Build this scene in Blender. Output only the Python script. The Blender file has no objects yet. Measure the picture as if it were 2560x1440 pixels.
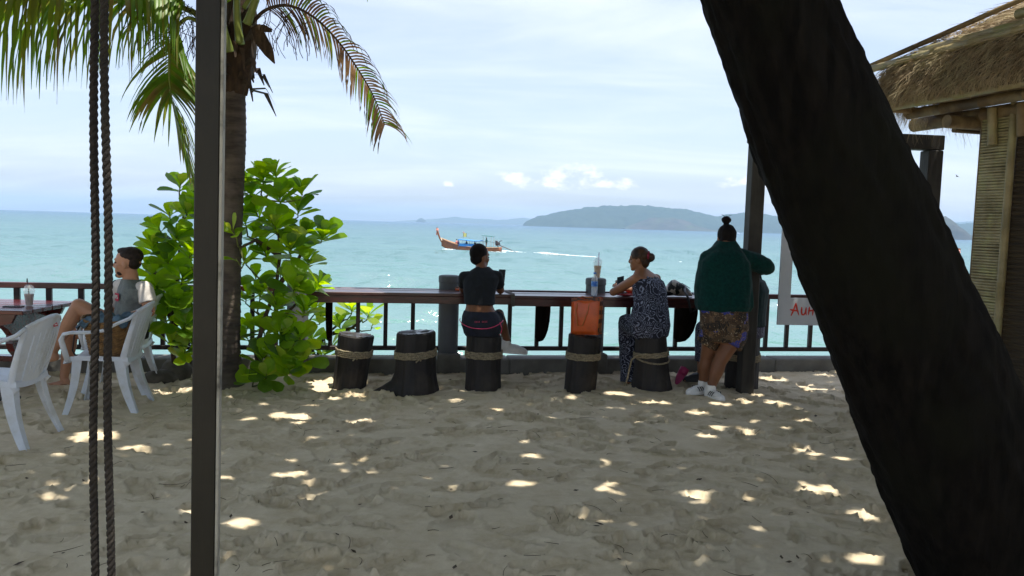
import bpy, bmesh, math, random
import numpy as np
from mathutils import Vector, Matrix, Euler, noise

random.seed(7)
RNG = np.random.default_rng(7)
SC = bpy.context.scene
COL = SC.collection
rad = math.radians

# ------------------------------------------------------------------ camera
EYE = Vector((0.0, 0.0, 1.55))
FPX = 2000.0
PITCH = math.atan(158.3 / FPX)
ROLL = math.atan(0.0302)
_f = Vector((0, math.cos(PITCH), -math.sin(PITCH)))
_u0 = Vector((0, math.sin(PITCH), math.cos(PITCH)))
_r0 = Vector((1, 0, 0))
CR = _r0 * math.cos(ROLL) + _u0 * math.sin(ROLL)
CU = _u0 * math.cos(ROLL) - _r0 * math.sin(ROLL)
cam_data = bpy.data.cameras.new('camera')
cam_data.sensor_width = 36.0
cam_data.lens = FPX / 2560.0 * 36.0
cam_data.clip_start = 0.05
cam_data.clip_end = 30000
cam = bpy.data.objects.new('camera', cam_data)
COL.objects.link(cam)
M4 = Matrix.Identity(4)
for i in range(3):
    M4[i][0], M4[i][1], M4[i][2], M4[i][3] = CR[i], CU[i], -_f[i], EYE[i]
cam.matrix_world = M4
SC.camera = cam

# ------------------------------------------------------------------ light, sky, exposure
SUN_DIR = Vector((0.22, -0.16, 0.95)).normalized()
sun_data = bpy.data.lights.new('sun', 'SUN')
sun_data.energy = 3.4
sun_data.angle = rad(0.53)
sun_data.color = (1.0, 0.95, 0.86)
sun = bpy.data.objects.new('sun', sun_data)
COL.objects.link(sun)
sun.rotation_euler = SUN_DIR.to_track_quat('Z', 'Y').to_euler()
sun.location = SUN_DIR * 60

SC.view_settings.view_transform = 'Standard'
SC.view_settings.look = 'None'
SC.view_settings.gamma = 1.0
SC.view_settings.use_curve_mapping = False
SC.view_settings.exposure = 1.14

W = bpy.data.worlds.new('World')
SC.world = W
W.use_nodes = True
SKY_STRENGTH = 0.085


def build_world():
    nt = W.node_tree
    nt.nodes.clear()
    N, L = nt.nodes.new, nt.links.new
    out = N('ShaderNodeOutputWorld')
    bg = N('ShaderNodeBackground')
    bg.inputs['Strength'].default_value = SKY_STRENGTH
    sky = N('ShaderNodeTexSky')
    sky.sky_type = 'NISHITA'
    sky.sun_disc = False
    sky.sun_elevation = math.asin(SUN_DIR.z)
    sky.sun_rotation = math.atan2(SUN_DIR.x, SUN_DIR.y)
    sky.air_density = 1.0
    sky.dust_density = 1.6
    sky.ozone_density = 1.6
    tc = N('ShaderNodeTexCoord')
    sep = N('ShaderNodeSeparateXYZ')
    L(tc.outputs['Generated'], sep.inputs[0])

    def m(op, a, b=None, c=None):
        n = N('ShaderNodeMath')
        n.operation = op
        for i, x in enumerate((a, b, c)):
            if x is None:
                continue
            if isinstance(x, (int, float)):
                n.inputs[i].default_value = x
            else:
                L(x, n.inputs[i])
        return n.outputs[0]
    X, Y, Z = sep.outputs
    zz = m('ADD', m('MAXIMUM', Z, 0.0), 0.16)
    comb = N('ShaderNodeCombineXYZ')
    L(m('DIVIDE', X, zz), comb.inputs[0])
    L(m('DIVIDE', Y, zz), comb.inputs[1])
    mp = N('ShaderNodeMapping')
    mp.inputs['Rotation'].default_value = (0, 0, 0.5)
    mp.inputs['Scale'].default_value = (0.42, 1.1, 1)
    L(comb.outputs[0], mp.inputs[0])
    nz = N('ShaderNodeTexNoise')
    nz.inputs['Scale'].default_value = 1.5
    nz.inputs['Detail'].default_value = 8
    nz.inputs['Roughness'].default_value = 0.58
    nz.inputs['Distortion'].default_value = 0.5
    L(mp.outputs[0], nz.inputs['Vector'])
    r1 = N('ShaderNodeMapRange')
    r1.interpolation_type = 'SMOOTHSTEP'
    r1.inputs['From Min'].default_value = 0.36
    r1.inputs['From Max'].default_value = 0.80
    r1.inputs['To Max'].default_value = 0.50
    L(nz.outputs['Fac'], r1.inputs['Value'])
    # a hazy white veil everywhere plus the streaks
    veil = m('ADD', r1.outputs[0], 0.34)
    mix1 = N('ShaderNodeMix')
    mix1.data_type = 'RGBA'
    L(veil, mix1.inputs['Factor'])
    L(sky.outputs[0], mix1.inputs['A'])
    mix1.inputs['B'].default_value = (6.1, 6.5, 7.9, 1)
    # small fair weather cumulus low over the islands
    el = m('ARCSINE', Z)
    az = m('ARCTAN2', X, Y)
    n2 = N('ShaderNodeTexNoise')
    n2.inputs['Scale'].default_value = 1.0
    n2.inputs['Detail'].default_value = 7
    n2.inputs['Roughness'].default_value = 0.62
    c2 = N('ShaderNodeCombineXYZ')
    L(m('MULTIPLY', az, 34.0), c2.inputs[0])
    L(m('MULTIPLY', el, 62.0), c2.inputs[1])
    L(c2.outputs[0], n2.inputs['Vector'])
    # flat bases, billowing tops
    puffs = None
    for a0, e0, wa, we in ((0.004, 0.055, 0.034, 0.0145), (0.068, 0.056, 0.046, 0.0215), (0.128, 0.053, 0.036, 0.010),
                           (-0.083, 0.047, 0.011, 0.006), (0.30, 0.058, 0.05, 0.013), (-0.75, 0.055, 0.06, 0.012), (0.9, 0.06, 0.08, 0.014),
                           (1.9, 0.07, 0.1, 0.016), (-1.6, 0.06, 0.1, 0.015), (3.0, 0.06, 0.12, 0.015), (-2.6, 0.065, 0.1, 0.014)):
        da = m('DIVIDE', m('SUBTRACT', az, a0), wa)
        de = m('DIVIDE', m('SUBTRACT', el, e0), we)
        below = m('MULTIPLY', m('LESS_THAN', de, 0.0), 1.3)
        d2 = m('ADD', m('MULTIPLY', da, da), m('MULTIPLY', m('MULTIPLY', de, de), m('ADD', 1.0, below)))
        w = m('SUBTRACT', 1.0, d2)
        puffs = w if puffs is None else m('MAXIMUM', puffs, w)
    fac = m('ADD', m('MULTIPLY', m('MAXIMUM', puffs, -1.0), 0.42), m('MULTIPLY', m('SUBTRACT', n2.outputs['Fac'], 0.5), 2.1))
    r2 = N('ShaderNodeMapRange')
    r2.interpolation_type = 'SMOOTHSTEP'
    r2.inputs['From Min'].default_value = 0.06
    r2.inputs['From Max'].default_value = 0.80
    r2.inputs['To Max'].default_value = 0.90
    L(fac, r2.inputs['Value'])
    mix2 = N('ShaderNodeMix')
    mix2.data_type = 'RGBA'
    L(r2.outputs[0], mix2.inputs['Factor'])
    L(mix1.outputs['Result'], mix2.inputs['A'])
    mix2.inputs['B'].default_value = (9.6, 9.0, 9.3, 1)
    L(mix2.outputs['Result'], bg.inputs['Color'])
    L(bg.outputs[0], out.inputs['Surface'])


build_world()
SC.cycles.volume_bounces = 0
SC.cycles.max_bounces = 8
SC.cycles.diffuse_bounces = 4
SC.cycles.transparent_max_bounces = 12
SC.cycles.use_denoising = True
SC.cycles.caustics_reflective = False
SC.cycles.caustics_refractive = False


# ------------------------------------------------------------------ pixel helpers (photo pixels -> points in the place)
def ray(px, py):
    return _f + CR * ((px - 1280) / FPX) + CU * ((720 - py) / FPX)


def P(px, py, Y):
    d = ray(px, py)
    return EYE + d * (Y / d.y)


def G(px, py, z=0.0):
    d = ray(px, py)
    return EYE + d * ((z - EYE.z) / d.z)


# wall frame: s along the wall, n out to sea
WB = Vector((0.0, 8.29, 0.0))
WU = Vector((0.985, 0.1726, 0)).normalized()
WN = Vector((-WU.y, WU.x, 0))
WROT = Matrix.Rotation(math.atan2(WU.y, WU.x), 3, 'Z')


def WP(s, n, z):
    return WB + WU * s + WN * n + Vector((0, 0, z))


def WX(px, py, n):
    d = ray(px, py)
    t = ((WB + WN * n) - EYE).dot(WN) / d.dot(WN)
    p = EYE + d * t
    return (p - WB).dot(WU), p.z


# ------------------------------------------------------------------ mesh builder
class MB:
    def __init__(self):
        self.v, self.f, self.m, self.mat = [], [], [], 0

    def add(self, vs, fs):
        o = len(self.v)
        self.v.extend(tuple(x) for x in vs)
        self.f.extend(tuple(i + o for i in q) for q in fs)
        self.m.extend([self.mat] * len(fs))

    def box(self, c, size, rot=None, bev=0.0):
        c = Vector(c)
        h = [x / 2 for x in size]
        b = min(bev, min(h) * 0.9)
        R = rot if rot is not None else Matrix.Identity(3)
        vs, fs = [], []
        if b <= 0:
            for sx in (-1, 1):
                for sy in (-1, 1):
                    for sz in (-1, 1):
                        vs.append(c + R @ Vector((sx * h[0], sy * h[1], sz * h[2])))
            fs = [(0, 1, 3, 2), (4, 6, 7, 5), (0, 4, 5, 1), (2, 3, 7, 6), (0, 2, 6, 4), (1, 5, 7, 3)]
            self.add(vs, fs)
            return
        idx = {}
        for sx in (-1, 1):
            for sy in (-1, 1):
                for sz in (-1, 1):
                    s = (sx, sy, sz)
                    for a in range(3):
                        p = [s[k] * (h[k] - (0 if k == a else b)) for k in range(3)]
                        idx[(s, a)] = len(vs)
                        vs.append(c + R @ Vector(p))
        for a in range(3):
            o1, o2 = (a + 1) % 3, (a + 2) % 3
            for sg in (-1, 1):
                q = []
                for t1, t2 in ((-1, -1), (1, -1), (1, 1), (-1, 1)):
                    s = [0, 0, 0]
                    s[a], s[o1], s[o2] = sg, t1, t2
                    q.append(idx[(tuple(s), a)])
                fs.append(tuple(q if sg > 0 else q[::-1]))
            for s1 in (-1, 1):
                for s2 in (-1, 1):
                    A, B = [0] * 3, [0] * 3
                    A[a], B[a] = -1, 1
                    A[o1] = B[o1] = s1
                    A[o2] = B[o2] = s2
                    A, B = tuple(A), tuple(B)
                    q = [idx[(A, o1)], idx[(B, o1)], idx[(B, o2)], idx[(A, o2)]]
                    fs.append(tuple(q if s1 * s2 > 0 else q[::-1]))
        for s in [(x, y, z) for x in (-1, 1) for y in (-1, 1) for z in (-1, 1)]:
            q = [idx[(s, 0)], idx[(s, 1)], idx[(s, 2)]]
            fs.append(tuple(q if s[0] * s[1] * s[2] > 0 else q[::-1]))
        self.add(vs, fs)

    def rings(self, rings, cap=True, closed=False):
        n = len(rings[0])
        vs = [p for r_ in rings for p in r_]
        fs = []
        k = len(rings)
        for i in range(k if closed else k - 1):
            a, b = i * n, ((i + 1) % k) * n
            for j in range(n):
                j2 = (j + 1) % n
                fs.append((a + j, a + j2, b + j2, b + j))
        if cap and not closed:
            fs.append(tuple(range(n))[::-1])
            fs.append(tuple(range((k - 1) * n, k * n)))
        self.add(vs, fs)

    def tube(self, pts, radii, seg=8, cap=True, closed=False, up=None):
        pts = [Vector(p) for p in pts]
        if isinstance(radii, (int, float)):
            radii = [radii] * len(pts)
        n = len(pts)
        T = []
        for i in range(n):
            if closed:
                t = pts[(i + 1) % n] - pts[i - 1]
            else:
                t = pts[min(i + 1, n - 1)] - pts[max(i - 1, 0)]
            T.append(t.normalized() if t.length > 1e-9 else Vector((0, 0, 1)))
        x = Vector(up) if up is not None else (Vector((1, 0, 0)) if abs(T[0].x) < 0.8 else Vector((0, 1, 0)))
        rings = []
        for i in range(n):
            x = x - T[i] * x.dot(T[i])
            if x.length < 1e-6:
                x = T[i].orthogonal()
            x.normalize()
            y = T[i].cross(x)
            r_ = radii[i]
            rx, ry = r_ if isinstance(r_, (tuple, list)) else (r_, r_)
            rings.append([pts[i] + x * (rx * math.cos(2 * math.pi * k / seg)) + y * (ry * math.sin(2 * math.pi * k / seg)) for k in range(seg)])
        self.rings(rings, cap, closed)

    def lathe(self, prof, c=(0, 0, 0), seg=16, cap=True):
        c = Vector(c)
        self.rings([[c + Vector((r_ * math.cos(2 * math.pi * k / seg), r_ * math.sin(2 * math.pi * k / seg), z)) for k in range(seg)] for r_, z in prof], cap)

    def prism(self, poly, vec):
        poly = [Vector(p) for p in poly]
        vec = Vector(vec)
        n = len(poly)
        vs = poly + [p + vec for p in poly]
        fs = [tuple(range(n))[::-1], tuple(range(n, 2 * n))]
        for i in range(n):
            j = (i + 1) % n
            fs.append((i, j, n + j, n + i))
        self.add(vs, fs)

    def grid(self, P2):
        """P2: list of rows of points, open sheet"""
        a, b = len(P2), len(P2[0])
        self.add([p for r_ in P2 for p in r_], [(i * b + j, i * b + j + 1, (i + 1) * b + j + 1, (i + 1) * b + j) for i in range(a - 1) for j in range(b - 1)])

    def ell(self, c, r3, R=None, seg=12, rows=8):
        c = Vector(c)
        R = R if R is not None else Matrix.Identity(3)
        rings = []
        for i in range(1, rows):
            t = math.pi * i / rows
            rings.append([c + R @ Vector((r3[0] * math.sin(t) * math.cos(2 * math.pi * k / seg), r3[1] * math.sin(t) * math.sin(2 * math.pi * k / seg), -r3[2] * math.cos(t))) for k in range(seg)])
        vs = [p for r_ in rings for p in r_]
        n = len(rings)
        fs = [(i * seg + j, i * seg + (j + 1) % seg, (i + 1) * seg + (j + 1) % seg, (i + 1) * seg + j) for i in range(n - 1) for j in range(seg)]
        vs += [c - R @ Vector((0, 0, r3[2])), c + R @ Vector((0, 0, r3[2]))]
        a, b = len(vs) - 2, len(vs) - 1
        fs += [(a, (j + 1) % seg, j) for j in range(seg)] + [(b, (n - 1) * seg + j, (n - 1) * seg + (j + 1) % seg) for j in range(seg)]
        self.add(vs, fs)

    def cap2(self, a, b, ra, rb, seg=12):
        """rounded cone from a to b"""
        a, b = Vector(a), Vector(b)
        d = (b - a)
        if d.length < 1e-6:
            self.ell(a, (ra, ra, ra))
            return
        d.normalize()
        pts, rr = [], []
        for t in (-80, -55, -30, 0):
            pts.append(a + d * (ra * math.sin(rad(t))))
            rr.append(ra * math.cos(rad(t)))
        for t in (0, 30, 55, 80):
            pts.append(b + d * (rb * math.sin(rad(t))))
            rr.append(rb * math.cos(rad(t)))
        self.tube(pts, rr, seg)

    def mesh(self, name, mats, smooth=None, recalc=False, base=None):
        me = bpy.data.meshes.new(name)
        vs = self.v
        if base is not None:
            vs = [(p[0] - base[0], p[1] - base[1], p[2] - base[2]) for p in vs]
        me.from_pydata(vs, [], self.f)
        for mt in (mats if isinstance(mats, (list, tuple)) else [mats]):
            me.materials.append(mt)
        if any(self.m):
            me.polygons.foreach_set('material_index', self.m)
        if recalc:
            bm = bmesh.new()
            bm.from_mesh(me)
            bmesh.ops.recalc_face_normals(bm, faces=bm.faces)
            bm.to_mesh(me)
            bm.free()
        me.update()
        if smooth is not None:
            me.shade_smooth()
            if smooth < 180:
                me.set_sharp_from_angle(angle=rad(smooth))
        return me

    def build(self, name, mats, parent=None, smooth=None, recalc=False, **kw):
        base = base_of(parent)
        me = self.mesh(name, mats, smooth, recalc, base)
        return link(name, me, parent, **kw)


def base_of(parent):
    """world offset of a parent chain (things built in world coordinates have pure translations)"""
    if parent is None:
        return None
    b = Vector((0, 0, 0))
    p = parent
    while p is not None:
        b += p.location
        p = p.parent
    return b


def link(name, me, parent=None, label=None, cat=None, group=None, kind=None):
    o = bpy.data.objects.new(name, me)
    COL.objects.link(o)
    if parent is not None:
        o.parent = parent
    tag(o, label, cat, group, kind)
    return o


def tag(o, label=None, cat=None, group=None, kind=None):
    for k, v_ in (('label', label), ('category', cat), ('group', group), ('kind', kind)):
        if v_:
            o[k] = v_
    return o


def thing(name, label, cat, loc=(0, 0, 0), group=None, rz=0.0):
    o = bpy.data.objects.new(name, None)
    o.empty_display_size = 0.1
    COL.objects.link(o)
    o.location = loc
    o.rotation_euler = (0, 0, rz)
    return tag(o, label, cat, group)


def copy_tree(o, parent=None):
    c = o.copy()
    COL.objects.link(c)
    if parent is not None:
        c.parent = parent
    for ch in list(o.children):
        copy_tree(ch, c)
    return c


# ------------------------------------------------------------------ materials
def lin(h):
    h = h.lstrip('#')
    o = []
    for i in (0, 2, 4):
        c = int(h[i:i + 2], 16) / 255
        o.append(c / 12.92 if c <= 0.04045 else ((c + 0.055) / 1.055) ** 2.4)
    return tuple(o)


def M(name, c1, c2=None, rough=0.6, scale=8.0, stretch=(1, 1, 1), detail=6.0, lo=0.35, hi=0.65, bump=0.0, bscale=None, bstretch=None,
      spec=0.5, transl=0.0, coat=0.0, metal=0.0, c3=None, s3=2.0, alpha=None, rvar=0.0, coord='Object', sheen=0.0, nrough=0.6):
    mt = bpy.data.materials.new(name)
    mt.use_nodes = True
    nt = mt.node_tree
    N, L = nt.nodes.new, nt.links.new
    bs = nt.nodes['Principled BSDF']
    bs.inputs['Roughness'].default_value = rough
    bs.inputs['Specular IOR Level'].default_value = spec
    bs.inputs['Metallic'].default_value = metal
    bs.inputs['Coat Weight'].default_value = coat
    bs.inputs['Coat Roughness'].default_value = 0.12
    bs.inputs['Sheen Weight'].default_value = sheen
    tc = N('ShaderNodeTexCoord')

    def noise(sc_, st, det):
        mp = N('ShaderNodeMapping')
        mp.inputs['Scale'].default_value = st
        L(tc.outputs[coord], mp.inputs[0])
        nz = N('ShaderNodeTexNoise')
        nz.inputs['Scale'].default_value = sc_
        nz.inputs['Detail'].default_value = det
        nz.inputs['Roughness'].default_value = nrough
        L(mp.outputs[0], nz.inputs['Vector'])
        return nz.outputs['Fac']
    col = None
    if c2 is not None:
        fac = noise(scale, stretch, detail)
        rp = N('ShaderNodeMapRange')
        rp.inputs['From Min'].default_value = lo
        rp.inputs['From Max'].default_value = hi
        L(fac, rp.inputs['Value'])
        mx = N('ShaderNodeMix')
        mx.data_type = 'RGBA'
        L(rp.outputs[0], mx.inputs['Factor'])
        mx.inputs['A'].default_value = (*c1, 1)
        mx.inputs['B'].default_value = (*c2, 1)
        col = mx.outputs['Result']
        if c3 is not None:
            f3 = noise(s3, (1, 1, 1), 4)
            r3 = N('ShaderNodeMapRange')
            r3.inputs['From Min'].default_value = 0.48
            r3.inputs['From Max'].default_value = 0.68
            L(f3, r3.inputs['Value'])
            m3 = N('ShaderNodeMix')
            m3.data_type = 'RGBA'
            L(r3.outputs[0], m3.inputs['Factor'])
            L(col, m3.inputs['A'])
            m3.inputs['B'].default_value = (*c3, 1)
            col = m3.outputs['Result']
        L(col, bs.inputs['Base Color'])
        if rvar:
            rr = N('ShaderNodeMapRange')
            rr.inputs['To Min'].default_value = max(0.02, rough - rvar)
            rr.inputs['To Max'].default_value = rough + rvar
            L(fac, rr.inputs['Value'])
            L(rr.outputs[0], bs.inputs['Roughness'])
    else:
        bs.inputs['Base Color'].default_value = (*c1, 1)
    if bump:
        bf = noise(bscale or scale * 2, bstretch or stretch, 8)
        bn = N('ShaderNodeBump')
        bn.inputs['Strength'].default_value = min(1.0, bump)
        bn.inputs['Distance'].default_value = 0.01 * max(1.0, bump)
        L(bf, bn.inputs['Height'])
        L(bn.outputs[0], bs.inputs['Normal'])
    if transl:
        tr = N('ShaderNodeBsdfTranslucent')
        if col is not None:
            hs = N('ShaderNodeHueSaturation')
            hs.inputs['Hue'].default_value = 0.475
            hs.inputs['Saturation'].default_value = 1.15
            hs.inputs['Value'].default_value = 2.2
            L(col, hs.inputs['Color'])
            L(hs.outputs[0], tr.inputs['Color'])
        else:
            tr.inputs['Color'].default_value = (*[min(1, x * 2.0) for x in c1], 1)
        ms = N('ShaderNodeMixShader')
        ms.inputs[0].default_value = transl
        L(bs.outputs[0], ms.inputs[1])
        L(tr.outputs[0], ms.inputs[2])
        L(ms.outputs[0], nt.nodes['Material Output'].inputs['Surface'])
    return mt


def glass(name, col, rough=0.05, alpha=0.35):
    """thin clear plastic: mostly transparent with a glossy skin"""
    mt = bpy.data.materials.new(name)
    mt.use_nodes = True
    nt = mt.node_tree
    bs = nt.nodes['Principled BSDF']
    bs.inputs['Base Color'].default_value = (*col, 1)
    bs.inputs['Roughness'].default_value = rough
    bs.inputs['Alpha'].default_value = alpha
    return mt


def vnoise(shape, cells, rng):
    """smooth value noise array of `shape`, `cells`=(cy,cx) lattice cells"""
    gy, gx = int(cells[0]) + 3, int(cells[1]) + 3
    g = rng.random((gy, gx)) * 2 - 1
    y = np.linspace(0, cells[0], shape[0])
    x = np.linspace(0, cells[1], shape[1])
    yi, xi = y.astype(int), x.astype(int)
    fy, fx = y - yi, x - xi
    fy, fx = fy * fy * (3 - 2 * fy), fx * fx * (3 - 2 * fx)
    a = g[yi][:, xi] * (1 - fx) + g[yi][:, xi + 1] * fx
    b = g[yi + 1][:, xi] * (1 - fx) + g[yi + 1][:, xi + 1] * fx
    return a * (1 - fy)[:, None] + b * fy[:, None]


def np_mesh(name, co, quads, mats, smooth=True):
    me = bpy.data.meshes.new(name)
    co = np.asarray(co, dtype=np.float32)
    quads = np.asarray(quads, dtype=np.int32)
    k = quads.shape[1]
    me.vertices.add(len(co))
    me.vertices.foreach_set('co', co.ravel())
    me.loops.add(quads.size)
    me.loops.foreach_set('vertex_index', quads.ravel())
    me.polygons.add(len(quads))
    me.polygons.foreach_set('loop_start', np.arange(0, quads.size, k, dtype=np.int32))
    me.polygons.foreach_set('loop_total', np.full(len(quads), k, dtype=np.int32))
    me.update(calc_edges=True)
    me.validate()
    for mt in (mats if isinstance(mats, (list, tuple)) else [mats]):
        me.materials.append(mt)
    if smooth:
        me.shade_smooth()
    return me


def grid_quads(a, b):
    i = np.arange(a - 1)[:, None] * b + np.arange(b - 1)[None, :]
    return np.stack([i, i + 1, i + b + 1, i + b], -1).reshape(-1, 4)
# ================================================================== SETTING
SEA_Z = -3.0

# ---- materials of the setting
SAND = M('sand', lin('#e4d5b8'), lin('#bfac89'), rough=0.95, scale=3.2, detail=14, lo=0.32, hi=0.68, bump=0.45, bscale=40, spec=0.15,
         c3=lin('#d8c9ac'), s3=0.9, nrough=.78)
CONC = M('concrete', lin('#7d7a72'), lin('#68665f'), rough=0.85, scale=5, bump=0.4, bscale=40, c3=lin('#57544b'), s3=1.6)
CONC_COL = M('column_concrete', lin('#66696c'), lin('#4d5052'), rough=0.7, scale=4, stretch=(1, 1, .5), bump=0.25, bscale=30, c3=lin('#5c5f60'), s3=2.5)
LACQ = M('lacquered_wood', lin('#4a1c18'), lin('#2c0f0e'), rough=0.34, scale=6, stretch=(0.6, 8, 8), bump=0.12, bscale=20, spec=0.5, coat=0.25)
DARKWOOD = M('dark_wood', lin('#2c1e19'), lin('#1a120f'), rough=0.55, scale=9, stretch=(1, 1, .2), bump=0.3, bscale=30)
TIMBER = M('weathered_timber', lin('#38352f'), lin('#1f1d1a'), rough=0.75, scale=11, stretch=(1, 1, .12), bump=0.5, bscale=26, c3=lin('#48453e'), s3=1.4)


# ---- sand: one displaced sheet, fine where the photo shows it
def build_sand():
    rng = np.random.default_rng(11)
    x0, x1, y0, y1, st = -5.3, 4.6, 2.6, 9.1, 0.0145
    nx, ny = int((x1 - x0) / st), int((y1 - y0) / st)
    X = np.linspace(x0, x1, nx)
    Y = np.linspace(y0, y1, ny)
    Wd, Ht = x1 - x0, y1 - y0
    sh = (ny, nx)
    h = 0.022 * vnoise(sh, (Ht / 1.1, Wd / 1.1), rng) + 0.014 * vnoise(sh, (Ht / .45, Wd / .45), rng)
    # trampled sand: overlapping prints of shoes and bare feet, each a flat floor with a sharp lip
    for k in range(1900):
        cx, cy = rng.uniform(x0, x1), rng.uniform(y0, y1)
        big = rng.random()
        a = rng.uniform(0.09, 0.17) if big < 0.82 else rng.uniform(0.035, 0.08)
        b = a * rng.uniform(0.34, 0.55) if big < 0.82 else a * rng.uniform(.6, 1)
        th = rng.normal(0.15, 0.8) if rng.random() < .6 else rng.uniform(0, math.pi)
        dp = rng.uniform(0.008, 0.028) * (1.0 if big < .75 else .8)
        R = a * 1.55
        i0, i1 = np.searchsorted(Y, cy - R), np.searchsorted(Y, cy + R)
        j0, j1 = np.searchsorted(X, cx - R), np.searchsorted(X, cx + R)
        if i1 - i0 < 2 or j1 - j0 < 2:
            continue
        gx, gy = np.meshgrid(X[j0:j1] - cx, Y[i0:i1] - cy)
        u = gx * math.cos(th) + gy * math.sin(th)
        w = -gx * math.sin(th) + gy * math.cos(th)
        waist = 1 - 0.25 * np.exp(-((u / a + .15) / .3) ** 2)
        d = np.sqrt((u / a) ** 2 + (w / (b * waist)) ** 2) + rng.normal(0, .0) + 0.12 * np.sin(u * 60 + k) * np.sin(w * 75 + k)
        ins = np.clip((1.02 - d) / 0.075, 0, 1)
        rim = np.exp(-((d - 1.12) / 0.14) ** 2)
        tilt = 1 + 0.7 * (u / a) * rng.uniform(-1, 1)
        sub = h[i0:i1, j0:j1]
        flat = sub.mean() + 0.25 * (sub - sub.mean())
        tread = 0.0
        if big < .3:
            tread = 0.0026 * np.sign(np.sin(u * 2 * math.pi / rng.uniform(.018, .03)))
        new = sub * (1 - ins) + (flat - dp * tilt + tread) * ins + rim * dp * rng.uniform(.3, .75) * (1 - ins)
        h[i0:i1, j0:j1] = new
    # crumbs and scuffs between the prints
    rough = np.clip(vnoise(sh, (Ht / .35, Wd / .35), rng), 0, 1)
    h += rough * 0.011 * np.abs(vnoise(sh, (Ht / .05, Wd / .07), rng)) + 0.0028 * vnoise(sh, (Ht / .04, Wd / .05), rng)
    h += 0.0022 * vnoise(sh, (Ht / .02, Wd / .02), rng)
    # fade to level at the borders, slight drift against the wall and under the palm
    gx, gy = np.meshgrid(X, Y)
    e = np.minimum.reduce([gx - x0, x1 - gx, gy - y0])
    h *= 0.82 * np.clip(e / 0.4, 0, 1)
    h += 0.03 * np.exp(-(((gx + 2.6) / .7) ** 2 + ((gy - 7.2) / .5) ** 2))
    n = (gy - 8.29 - 0.1752 * gx)
    h += 0.015 * np.exp(-((n + .1) / .35) ** 2)
    co = np.stack([gx.ravel(), gy.ravel(), h.ravel()], 1)
    # drop the cells well behind the kerb
    q = grid_quads(ny, nx)
    keep = n.ravel()[q[:, 0]] < 0.12
    fine = np_mesh('sand', co, q[keep], SAND)
    bm = bmesh.new()
    bm.from_mesh(fine)
    bmesh.ops.delete(bm, geom=[v for v in bm.verts if not v.link_faces], context='VERTS')

    # outer skirt, joined to the same sheet, to where the land ends
    def quad(a, b, c, d):
        vs = [bm.verts.new((p[0], p[1], -0.002)) for p in (a, b, c, d)]
        f = bm.faces.new(vs)
        f.smooth = True
    yw = lambda x: 8.29 + 0.1752 * x + 0.1
    quad((-40, -30), (40, -30), (40, y0), (-40, y0))
    quad((-40, y0), (x0, y0), (x0, yw(x0)), (-40, yw(-40)))
    quad((x1, y0), (40, y0), (40, yw(40)), (x1, yw(x1)))
    bm.to_mesh(fine)
    bm.free()
    o = link('sand', fine, None, kind='structure')
    o['label'] = 'pale beach sand trampled with footprints in tree shade'
    return X, Y, h


SX, SY, SH = build_sand()


def sand_z(x, y):
    i = int(np.clip(np.searchsorted(SY, y), 0, len(SY) - 1))
    j = int(np.clip(np.searchsorted(SX, x), 0, len(SX) - 1))
    return float(SH[i, j])


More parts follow.
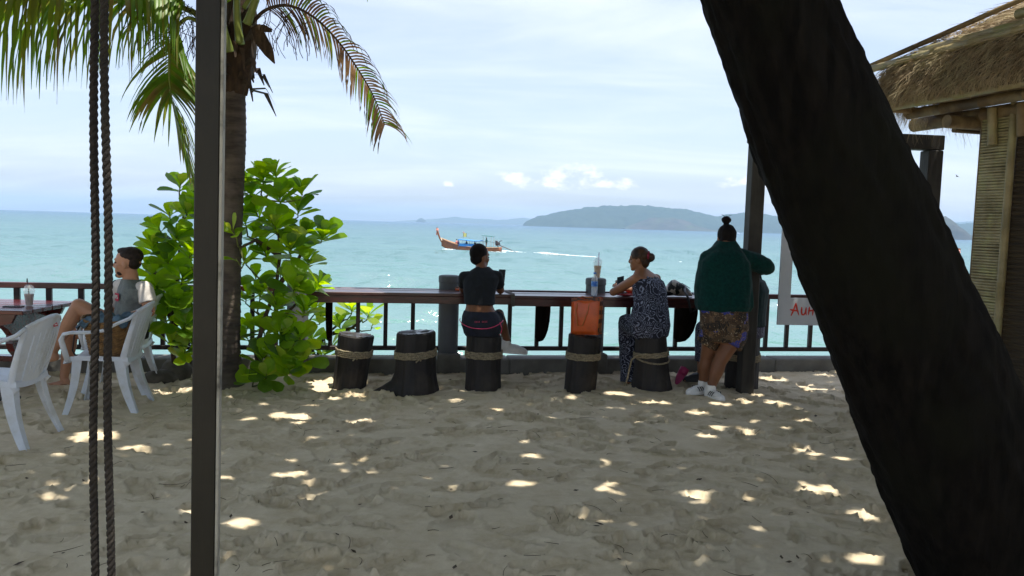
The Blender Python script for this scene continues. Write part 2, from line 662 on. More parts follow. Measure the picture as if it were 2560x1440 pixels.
# ---- sea
def sea_material():
    mt = bpy.data.materials.new('sea_water')
    mt.use_nodes = True
    nt = mt.node_tree
    N, L = nt.nodes.new, nt.links.new
    bs = nt.nodes['Principled BSDF']
    tc = N('ShaderNodeTexCoord')
    sep = N('ShaderNodeSeparateXYZ')
    L(tc.outputs['Object'], sep.inputs[0])
    # milky green shallows to blue deep water, patchy
    lg = N('ShaderNodeMath')
    lg.operation = 'LOGARITHM'
    lg.inputs[1].default_value = 10
    mxn = N('ShaderNodeMath')
    mxn.operation = 'MAXIMUM'
    mxn.inputs[1].default_value = 10
    L(sep.outputs[1], mxn.inputs[0])
    L(mxn.outputs[0], lg.inputs[0])
    mp = N('ShaderNodeMapping')
    mp.inputs['Scale'].default_value = (0.012, 0.05, 1)
    L(tc.outputs['Object'], mp.inputs[0])
    nz = N('ShaderNodeTexNoise')
    nz.inputs['Scale'].default_value = 1.6
    nz.inputs['Detail'].default_value = 5
    L(mp.outputs[0], nz.inputs['Vector'])
    ad = N('ShaderNodeMath')
    ad.operation = 'MULTIPLY_ADD'
    ad.inputs[1].default_value = 0.55
    L(nz.outputs['Fac'], ad.inputs[0])
    L(lg.outputs[0], ad.inputs[2])
    rp = N('ShaderNodeValToRGB')
    rp.color_ramp.elements[0].position = 0.0
    rp.color_ramp.elements[0].color = (0.135, 0.270, 0.240, 1)
    rp.color_ramp.elements[1].position = 1.0
    rp.color_ramp.elements[1].color = (0.050, 0.122, 0.195, 1)
    e = rp.color_ramp.elements.new(0.45)
    e.color = (0.096, 0.205, 0.216, 1)
    mr = N('ShaderNodeMapRange')
    mr.inputs['From Min'].default_value = 1.7
    mr.inputs['From Max'].default_value = 3.6
    L(ad.outputs[0], mr.inputs['Value'])
    L(mr.outputs[0], rp.inputs[0])

    def wave(scale, st, det, dist, prev, rz=0.0):
        m_ = N('ShaderNodeMapping')
        m_.inputs['Scale'].default_value = st
        m_.inputs['Rotation'].default_value = (0, 0, rz)
        L(tc.outputs['Object'], m_.inputs[0])
        n_ = N('ShaderNodeTexNoise')
        n_.inputs['Scale'].default_value = scale
        n_.inputs['Detail'].default_value = det
        n_.inputs['Roughness'].default_value = 0.55
        L(m_.outputs[0], n_.inputs['Vector'])
        b = N('ShaderNodeBump')
        b.inputs['Strength'].default_value = 1.0
        b.inputs['Distance'].default_value = dist
        L(n_.outputs['Fac'], b.inputs['Height'])
        if prev is not None:
            L(prev, b.inputs['Normal'])
        return b.outputs[0]
    n1 = wave(0.55, (0.55, 1.0, 1), 5, 0.34, None, 0.2)
    n2 = wave(2.6, (0.6, 1.0, 1), 3, 0.045, n1, -0.3)
    # turbid water body under a wavy skin: a rough sea never mirrors as much as a flat one
    df = N('ShaderNodeBsdfDiffuse')
    L(rp.outputs[0], df.inputs['Color'])
    L(n2, df.inputs['Normal'])
    gl = N('ShaderNodeBsdfGlossy')
    gl.inputs['Roughness'].default_value = 0.12
    L(n2, gl.inputs['Normal'])
    fr = N('ShaderNodeFresnel')
    fr.inputs['IOR'].default_value = 1.33
    L(n2, fr.inputs['Normal'])
    mn = N('ShaderNodeMath')
    mn.operation = 'MINIMUM'
    mn.inputs[1].default_value = 0.42
    L(fr.outputs[0], mn.inputs[0])
    ms = N('ShaderNodeMixShader')
    L(mn.outputs[0], ms.inputs[0])
    L(df.outputs[0], ms.inputs[1])
    L(gl.outputs[0], ms.inputs[2])
    nt.nodes.remove(bs)
    L(ms.outputs[0], nt.nodes['Material Output'].inputs['Surface'])
    return mt


def build_sea():
    mt = sea_material()
    rng = np.random.default_rng(5)
    na = 420
    A = np.linspace(rad(-62), rad(62), na)
    Rr = [9.0]
    while Rr[-1] < 420:
        Rr.append(Rr[-1] * 1.0085)
    while Rr[-1] < 9300:
        Rr.append(Rr[-1] * 1.08)
    Rr = np.array(Rr)
    gr, ga = np.meshgrid(Rr, A, indexing='ij')
    x, y = gr * np.sin(ga), gr * np.cos(ga)
    z = np.zeros_like(x)
    for k in range(46):
        lam = rng.uniform(0.7, 5.5) if k < 34 else rng.uniform(6, 16)
        th = rng.normal(-1.45, 0.42)
        kx, ky = math.cos(th) * 2 * math.pi / lam, math.sin(th) * 2 * math.pi / lam
        amp = 0.018 * lam ** 0.9 if k < 34 else 0.016 * lam ** .7
        fade = np.clip((lam / (gr * 0.0085) - 1.6) / 1.5, 0, 1)
        ph = kx * x + ky * y + rng.uniform(0, 6.28)
        s = np.sin(ph)
        z += amp * fade * (s + 0.25 * np.cos(2 * ph))
    z *= np.clip(.55 + .6 * vnoise(z.shape, (70, 14), rng), .1, 1.4)
    co = np.stack([x.ravel(), y.ravel(), z.ravel() + SEA_Z], 1)
    o = link('sea', np_mesh('sea', co, grid_quads(len(Rr), na)[:, ::-1], mt), None, kind='structure')
    o['label'] = 'turquoise sea with small choppy waves'


build_sea()


# ---- islands: ridges with a forested, lumpy surface
FOREST = M('forest_hill', (0.016, 0.030, 0.018), (0.04, 0.06, 0.032), rough=1.0, scale=0.02, detail=10, spec=0.0, lo=.3, hi=.7)
ROCKHILL = M('rocky_hill', (0.036, 0.038, 0.030), (0.080, 0.072, 0.060), rough=1.0, scale=0.016, detail=10, spec=0.0, lo=.35, hi=.7, c3=(.06, .08, .04), s3=.012)


def island(name, label, prof, D, depth, mt, seed, lump=5.0, step=9.0):
    """prof: silhouette pixels (x, y); D: distance of the ridge"""
    rng = np.random.default_rng(seed)
    xs = [P(px, py, D).x for px, py in prof]
    zs = [P(px, py, D).z for px, py in prof]
    nx = int((xs[-1] - xs[0]) / step) + 2
    X = np.linspace(xs[0], xs[-1], nx)
    Hh = np.interp(X, xs, zs)
    Hh = np.maximum(Hh, SEA_Z + 0.5)
    nd = 44
    T = np.linspace(-1, 1, nd)
    rows = np.zeros((nd, nx, 3))
    n1 = vnoise((nd, nx), (9, max(2, nx * step / 90)), rng)
    n2 = vnoise((nd, nx), (22, max(2, nx * step / 26)), rng)
    n3 = rng.random((nd, nx)) - .5
    for i, t in enumerate(T):
        prof_t = (1 - abs(t) ** 1.5) ** 0.8
        wid = depth * (0.25 + .75 * np.sqrt(np.clip((Hh - SEA_Z) / max(1, Hh.max()), 0, 1)))
        rows[i, :, 0] = X
        rows[i, :, 1] = D + t * wid + 10 * n1[i]
        lum = (n1[i] * .9 + n2[i] * .75 + n3[i] * .8) * lump * np.clip((Hh - SEA_Z) / 25, 0, 1)
        rows[i, :, 2] = SEA_Z - 0.4 + (Hh - SEA_Z) * prof_t + lum * (0.35 + .65 * prof_t) * (1 if abs(t) < .97 else 0)
    o = link(name, np_mesh(name, rows.reshape(-1, 3), grid_quads(nd, nx), mt), None, kind='structure')
    o['label'] = label


island('island', 'long low forested island on the horizon, hazy blue',
       [(1308, 561), (1316, 552), (1330, 546), (1350, 540), (1400, 530), (1440, 523), (1500, 516), (1530, 513), (1600, 513), (1660, 518), (1700, 522),
        (1740, 531), (1790, 541), (1830, 535), (1880, 533), (1945, 543), (2000, 552), (2060, 556), (2140, 548), (2230, 544), (2300, 549), (2380, 556), (2450, 560),
        (2520, 566), (2600, 590)], 4500, 380, FOREST, 3, 6.0)
island('island', 'brownish rocky headland in front of the long island',
       [(1560, 570), (1600, 556), (1625, 546), (1650, 543), (1680, 546), (1720, 556), (1765, 572), (1800, 577)], 3900, 160, ROCKHILL, 4, 6.0)
island('island', 'near wooded islet between the timber frame and the hut',
       [(2280, 592), (2300, 560), (2340, 538), (2362, 541), (2380, 553), (2400, 572), (2420, 588), (2440, 599)], 2400, 90, ROCKHILL, 8, 5.0, 5.0)
island('island', 'small dark rock stack alone on the horizon',
       [(1040, 555), (1044, 549), (1050, 545), (1056, 545), (1062, 550), (1066, 556)], 7200, 60, FOREST, 5, 3.0, 4.0)
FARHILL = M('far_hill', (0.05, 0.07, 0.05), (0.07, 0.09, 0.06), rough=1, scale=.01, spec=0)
island('island', 'faint far hills along the horizon left of the long island',
       [(990, 553), (1030, 551), (1075, 549), (1110, 545), (1140, 541), (1165, 546), (1200, 547), (1240, 550), (1270, 549), (1310, 544), (1340, 550), (1380, 556), (1420, 563)],
       8900, 200, FARHILL, 6, 4.0, 16.0)
island('island', 'faint second range of hills right of the long island',
       [(2380, 556), (2420, 554), (2470, 551), (2540, 560), (2620, 575)], 8700, 200, FARHILL, 7, 4.0, 16.0)


# ---- haze
def build_haze():
    mt = bpy.data.materials.new('haze')
    mt.use_nodes = True
    nt = mt.node_tree
    nt.nodes.remove(nt.nodes['Principled BSDF'])
    pv = nt.nodes.new('ShaderNodeVolumePrincipled')
    pv.inputs['Color'].default_value = (0.50, 0.74, 1.0, 1)
    pv.inputs['Density'].default_value = HAZE_DENSITY
    pv.inputs['Anisotropy'].default_value = 0.0
    nt.links.new(pv.outputs[0], nt.nodes['Material Output'].inputs['Volume'])
    b = MB()
    b.box((0, 4500, 73), (21000, 10600, 154))
    b.build('haze', mt, None, kind='stuff')


HAZE_DENSITY = 1.55e-4
build_haze()


# ---- sea wall with its kerb (concrete), the wall's face goes down into the sea
def wall_box(mb, s0, s1, n0, n1, z0, z1, bev=0.008):
    c = WP((s0 + s1) / 2, (n0 + n1) / 2, (z0 + z1) / 2)
    mb.box(c, (s1 - s0, n1 - n0, z1 - z0), WROT, bev)


sw = thing('sea_wall', 'low grey concrete sea wall along the sand below the railing', 'wall', WP(0, 0, 0))
b = MB()
s = -30.0
while s < 30:
    wall_box(b, s, s + 2.996, 0.0, 0.26, -4.2, 0.148 + 0.004 * math.sin(s), 0.012)
    s += 3.0
b.build('wall_body', CONC, sw, smooth=40)

# round concrete columns that stand on the wall
COLS = []
for px, top, lab in ((744, 738, 'round concrete column half hidden by the right-hand leafy shrub'), (1121, 698, 'round concrete column beside the person in the black crop top'),
                     (1486, 708, 'round concrete column behind the water bottle and iced drink')):
    s_, _ = WX(px, 800, 0.14)
    COLS.append(s_)
    t = thing('concrete_column', lab, 'column', WP(s_, 0.14, 0), 'round concrete columns along the railing')
    b = MB()
    b.lathe([(0.106, 0.148), (0.106, 0.93), (0.112, 0.935), (0.112, 0.985), (0.106, 1.0), (0.085, 1.006)], WP(s_, 0.14, 0), 28)
    b.build('shaft', CONC_COL, t, smooth=35)
    b = MB()
    b.box(WP(s_, 0.045, 0.05), (0.235, 0.13, 0.30), WROT, 0.008)
    b.build('footing', CONC, t, smooth=40)

# ---- railing
rl = thing('railing', 'dark wooden railing with square balusters along the sea wall', 'railing', WP(0, 0.14, 0.15))
cuts = [-14.0] + COLS + [14.0]
for zt, hgt, th, nm in ((0.862, 0.055, 0.075, 'top_rail'), (0.262, 0.045, 0.05, 'bottom_rail')):
    for a, c in zip(cuts[:-1], cuts[1:]):
        b = MB()
        wall_box(b, a + (0.1 if a > -13 else 0), c - (0.1 if c < 13 else 0), 0.14 - th / 2, 0.14 + th / 2, zt - hgt, zt, 0.006)
        b.build(nm, DARKWOOD if nm == 'bottom_rail' else LACQ, rl, smooth=40)
bal_px = [-120, -38, 44, 124, 204, 284, 352, 407, 470, 560, 631, 690, 826, 895, 964, 1032, 1180, 1274, 1343, 1403, 1570, 1640, 1690, 1770, 1845, 1916, 1968, 2027, 2086, 2150, 2220, 2290, 2360]
WHITEWOOD = M('pale_painted_wood', lin('#9aa69a'), lin('#7d897f'), rough=.6, scale=8, stretch=(1, 1, .3))
for px in bal_px:
    s_, _ = WX(px, 800, 0.14)
    b = MB()
    wd = 0.05 if px < 300 else 0.042
    b.box(WP(s_, 0.14, (0.262 + 0.807) / 2), (wd, 0.042, 0.807 - 0.262), WROT, 0.004)
    b.build('baluster', DARKWOOD, rl, smooth=40)

BRACKW = M('bracket_wood', lin('#1f1613'), lin('#120d0b'), rough=.9, scale=9, spec=.0)

# ---- bar counter with planks and curved brackets
s0, _ = WX(770, 735, -0.25)
s1, _ = WX(1752, 745, -0.25)
sj, _ = WX(1283, 745, -0.45)
bc = thing('bar_counter', 'long narrow dark red wooden bar counter facing the sea', 'bar counter', WP((s0 + s1) / 2, -0.2, 0))
for a, c, dz in ((s0, sj - 0.002, 0.0), (sj + 0.002, s1, -0.012)):
    edges = [-0.47, -0.325, -0.18, -0.035, 0.02]
    for i in range(3):
        b = MB()
        wall_box(b, a, c, edges[i] + 0.002, edges[i + 1] - 0.002, 0.838 + dz, 0.868 + dz - 0.002 * (i % 2), 0.004)
        b.build('plank', LACQ, bc, smooth=40)
    b = MB()
    wall_box(b, a, c, -0.462, -0.43, 0.765 + dz, 0.8375 + dz, 0.004)
    b.build('apron', LACQ, bc, smooth=40)
for px in (826, 1343, 1690):
    s_, _ = WX(px, 800, 0.11)
    prof = [(0.112, 0.835), (-0.425, 0.835), (-0.425, 0.77), (-0.43, 0.70), (-0.405, 0.60), (-0.34, 0.50), (-0.24, 0.42), (-0.13, 0.365), (0.02, 0.33), (0.05, 0.36), (0.112, 0.36)]
    b = MB()
    b.prism([WP(s_ - 0.02, n_, z_) for n_, z_ in prof], WU * 0.04)
    b.build('bracket', BRACKW, bc, recalc=True)

# grey cloth strip tied round the joint of the counter
ss = sj - 0.012
b = MB()
pts = [WP(ss, -0.05, 0.872), WP(ss, -0.2, 0.8725), WP(ss + .004, -0.44, 0.8725), WP(ss + .004, -0.475, 0.866), WP(ss + .006, -0.478, 0.83), WP(ss + .003, -0.474, 0.75)]
b.grid([[p - WU * 0.02, p + WU * 0.02] for p in pts])
CLOTHGREY = M('grey_cloth', lin('#5d5852'), lin('#4a4540'), rough=.9)
o = b.build('cloth_strap', CLOTHGREY, None, label='grey cloth strap wrapped round the joint of the bar counter', cat='strap')
md = o.modifiers.new('thick', 'SOLIDIFY')
md.thickness = 0.003

# ---- stumps used as bar stools
STUMP = M('burnt_stump', lin('#2c2724'), lin('#171412'), rough=0.72, scale=9, stretch=(1, 1, .12), bump=0.9, bscale=16, c3=lin('#3d352e'), s3=3.5)
STUMPTOP = M('stump_top', lin('#4a423c'), lin('#2c2622'), rough=0.32, scale=10, bump=0.15, bscale=20, coat=.3)
ROPE = M('pale_rope', lin('#a99c80'), lin('#7a6e57'), rough=0.95, scale=60, bump=.4, bscale=120)


def twisted_rope(mb, pts, r, strands=3, pitch=0.06, seg=6, closed=False):
    """laid rope: strands spiralling round a smooth path"""
    pts = [Vector(p) for p in pts]
    # resample
    L_ = [0]
    for a, b_ in zip(pts[:-1], pts[1:]):
        L_.append(L_[-1] + (b_ - a).length)
    n = max(6, int(L_[-1] / (pitch / 6)))
    T = np.linspace(0, L_[-1], n)
    C_ = np.array([list(p) for p in pts])
    Q = [Vector((np.interp(t, L_, C_[:, 0]), np.interp(t, L_, C_[:, 1]), np.interp(t, L_, C_[:, 2]))) for t in T]
    x = None
    fr = []
    for i in range(n):
        t = (Q[min(i + 1, n - 1)] - Q[max(i - 1, 0)]).normalized()
        x = t.orthogonal().normalized() if x is None else (x - t * x.dot(t)).normalized()
        fr.append((x.copy(), t.cross(x)))
    for k in range(strands):
        path = []
        for i in range(n):
            a = 2 * math.pi * (T[i] / pitch + k / strands)
            path.append(Q[i] + (fr[i][0] * math.cos(a) + fr[i][1] * math.sin(a)) * r * 0.5)
        mb.tube(path, r * 0.56, seg)


def stump(label, bx, by, rb, rt, h, lean=(0, 0), flare=0.0, coils=4, zr=0.30, tilt=0.0, loose=None, seed=0, root=False, toptilt=(0, 0)):
    rng = random.Random(seed)
    t = thing('stump_stool', label, 'stool', (bx, by, 0), 'stump stools along the bar counter')
    ph = [rng.uniform(0, 6.28) for _ in range(8)]
    seg = 80

    def rad_at(k, z):
        a = 2 * math.pi * k / seg
        f = z / h
        r_ = rb + (rt - rb) * f + flare * max(0, 1 - f * 2.2) ** 2
        r_ *= 1 + 0.035 * math.sin(2 * a + ph[0]) + 0.025 * math.sin(3 * a + ph[1] + f * .6) + 0.018 * math.sin(7 * a + ph[2] + f) + 0.012 * math.sin(13 * a + ph[3]) - 0.030 * max(0, math.sin(17 * a + ph[4] + .5 * math.sin(z * 9 + ph[5]))) ** 6 - 0.022 * max(0, math.sin(26 * a + ph[6] + .6 * math.sin(z * 14))) ** 5
        if root:
            d = (a - 3.5 + math.pi) % (2 * math.pi) - math.pi
            r_ += 0.16 * math.exp(-(d / .28) ** 2) * max(0, 1 - f * 5) ** 1.2
        return r_

    def pt(k, z, off=0.0):
        a = 2 * math.pi * k / seg
        r_ = rad_at(k % seg, max(0, min(h, z))) + off
        f = z / h
        zz = z + (toptilt[0] * math.cos(a) + toptilt[1] * math.sin(a)) * r_ * max(0, f) ** 3
        return Vector((bx + lean[0] * f + r_ * math.cos(a), by + lean[1] * f + r_ * math.sin(a), zz))
    b = MB()
    zs = [-0.08, 0.0, .04, .09, .15, .22, .3, .38, .45, .5, h - .012]
    zs = [z for z in zs if z < h - .01] + [h - 0.012, h]
    rings = []
    for z in zs:
        rings.append([pt(k, z, -0.008 if z == h else 0) + Vector((0, 0, rng.uniform(-.004, .004) if z == h else 0)) for k in range(seg)])
    b.rings(rings, cap=False)
    b.build('stump', STUMP, t, smooth=60)
    b = MB()
    top = rings[-1]
    c = sum(top, Vector()) / seg
    inner = [[c + (p - c) * f + Vector((0, 0, 0.003 * math.sin(i * 1.3 + f * 9))) for i, p in enumerate(top)] for f in (1.0, .7, .4, .15)]
    b.rings(inner, cap=True)
    b.build('seat', STUMPTOP, t, smooth=60)
    # rope binding
    b = MB()
    path = []
    for q in range(coils):
        z0 = zr + (q - coils / 2) * 0.0165
        path = [pt(k, z0 + 0.0165 * (0 if k < seg else 1) + tilt * math.cos(2 * math.pi * k / seg) * rt + .002 * math.sin(k * .9 + q * 2), 0.008) for k in range(seg + 1)]
        twisted_rope(b, path, 0.0092, 3, 0.05, 5)
    b.build('rope_binding', ROPE, t, smooth=180)
    if loose == 'knot':
        b = MB()
        k0 = int(seg * 0.80)
        base = pt(k0, zr, 0.014)
        twisted_rope(b, [pt(k0 - 3, zr + .02, .014), base + Vector((0, -.008, -.01)), pt(k0 + 1, zr - .05, .012)], 0.009, 3, .05, 5)
        twisted_rope(b, [pt(k0 + 2, zr - .01, .016), pt(k0, zr - .03, .018), pt(k0 - 2, zr - .06, .012)], 0.008, 3, .05, 5)
        b.build('rope_end', ROPE, t, smooth=180)
    elif loose == 'long':
        b = MB()
        k0 = int(seg * 0.62)
        A = pt(k0, zr, 0.014)
        twisted_rope(b, [A + Vector((.05, -.03, 0)), A + Vector((-.03, -.02, -.015)), A + Vector((-.085, -.01, -.06)), A + Vector((-.105, -.02, -.16)), A + Vector((-.12, -.03, -.24)), A + Vector((-.135, -.05, -.275))], 0.0095, 3, .05, 5)
        for j in range(6):
            e = A + Vector((-.135, -.05, -.27))
            b.tube([e, e + Vector((rng.uniform(-.04, .04), rng.uniform(-.03, .01), -.04))], [.003, .001], 4)
        path = [pt(k, zr - .05 - 0.035 * math.sin(math.pi * (k - seg * .55) / (seg * .45)), 0.012) for k in range(int(seg * .55), seg + 1)]
        twisted_rope(b, path, 0.0095, 3, .05, 5)
        b.build('rope_end', ROPE, t, smooth=180)
    return t


def gxy(px, py):
    g = G(px, py)
    return g.x, g.y


x, y = gxy(866, 972)
stump('leaning dark stump stool with pale rope, leftmost at the counter', x, y + .15, .150, .160, .485, lean=(.055, 0), zr=.325, tilt=-.05, loose='knot', seed=1, toptilt=(-.10, 0))
x, y = gxy(1030, 983)
stump('thick flared stump stool with a root foot, second from the left', x, y + .18, .195, .178, .535, flare=.03, zr=.345, tilt=.05, loose='knot', seed=2, root=True, toptilt=(.06, 0))
x, y = gxy(1206, 978)
stump('stump stool under the person in the black crop top', x, y + .155, .158, .158, .51, zr=.335, seed=3, coils=4, flare=.005)
x, y = gxy(1452, 980)
stump('stump stool with the orange bag standing on it', x, y + .145, .146, .152, .52, zr=.335, seed=4, lean=(.03, 0), toptilt=(-.1, 0))
x, y = gxy(1638, 977)
stump('wide flared stump stool under the woman in the paisley jumpsuit', x, y + .18, .180, .15, .53, flare=.02, zr=.345, tilt=.12, loose='long', seed=5, coils=3, lean=(-.03, 0))
x, y = gxy(1866, 975)
stump('stump stool mostly hidden behind the timber frame post', x, y + .18, .17, .165, .53, zr=.31, seed=6, coils=4)
# ================================================================== TREES AND SHRUBS
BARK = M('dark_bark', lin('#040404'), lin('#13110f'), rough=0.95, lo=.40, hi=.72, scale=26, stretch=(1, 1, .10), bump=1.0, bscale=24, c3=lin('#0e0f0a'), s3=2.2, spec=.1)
LEAF_CANOPY = M('canopy_leaf', (0.045, 0.085, 0.022), (0.075, 0.12, 0.03), rough=0.5, scale=2, transl=0.22)

# ---- big leaning tree in front on the right, with the crown that shades the sand
tr = thing('leaning_tree', 'thick dark leaning tree trunk crossing the right of the view', 'tree', (1.9, 3.05, 0))
Ltr = [(1745, 0), (1792, 120), (1840, 250), (1900, 440), (1990, 640), (2085, 900), (2118, 1020), (2150, 1130), (2205, 1270), (2290, 1440)]
Rtr = [(2088, 0), (2135, 120), (2190, 250), (2270, 440), (2375, 640), (2510, 900), (2572, 1020), (2625, 1130), (2690, 1270), (2775, 1440)]
ax, ar = [], []
for (a, b_) in zip(Ltr, Rtr):
    f_ = a[1] / 1440
    Yd = 2.92 + 0.22 * f_
    A, B_ = P(*a, Yd), P(*b_, Yd)
    ax.append((A + B_) / 2)
    ar.append((A - B_).length / 2)
# along-axis radii are measured across the picture: correct for the lean
for i in range(len(ax)):
    t = (ax[min(i + 1, len(ax) - 1)] - ax[max(i - 1, 0)]).normalized()
    ar[i] *= math.sqrt(1 - (t.x) ** 2)
_t = np.linspace(0, 1, len(ax))
for _i in range(3):
    _c = np.polyfit(_t, [p[_i] for p in ax], 3)
    for _k, p in enumerate(ax):
        p[_i] = float(np.polyval(_c, _t[_k]))
_c = np.polyfit(_t, ar, 2)
ar = [float(np.polyval(_c, q_)) for q_ in _t]
ax.insert(0, ax[0] + (ax[0] - ax[1]) * 1.6)
ar.insert(0, ar[0] * .97)
ax.insert(0, ax[0] + (ax[0] - ax[1]).normalized() * 0.75 + Vector((.1, .1, .1)))
ar.insert(0, ar[0] * .9)
lo_ = ax[-1] + (ax[-1] - ax[-2]) * 1.0
ax.append(Vector((lo_.x, lo_.y, .28)))
ar.append(ar[-1] * 1.08)
ax.append(Vector((lo_.x + .12, lo_.y + .03, -.12)))
ar.append(ar[-1] * 1.28)


def bark_trunk(path, radii, seg, step, seed, amp=0.012, ring=0.0):
    rng = np.random.default_rng(seed)
    Lc = [0]
    for a, b_ in zip(path[:-1], path[1:]):
        Lc.append(Lc[-1] + (b_ - a).length)
    n = int(Lc[-1] / step)
    T = np.linspace(0, Lc[-1], n)
    C_ = np.array([list(p) for p in path])
    # smooth spline through the points
    def interp(vals):
        v = np.interp(T, Lc, vals)
        k = max(1, int(0.22 / step))
        pad = np.pad(v, k, mode='reflect', reflect_type='odd')
        return np.convolve(pad, np.ones(2 * k + 1) / (2 * k + 1), 'same')[k:-k]
    Q = np.stack([interp(C_[:, i]) for i in range(3)], 1)
    R_ = interp(np.array(radii))
    nz = np.zeros((n, seg))
    for cl, ca, am in ((Lc[-1] / .6, 5, .22), (Lc[-1] / .28, 22, .5), (Lc[-1] / .14, 48, .55), (Lc[-1] / .03, 50, .30)):
        w_ = vnoise((n, seg + 1), (cl, ca), rng)[:, :seg]
        # blend across the seam
        f = np.linspace(0, 1, seg)
        w2 = np.roll(w_, seg // 2, 1)
        m_ = np.clip(np.minimum(f, 1 - f) * 12, 0, 1)
        nz += am * (w_ * m_ + w2 * (1 - m_))
    rings = []
    x = None
    for i in range(n):
        t = Vector(Q[min(i + 1, n - 1)] - Q[max(i - 1, 0)]).normalized()
        x = (Vector((1, 0, 0)) - t * t.x).normalized() if x is None else (x - t * x.dot(t)).normalized()
        y = t.cross(x)
        rg = 0.0
        if ring:
            ph = (T[i] / ring) % 1
            rg = 0.05 * (1 - ph) ** 2 - .02
        rings.append([Vector(Q[i]) + (x * math.cos(2 * math.pi * k / seg) + y * math.sin(2 * math.pi * k / seg)) * (R_[i] * (1 + rg) + amp * nz[i, k]) for k in range(seg)])
    return rings


b = MB()
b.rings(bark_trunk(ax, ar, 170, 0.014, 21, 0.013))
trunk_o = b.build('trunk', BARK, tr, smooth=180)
topc = ax[0]
limb_ends = [(-2.6, 3.6, 5.0), (-1.2, 6.2, 5.1), (1.6, 6.6, 5.2), (3.0, 3.4, 5.0), (1.8, 0.6, 5.2), (-1.8, 0.4, 5.1), (-3.6, 5.6, 4.9), (3.6, 6.4, 5.3)]
for e in limb_ends:
    e = Vector(e)
    mid = topc.lerp(e, .5) + Vector((0, 0, .22))
    pts = [topc + (ax[1] - topc) * .6, topc.lerp(mid, .45) + Vector((0, 0, .15)), mid, mid.lerp(e, .6) + Vector((random.uniform(-.2, .2), random.uniform(-.2, .2), .1)), e]
    b = MB()
    b.rings(bark_trunk(pts, [.15, .12, .09, .06, .03], 18, .08, hash(tuple(e)) % 999, .006))
    b.build('limb', BARK, tr, smooth=180)

# dapples of sun that reach the sand: gaps between the leaves
DAPPLES = [(240, 1085, 62, 15), (335, 1118, 36, 6), (150, 1136, 18, 4), (598, 1302, 50, 24), (480, 1272, 32, 9), (722, 1352, 36, 11), (725, 1036, 52, 11), (745, 1057, 22, 6),
           (770, 1148, 46, 11), (738, 1180, 58, 6), (851, 1178, 20, 9), (785, 1200, 24, 5), (772, 1236, 16, 8), (905, 1266, 24, 7), (1326, 1144, 22, 7), (1150, 1218, 20, 10),
           (1297, 1217, 28, 10), (1310, 1110, 15, 5), (1241, 1026, 18, 4), (1492, 1212, 56, 16), (1530, 1235, 16, 6), (1560, 1167, 20, 7), (1520, 1162, 18, 5), (1737, 1237, 28, 7),
           (1747, 1258, 20, 5), (1870, 1247, 18, 6), (2050, 1222, 50, 16), (2153, 1276, 30, 10), (2165, 1397, 34, 12), (2020, 1119, 24, 6), (2036, 1131, 14, 4), (2105, 1143, 20, 5),
           (1742, 1031, 26, 6), (1765, 1086, 22, 7), (1795, 1066, 25, 5), (1876, 1073, 15, 6), (1626, 1005, 25, 5), (1668, 1011, 12, 3), (1786, 1011, 16, 4), (1592, 1055, 12, 3),
           (1862, 1003, 22, 4), (1962, 1009, 58, 9), (2022, 1026, 28, 6), (2092, 1026, 42, 9), (2112, 1006, 22, 10), (2022, 1000, 22, 4), (1940, 950, 30, 7), (2005, 963, 22, 4), (2030, 978, 20, 4),
           (1545, 984, 36, 8), (1432, 995, 16, 3), (888, 985, 26, 7), (838, 995, 14, 3), (655, 1010, 12, 4), (905, 1048, 22, 5), (1500, 935, 14, 3), (1890, 1046, 10, 3), (2005, 1047, 16, 4),
           (120, 1232, 18, 6), (1900, 985, 18, 4), (2075, 985, 24, 5), (1975, 990, 20, 4), (60, 1010, 24, 5), (640, 1046, 16, 5), (1140, 1000, 14, 3), (1450, 1290, 14, 5), (560, 1190, 22, 6)]
HOLES = []
_r = random.Random(5)
for px, py, a, c in DAPPLES:
    g = G(px, py)
    sub = 1 if a < 34 else 2
    for k in range(sub):
        ox = (k - (sub - 1) / 2) * a * 0.9
        g2 = G(px + ox, py + _r.uniform(-.3, .3) * c)
        HOLES.append((g2.x, g2.y, a / sub * g.y / FPX * 1.0, min(.21, c * g.y ** 2 / (1.55 * FPX) * .78), _r.uniform(-.3, .3)))
for _ in range(70):     # dim little ones
    HOLES.append((_r.uniform(-4.4, 3.6), _r.uniform(3.4, 8.4), _r.uniform(.008, .03), _r.uniform(.008, .025), 0))
for _ in range(26):     # and the ones that fall on people, counter and leaves
    HOLES.append((_r.uniform(-4.8, 4.5), _r.uniform(7.9, 9.6), _r.uniform(.04, .12), _r.uniform(.03, .1), 0))


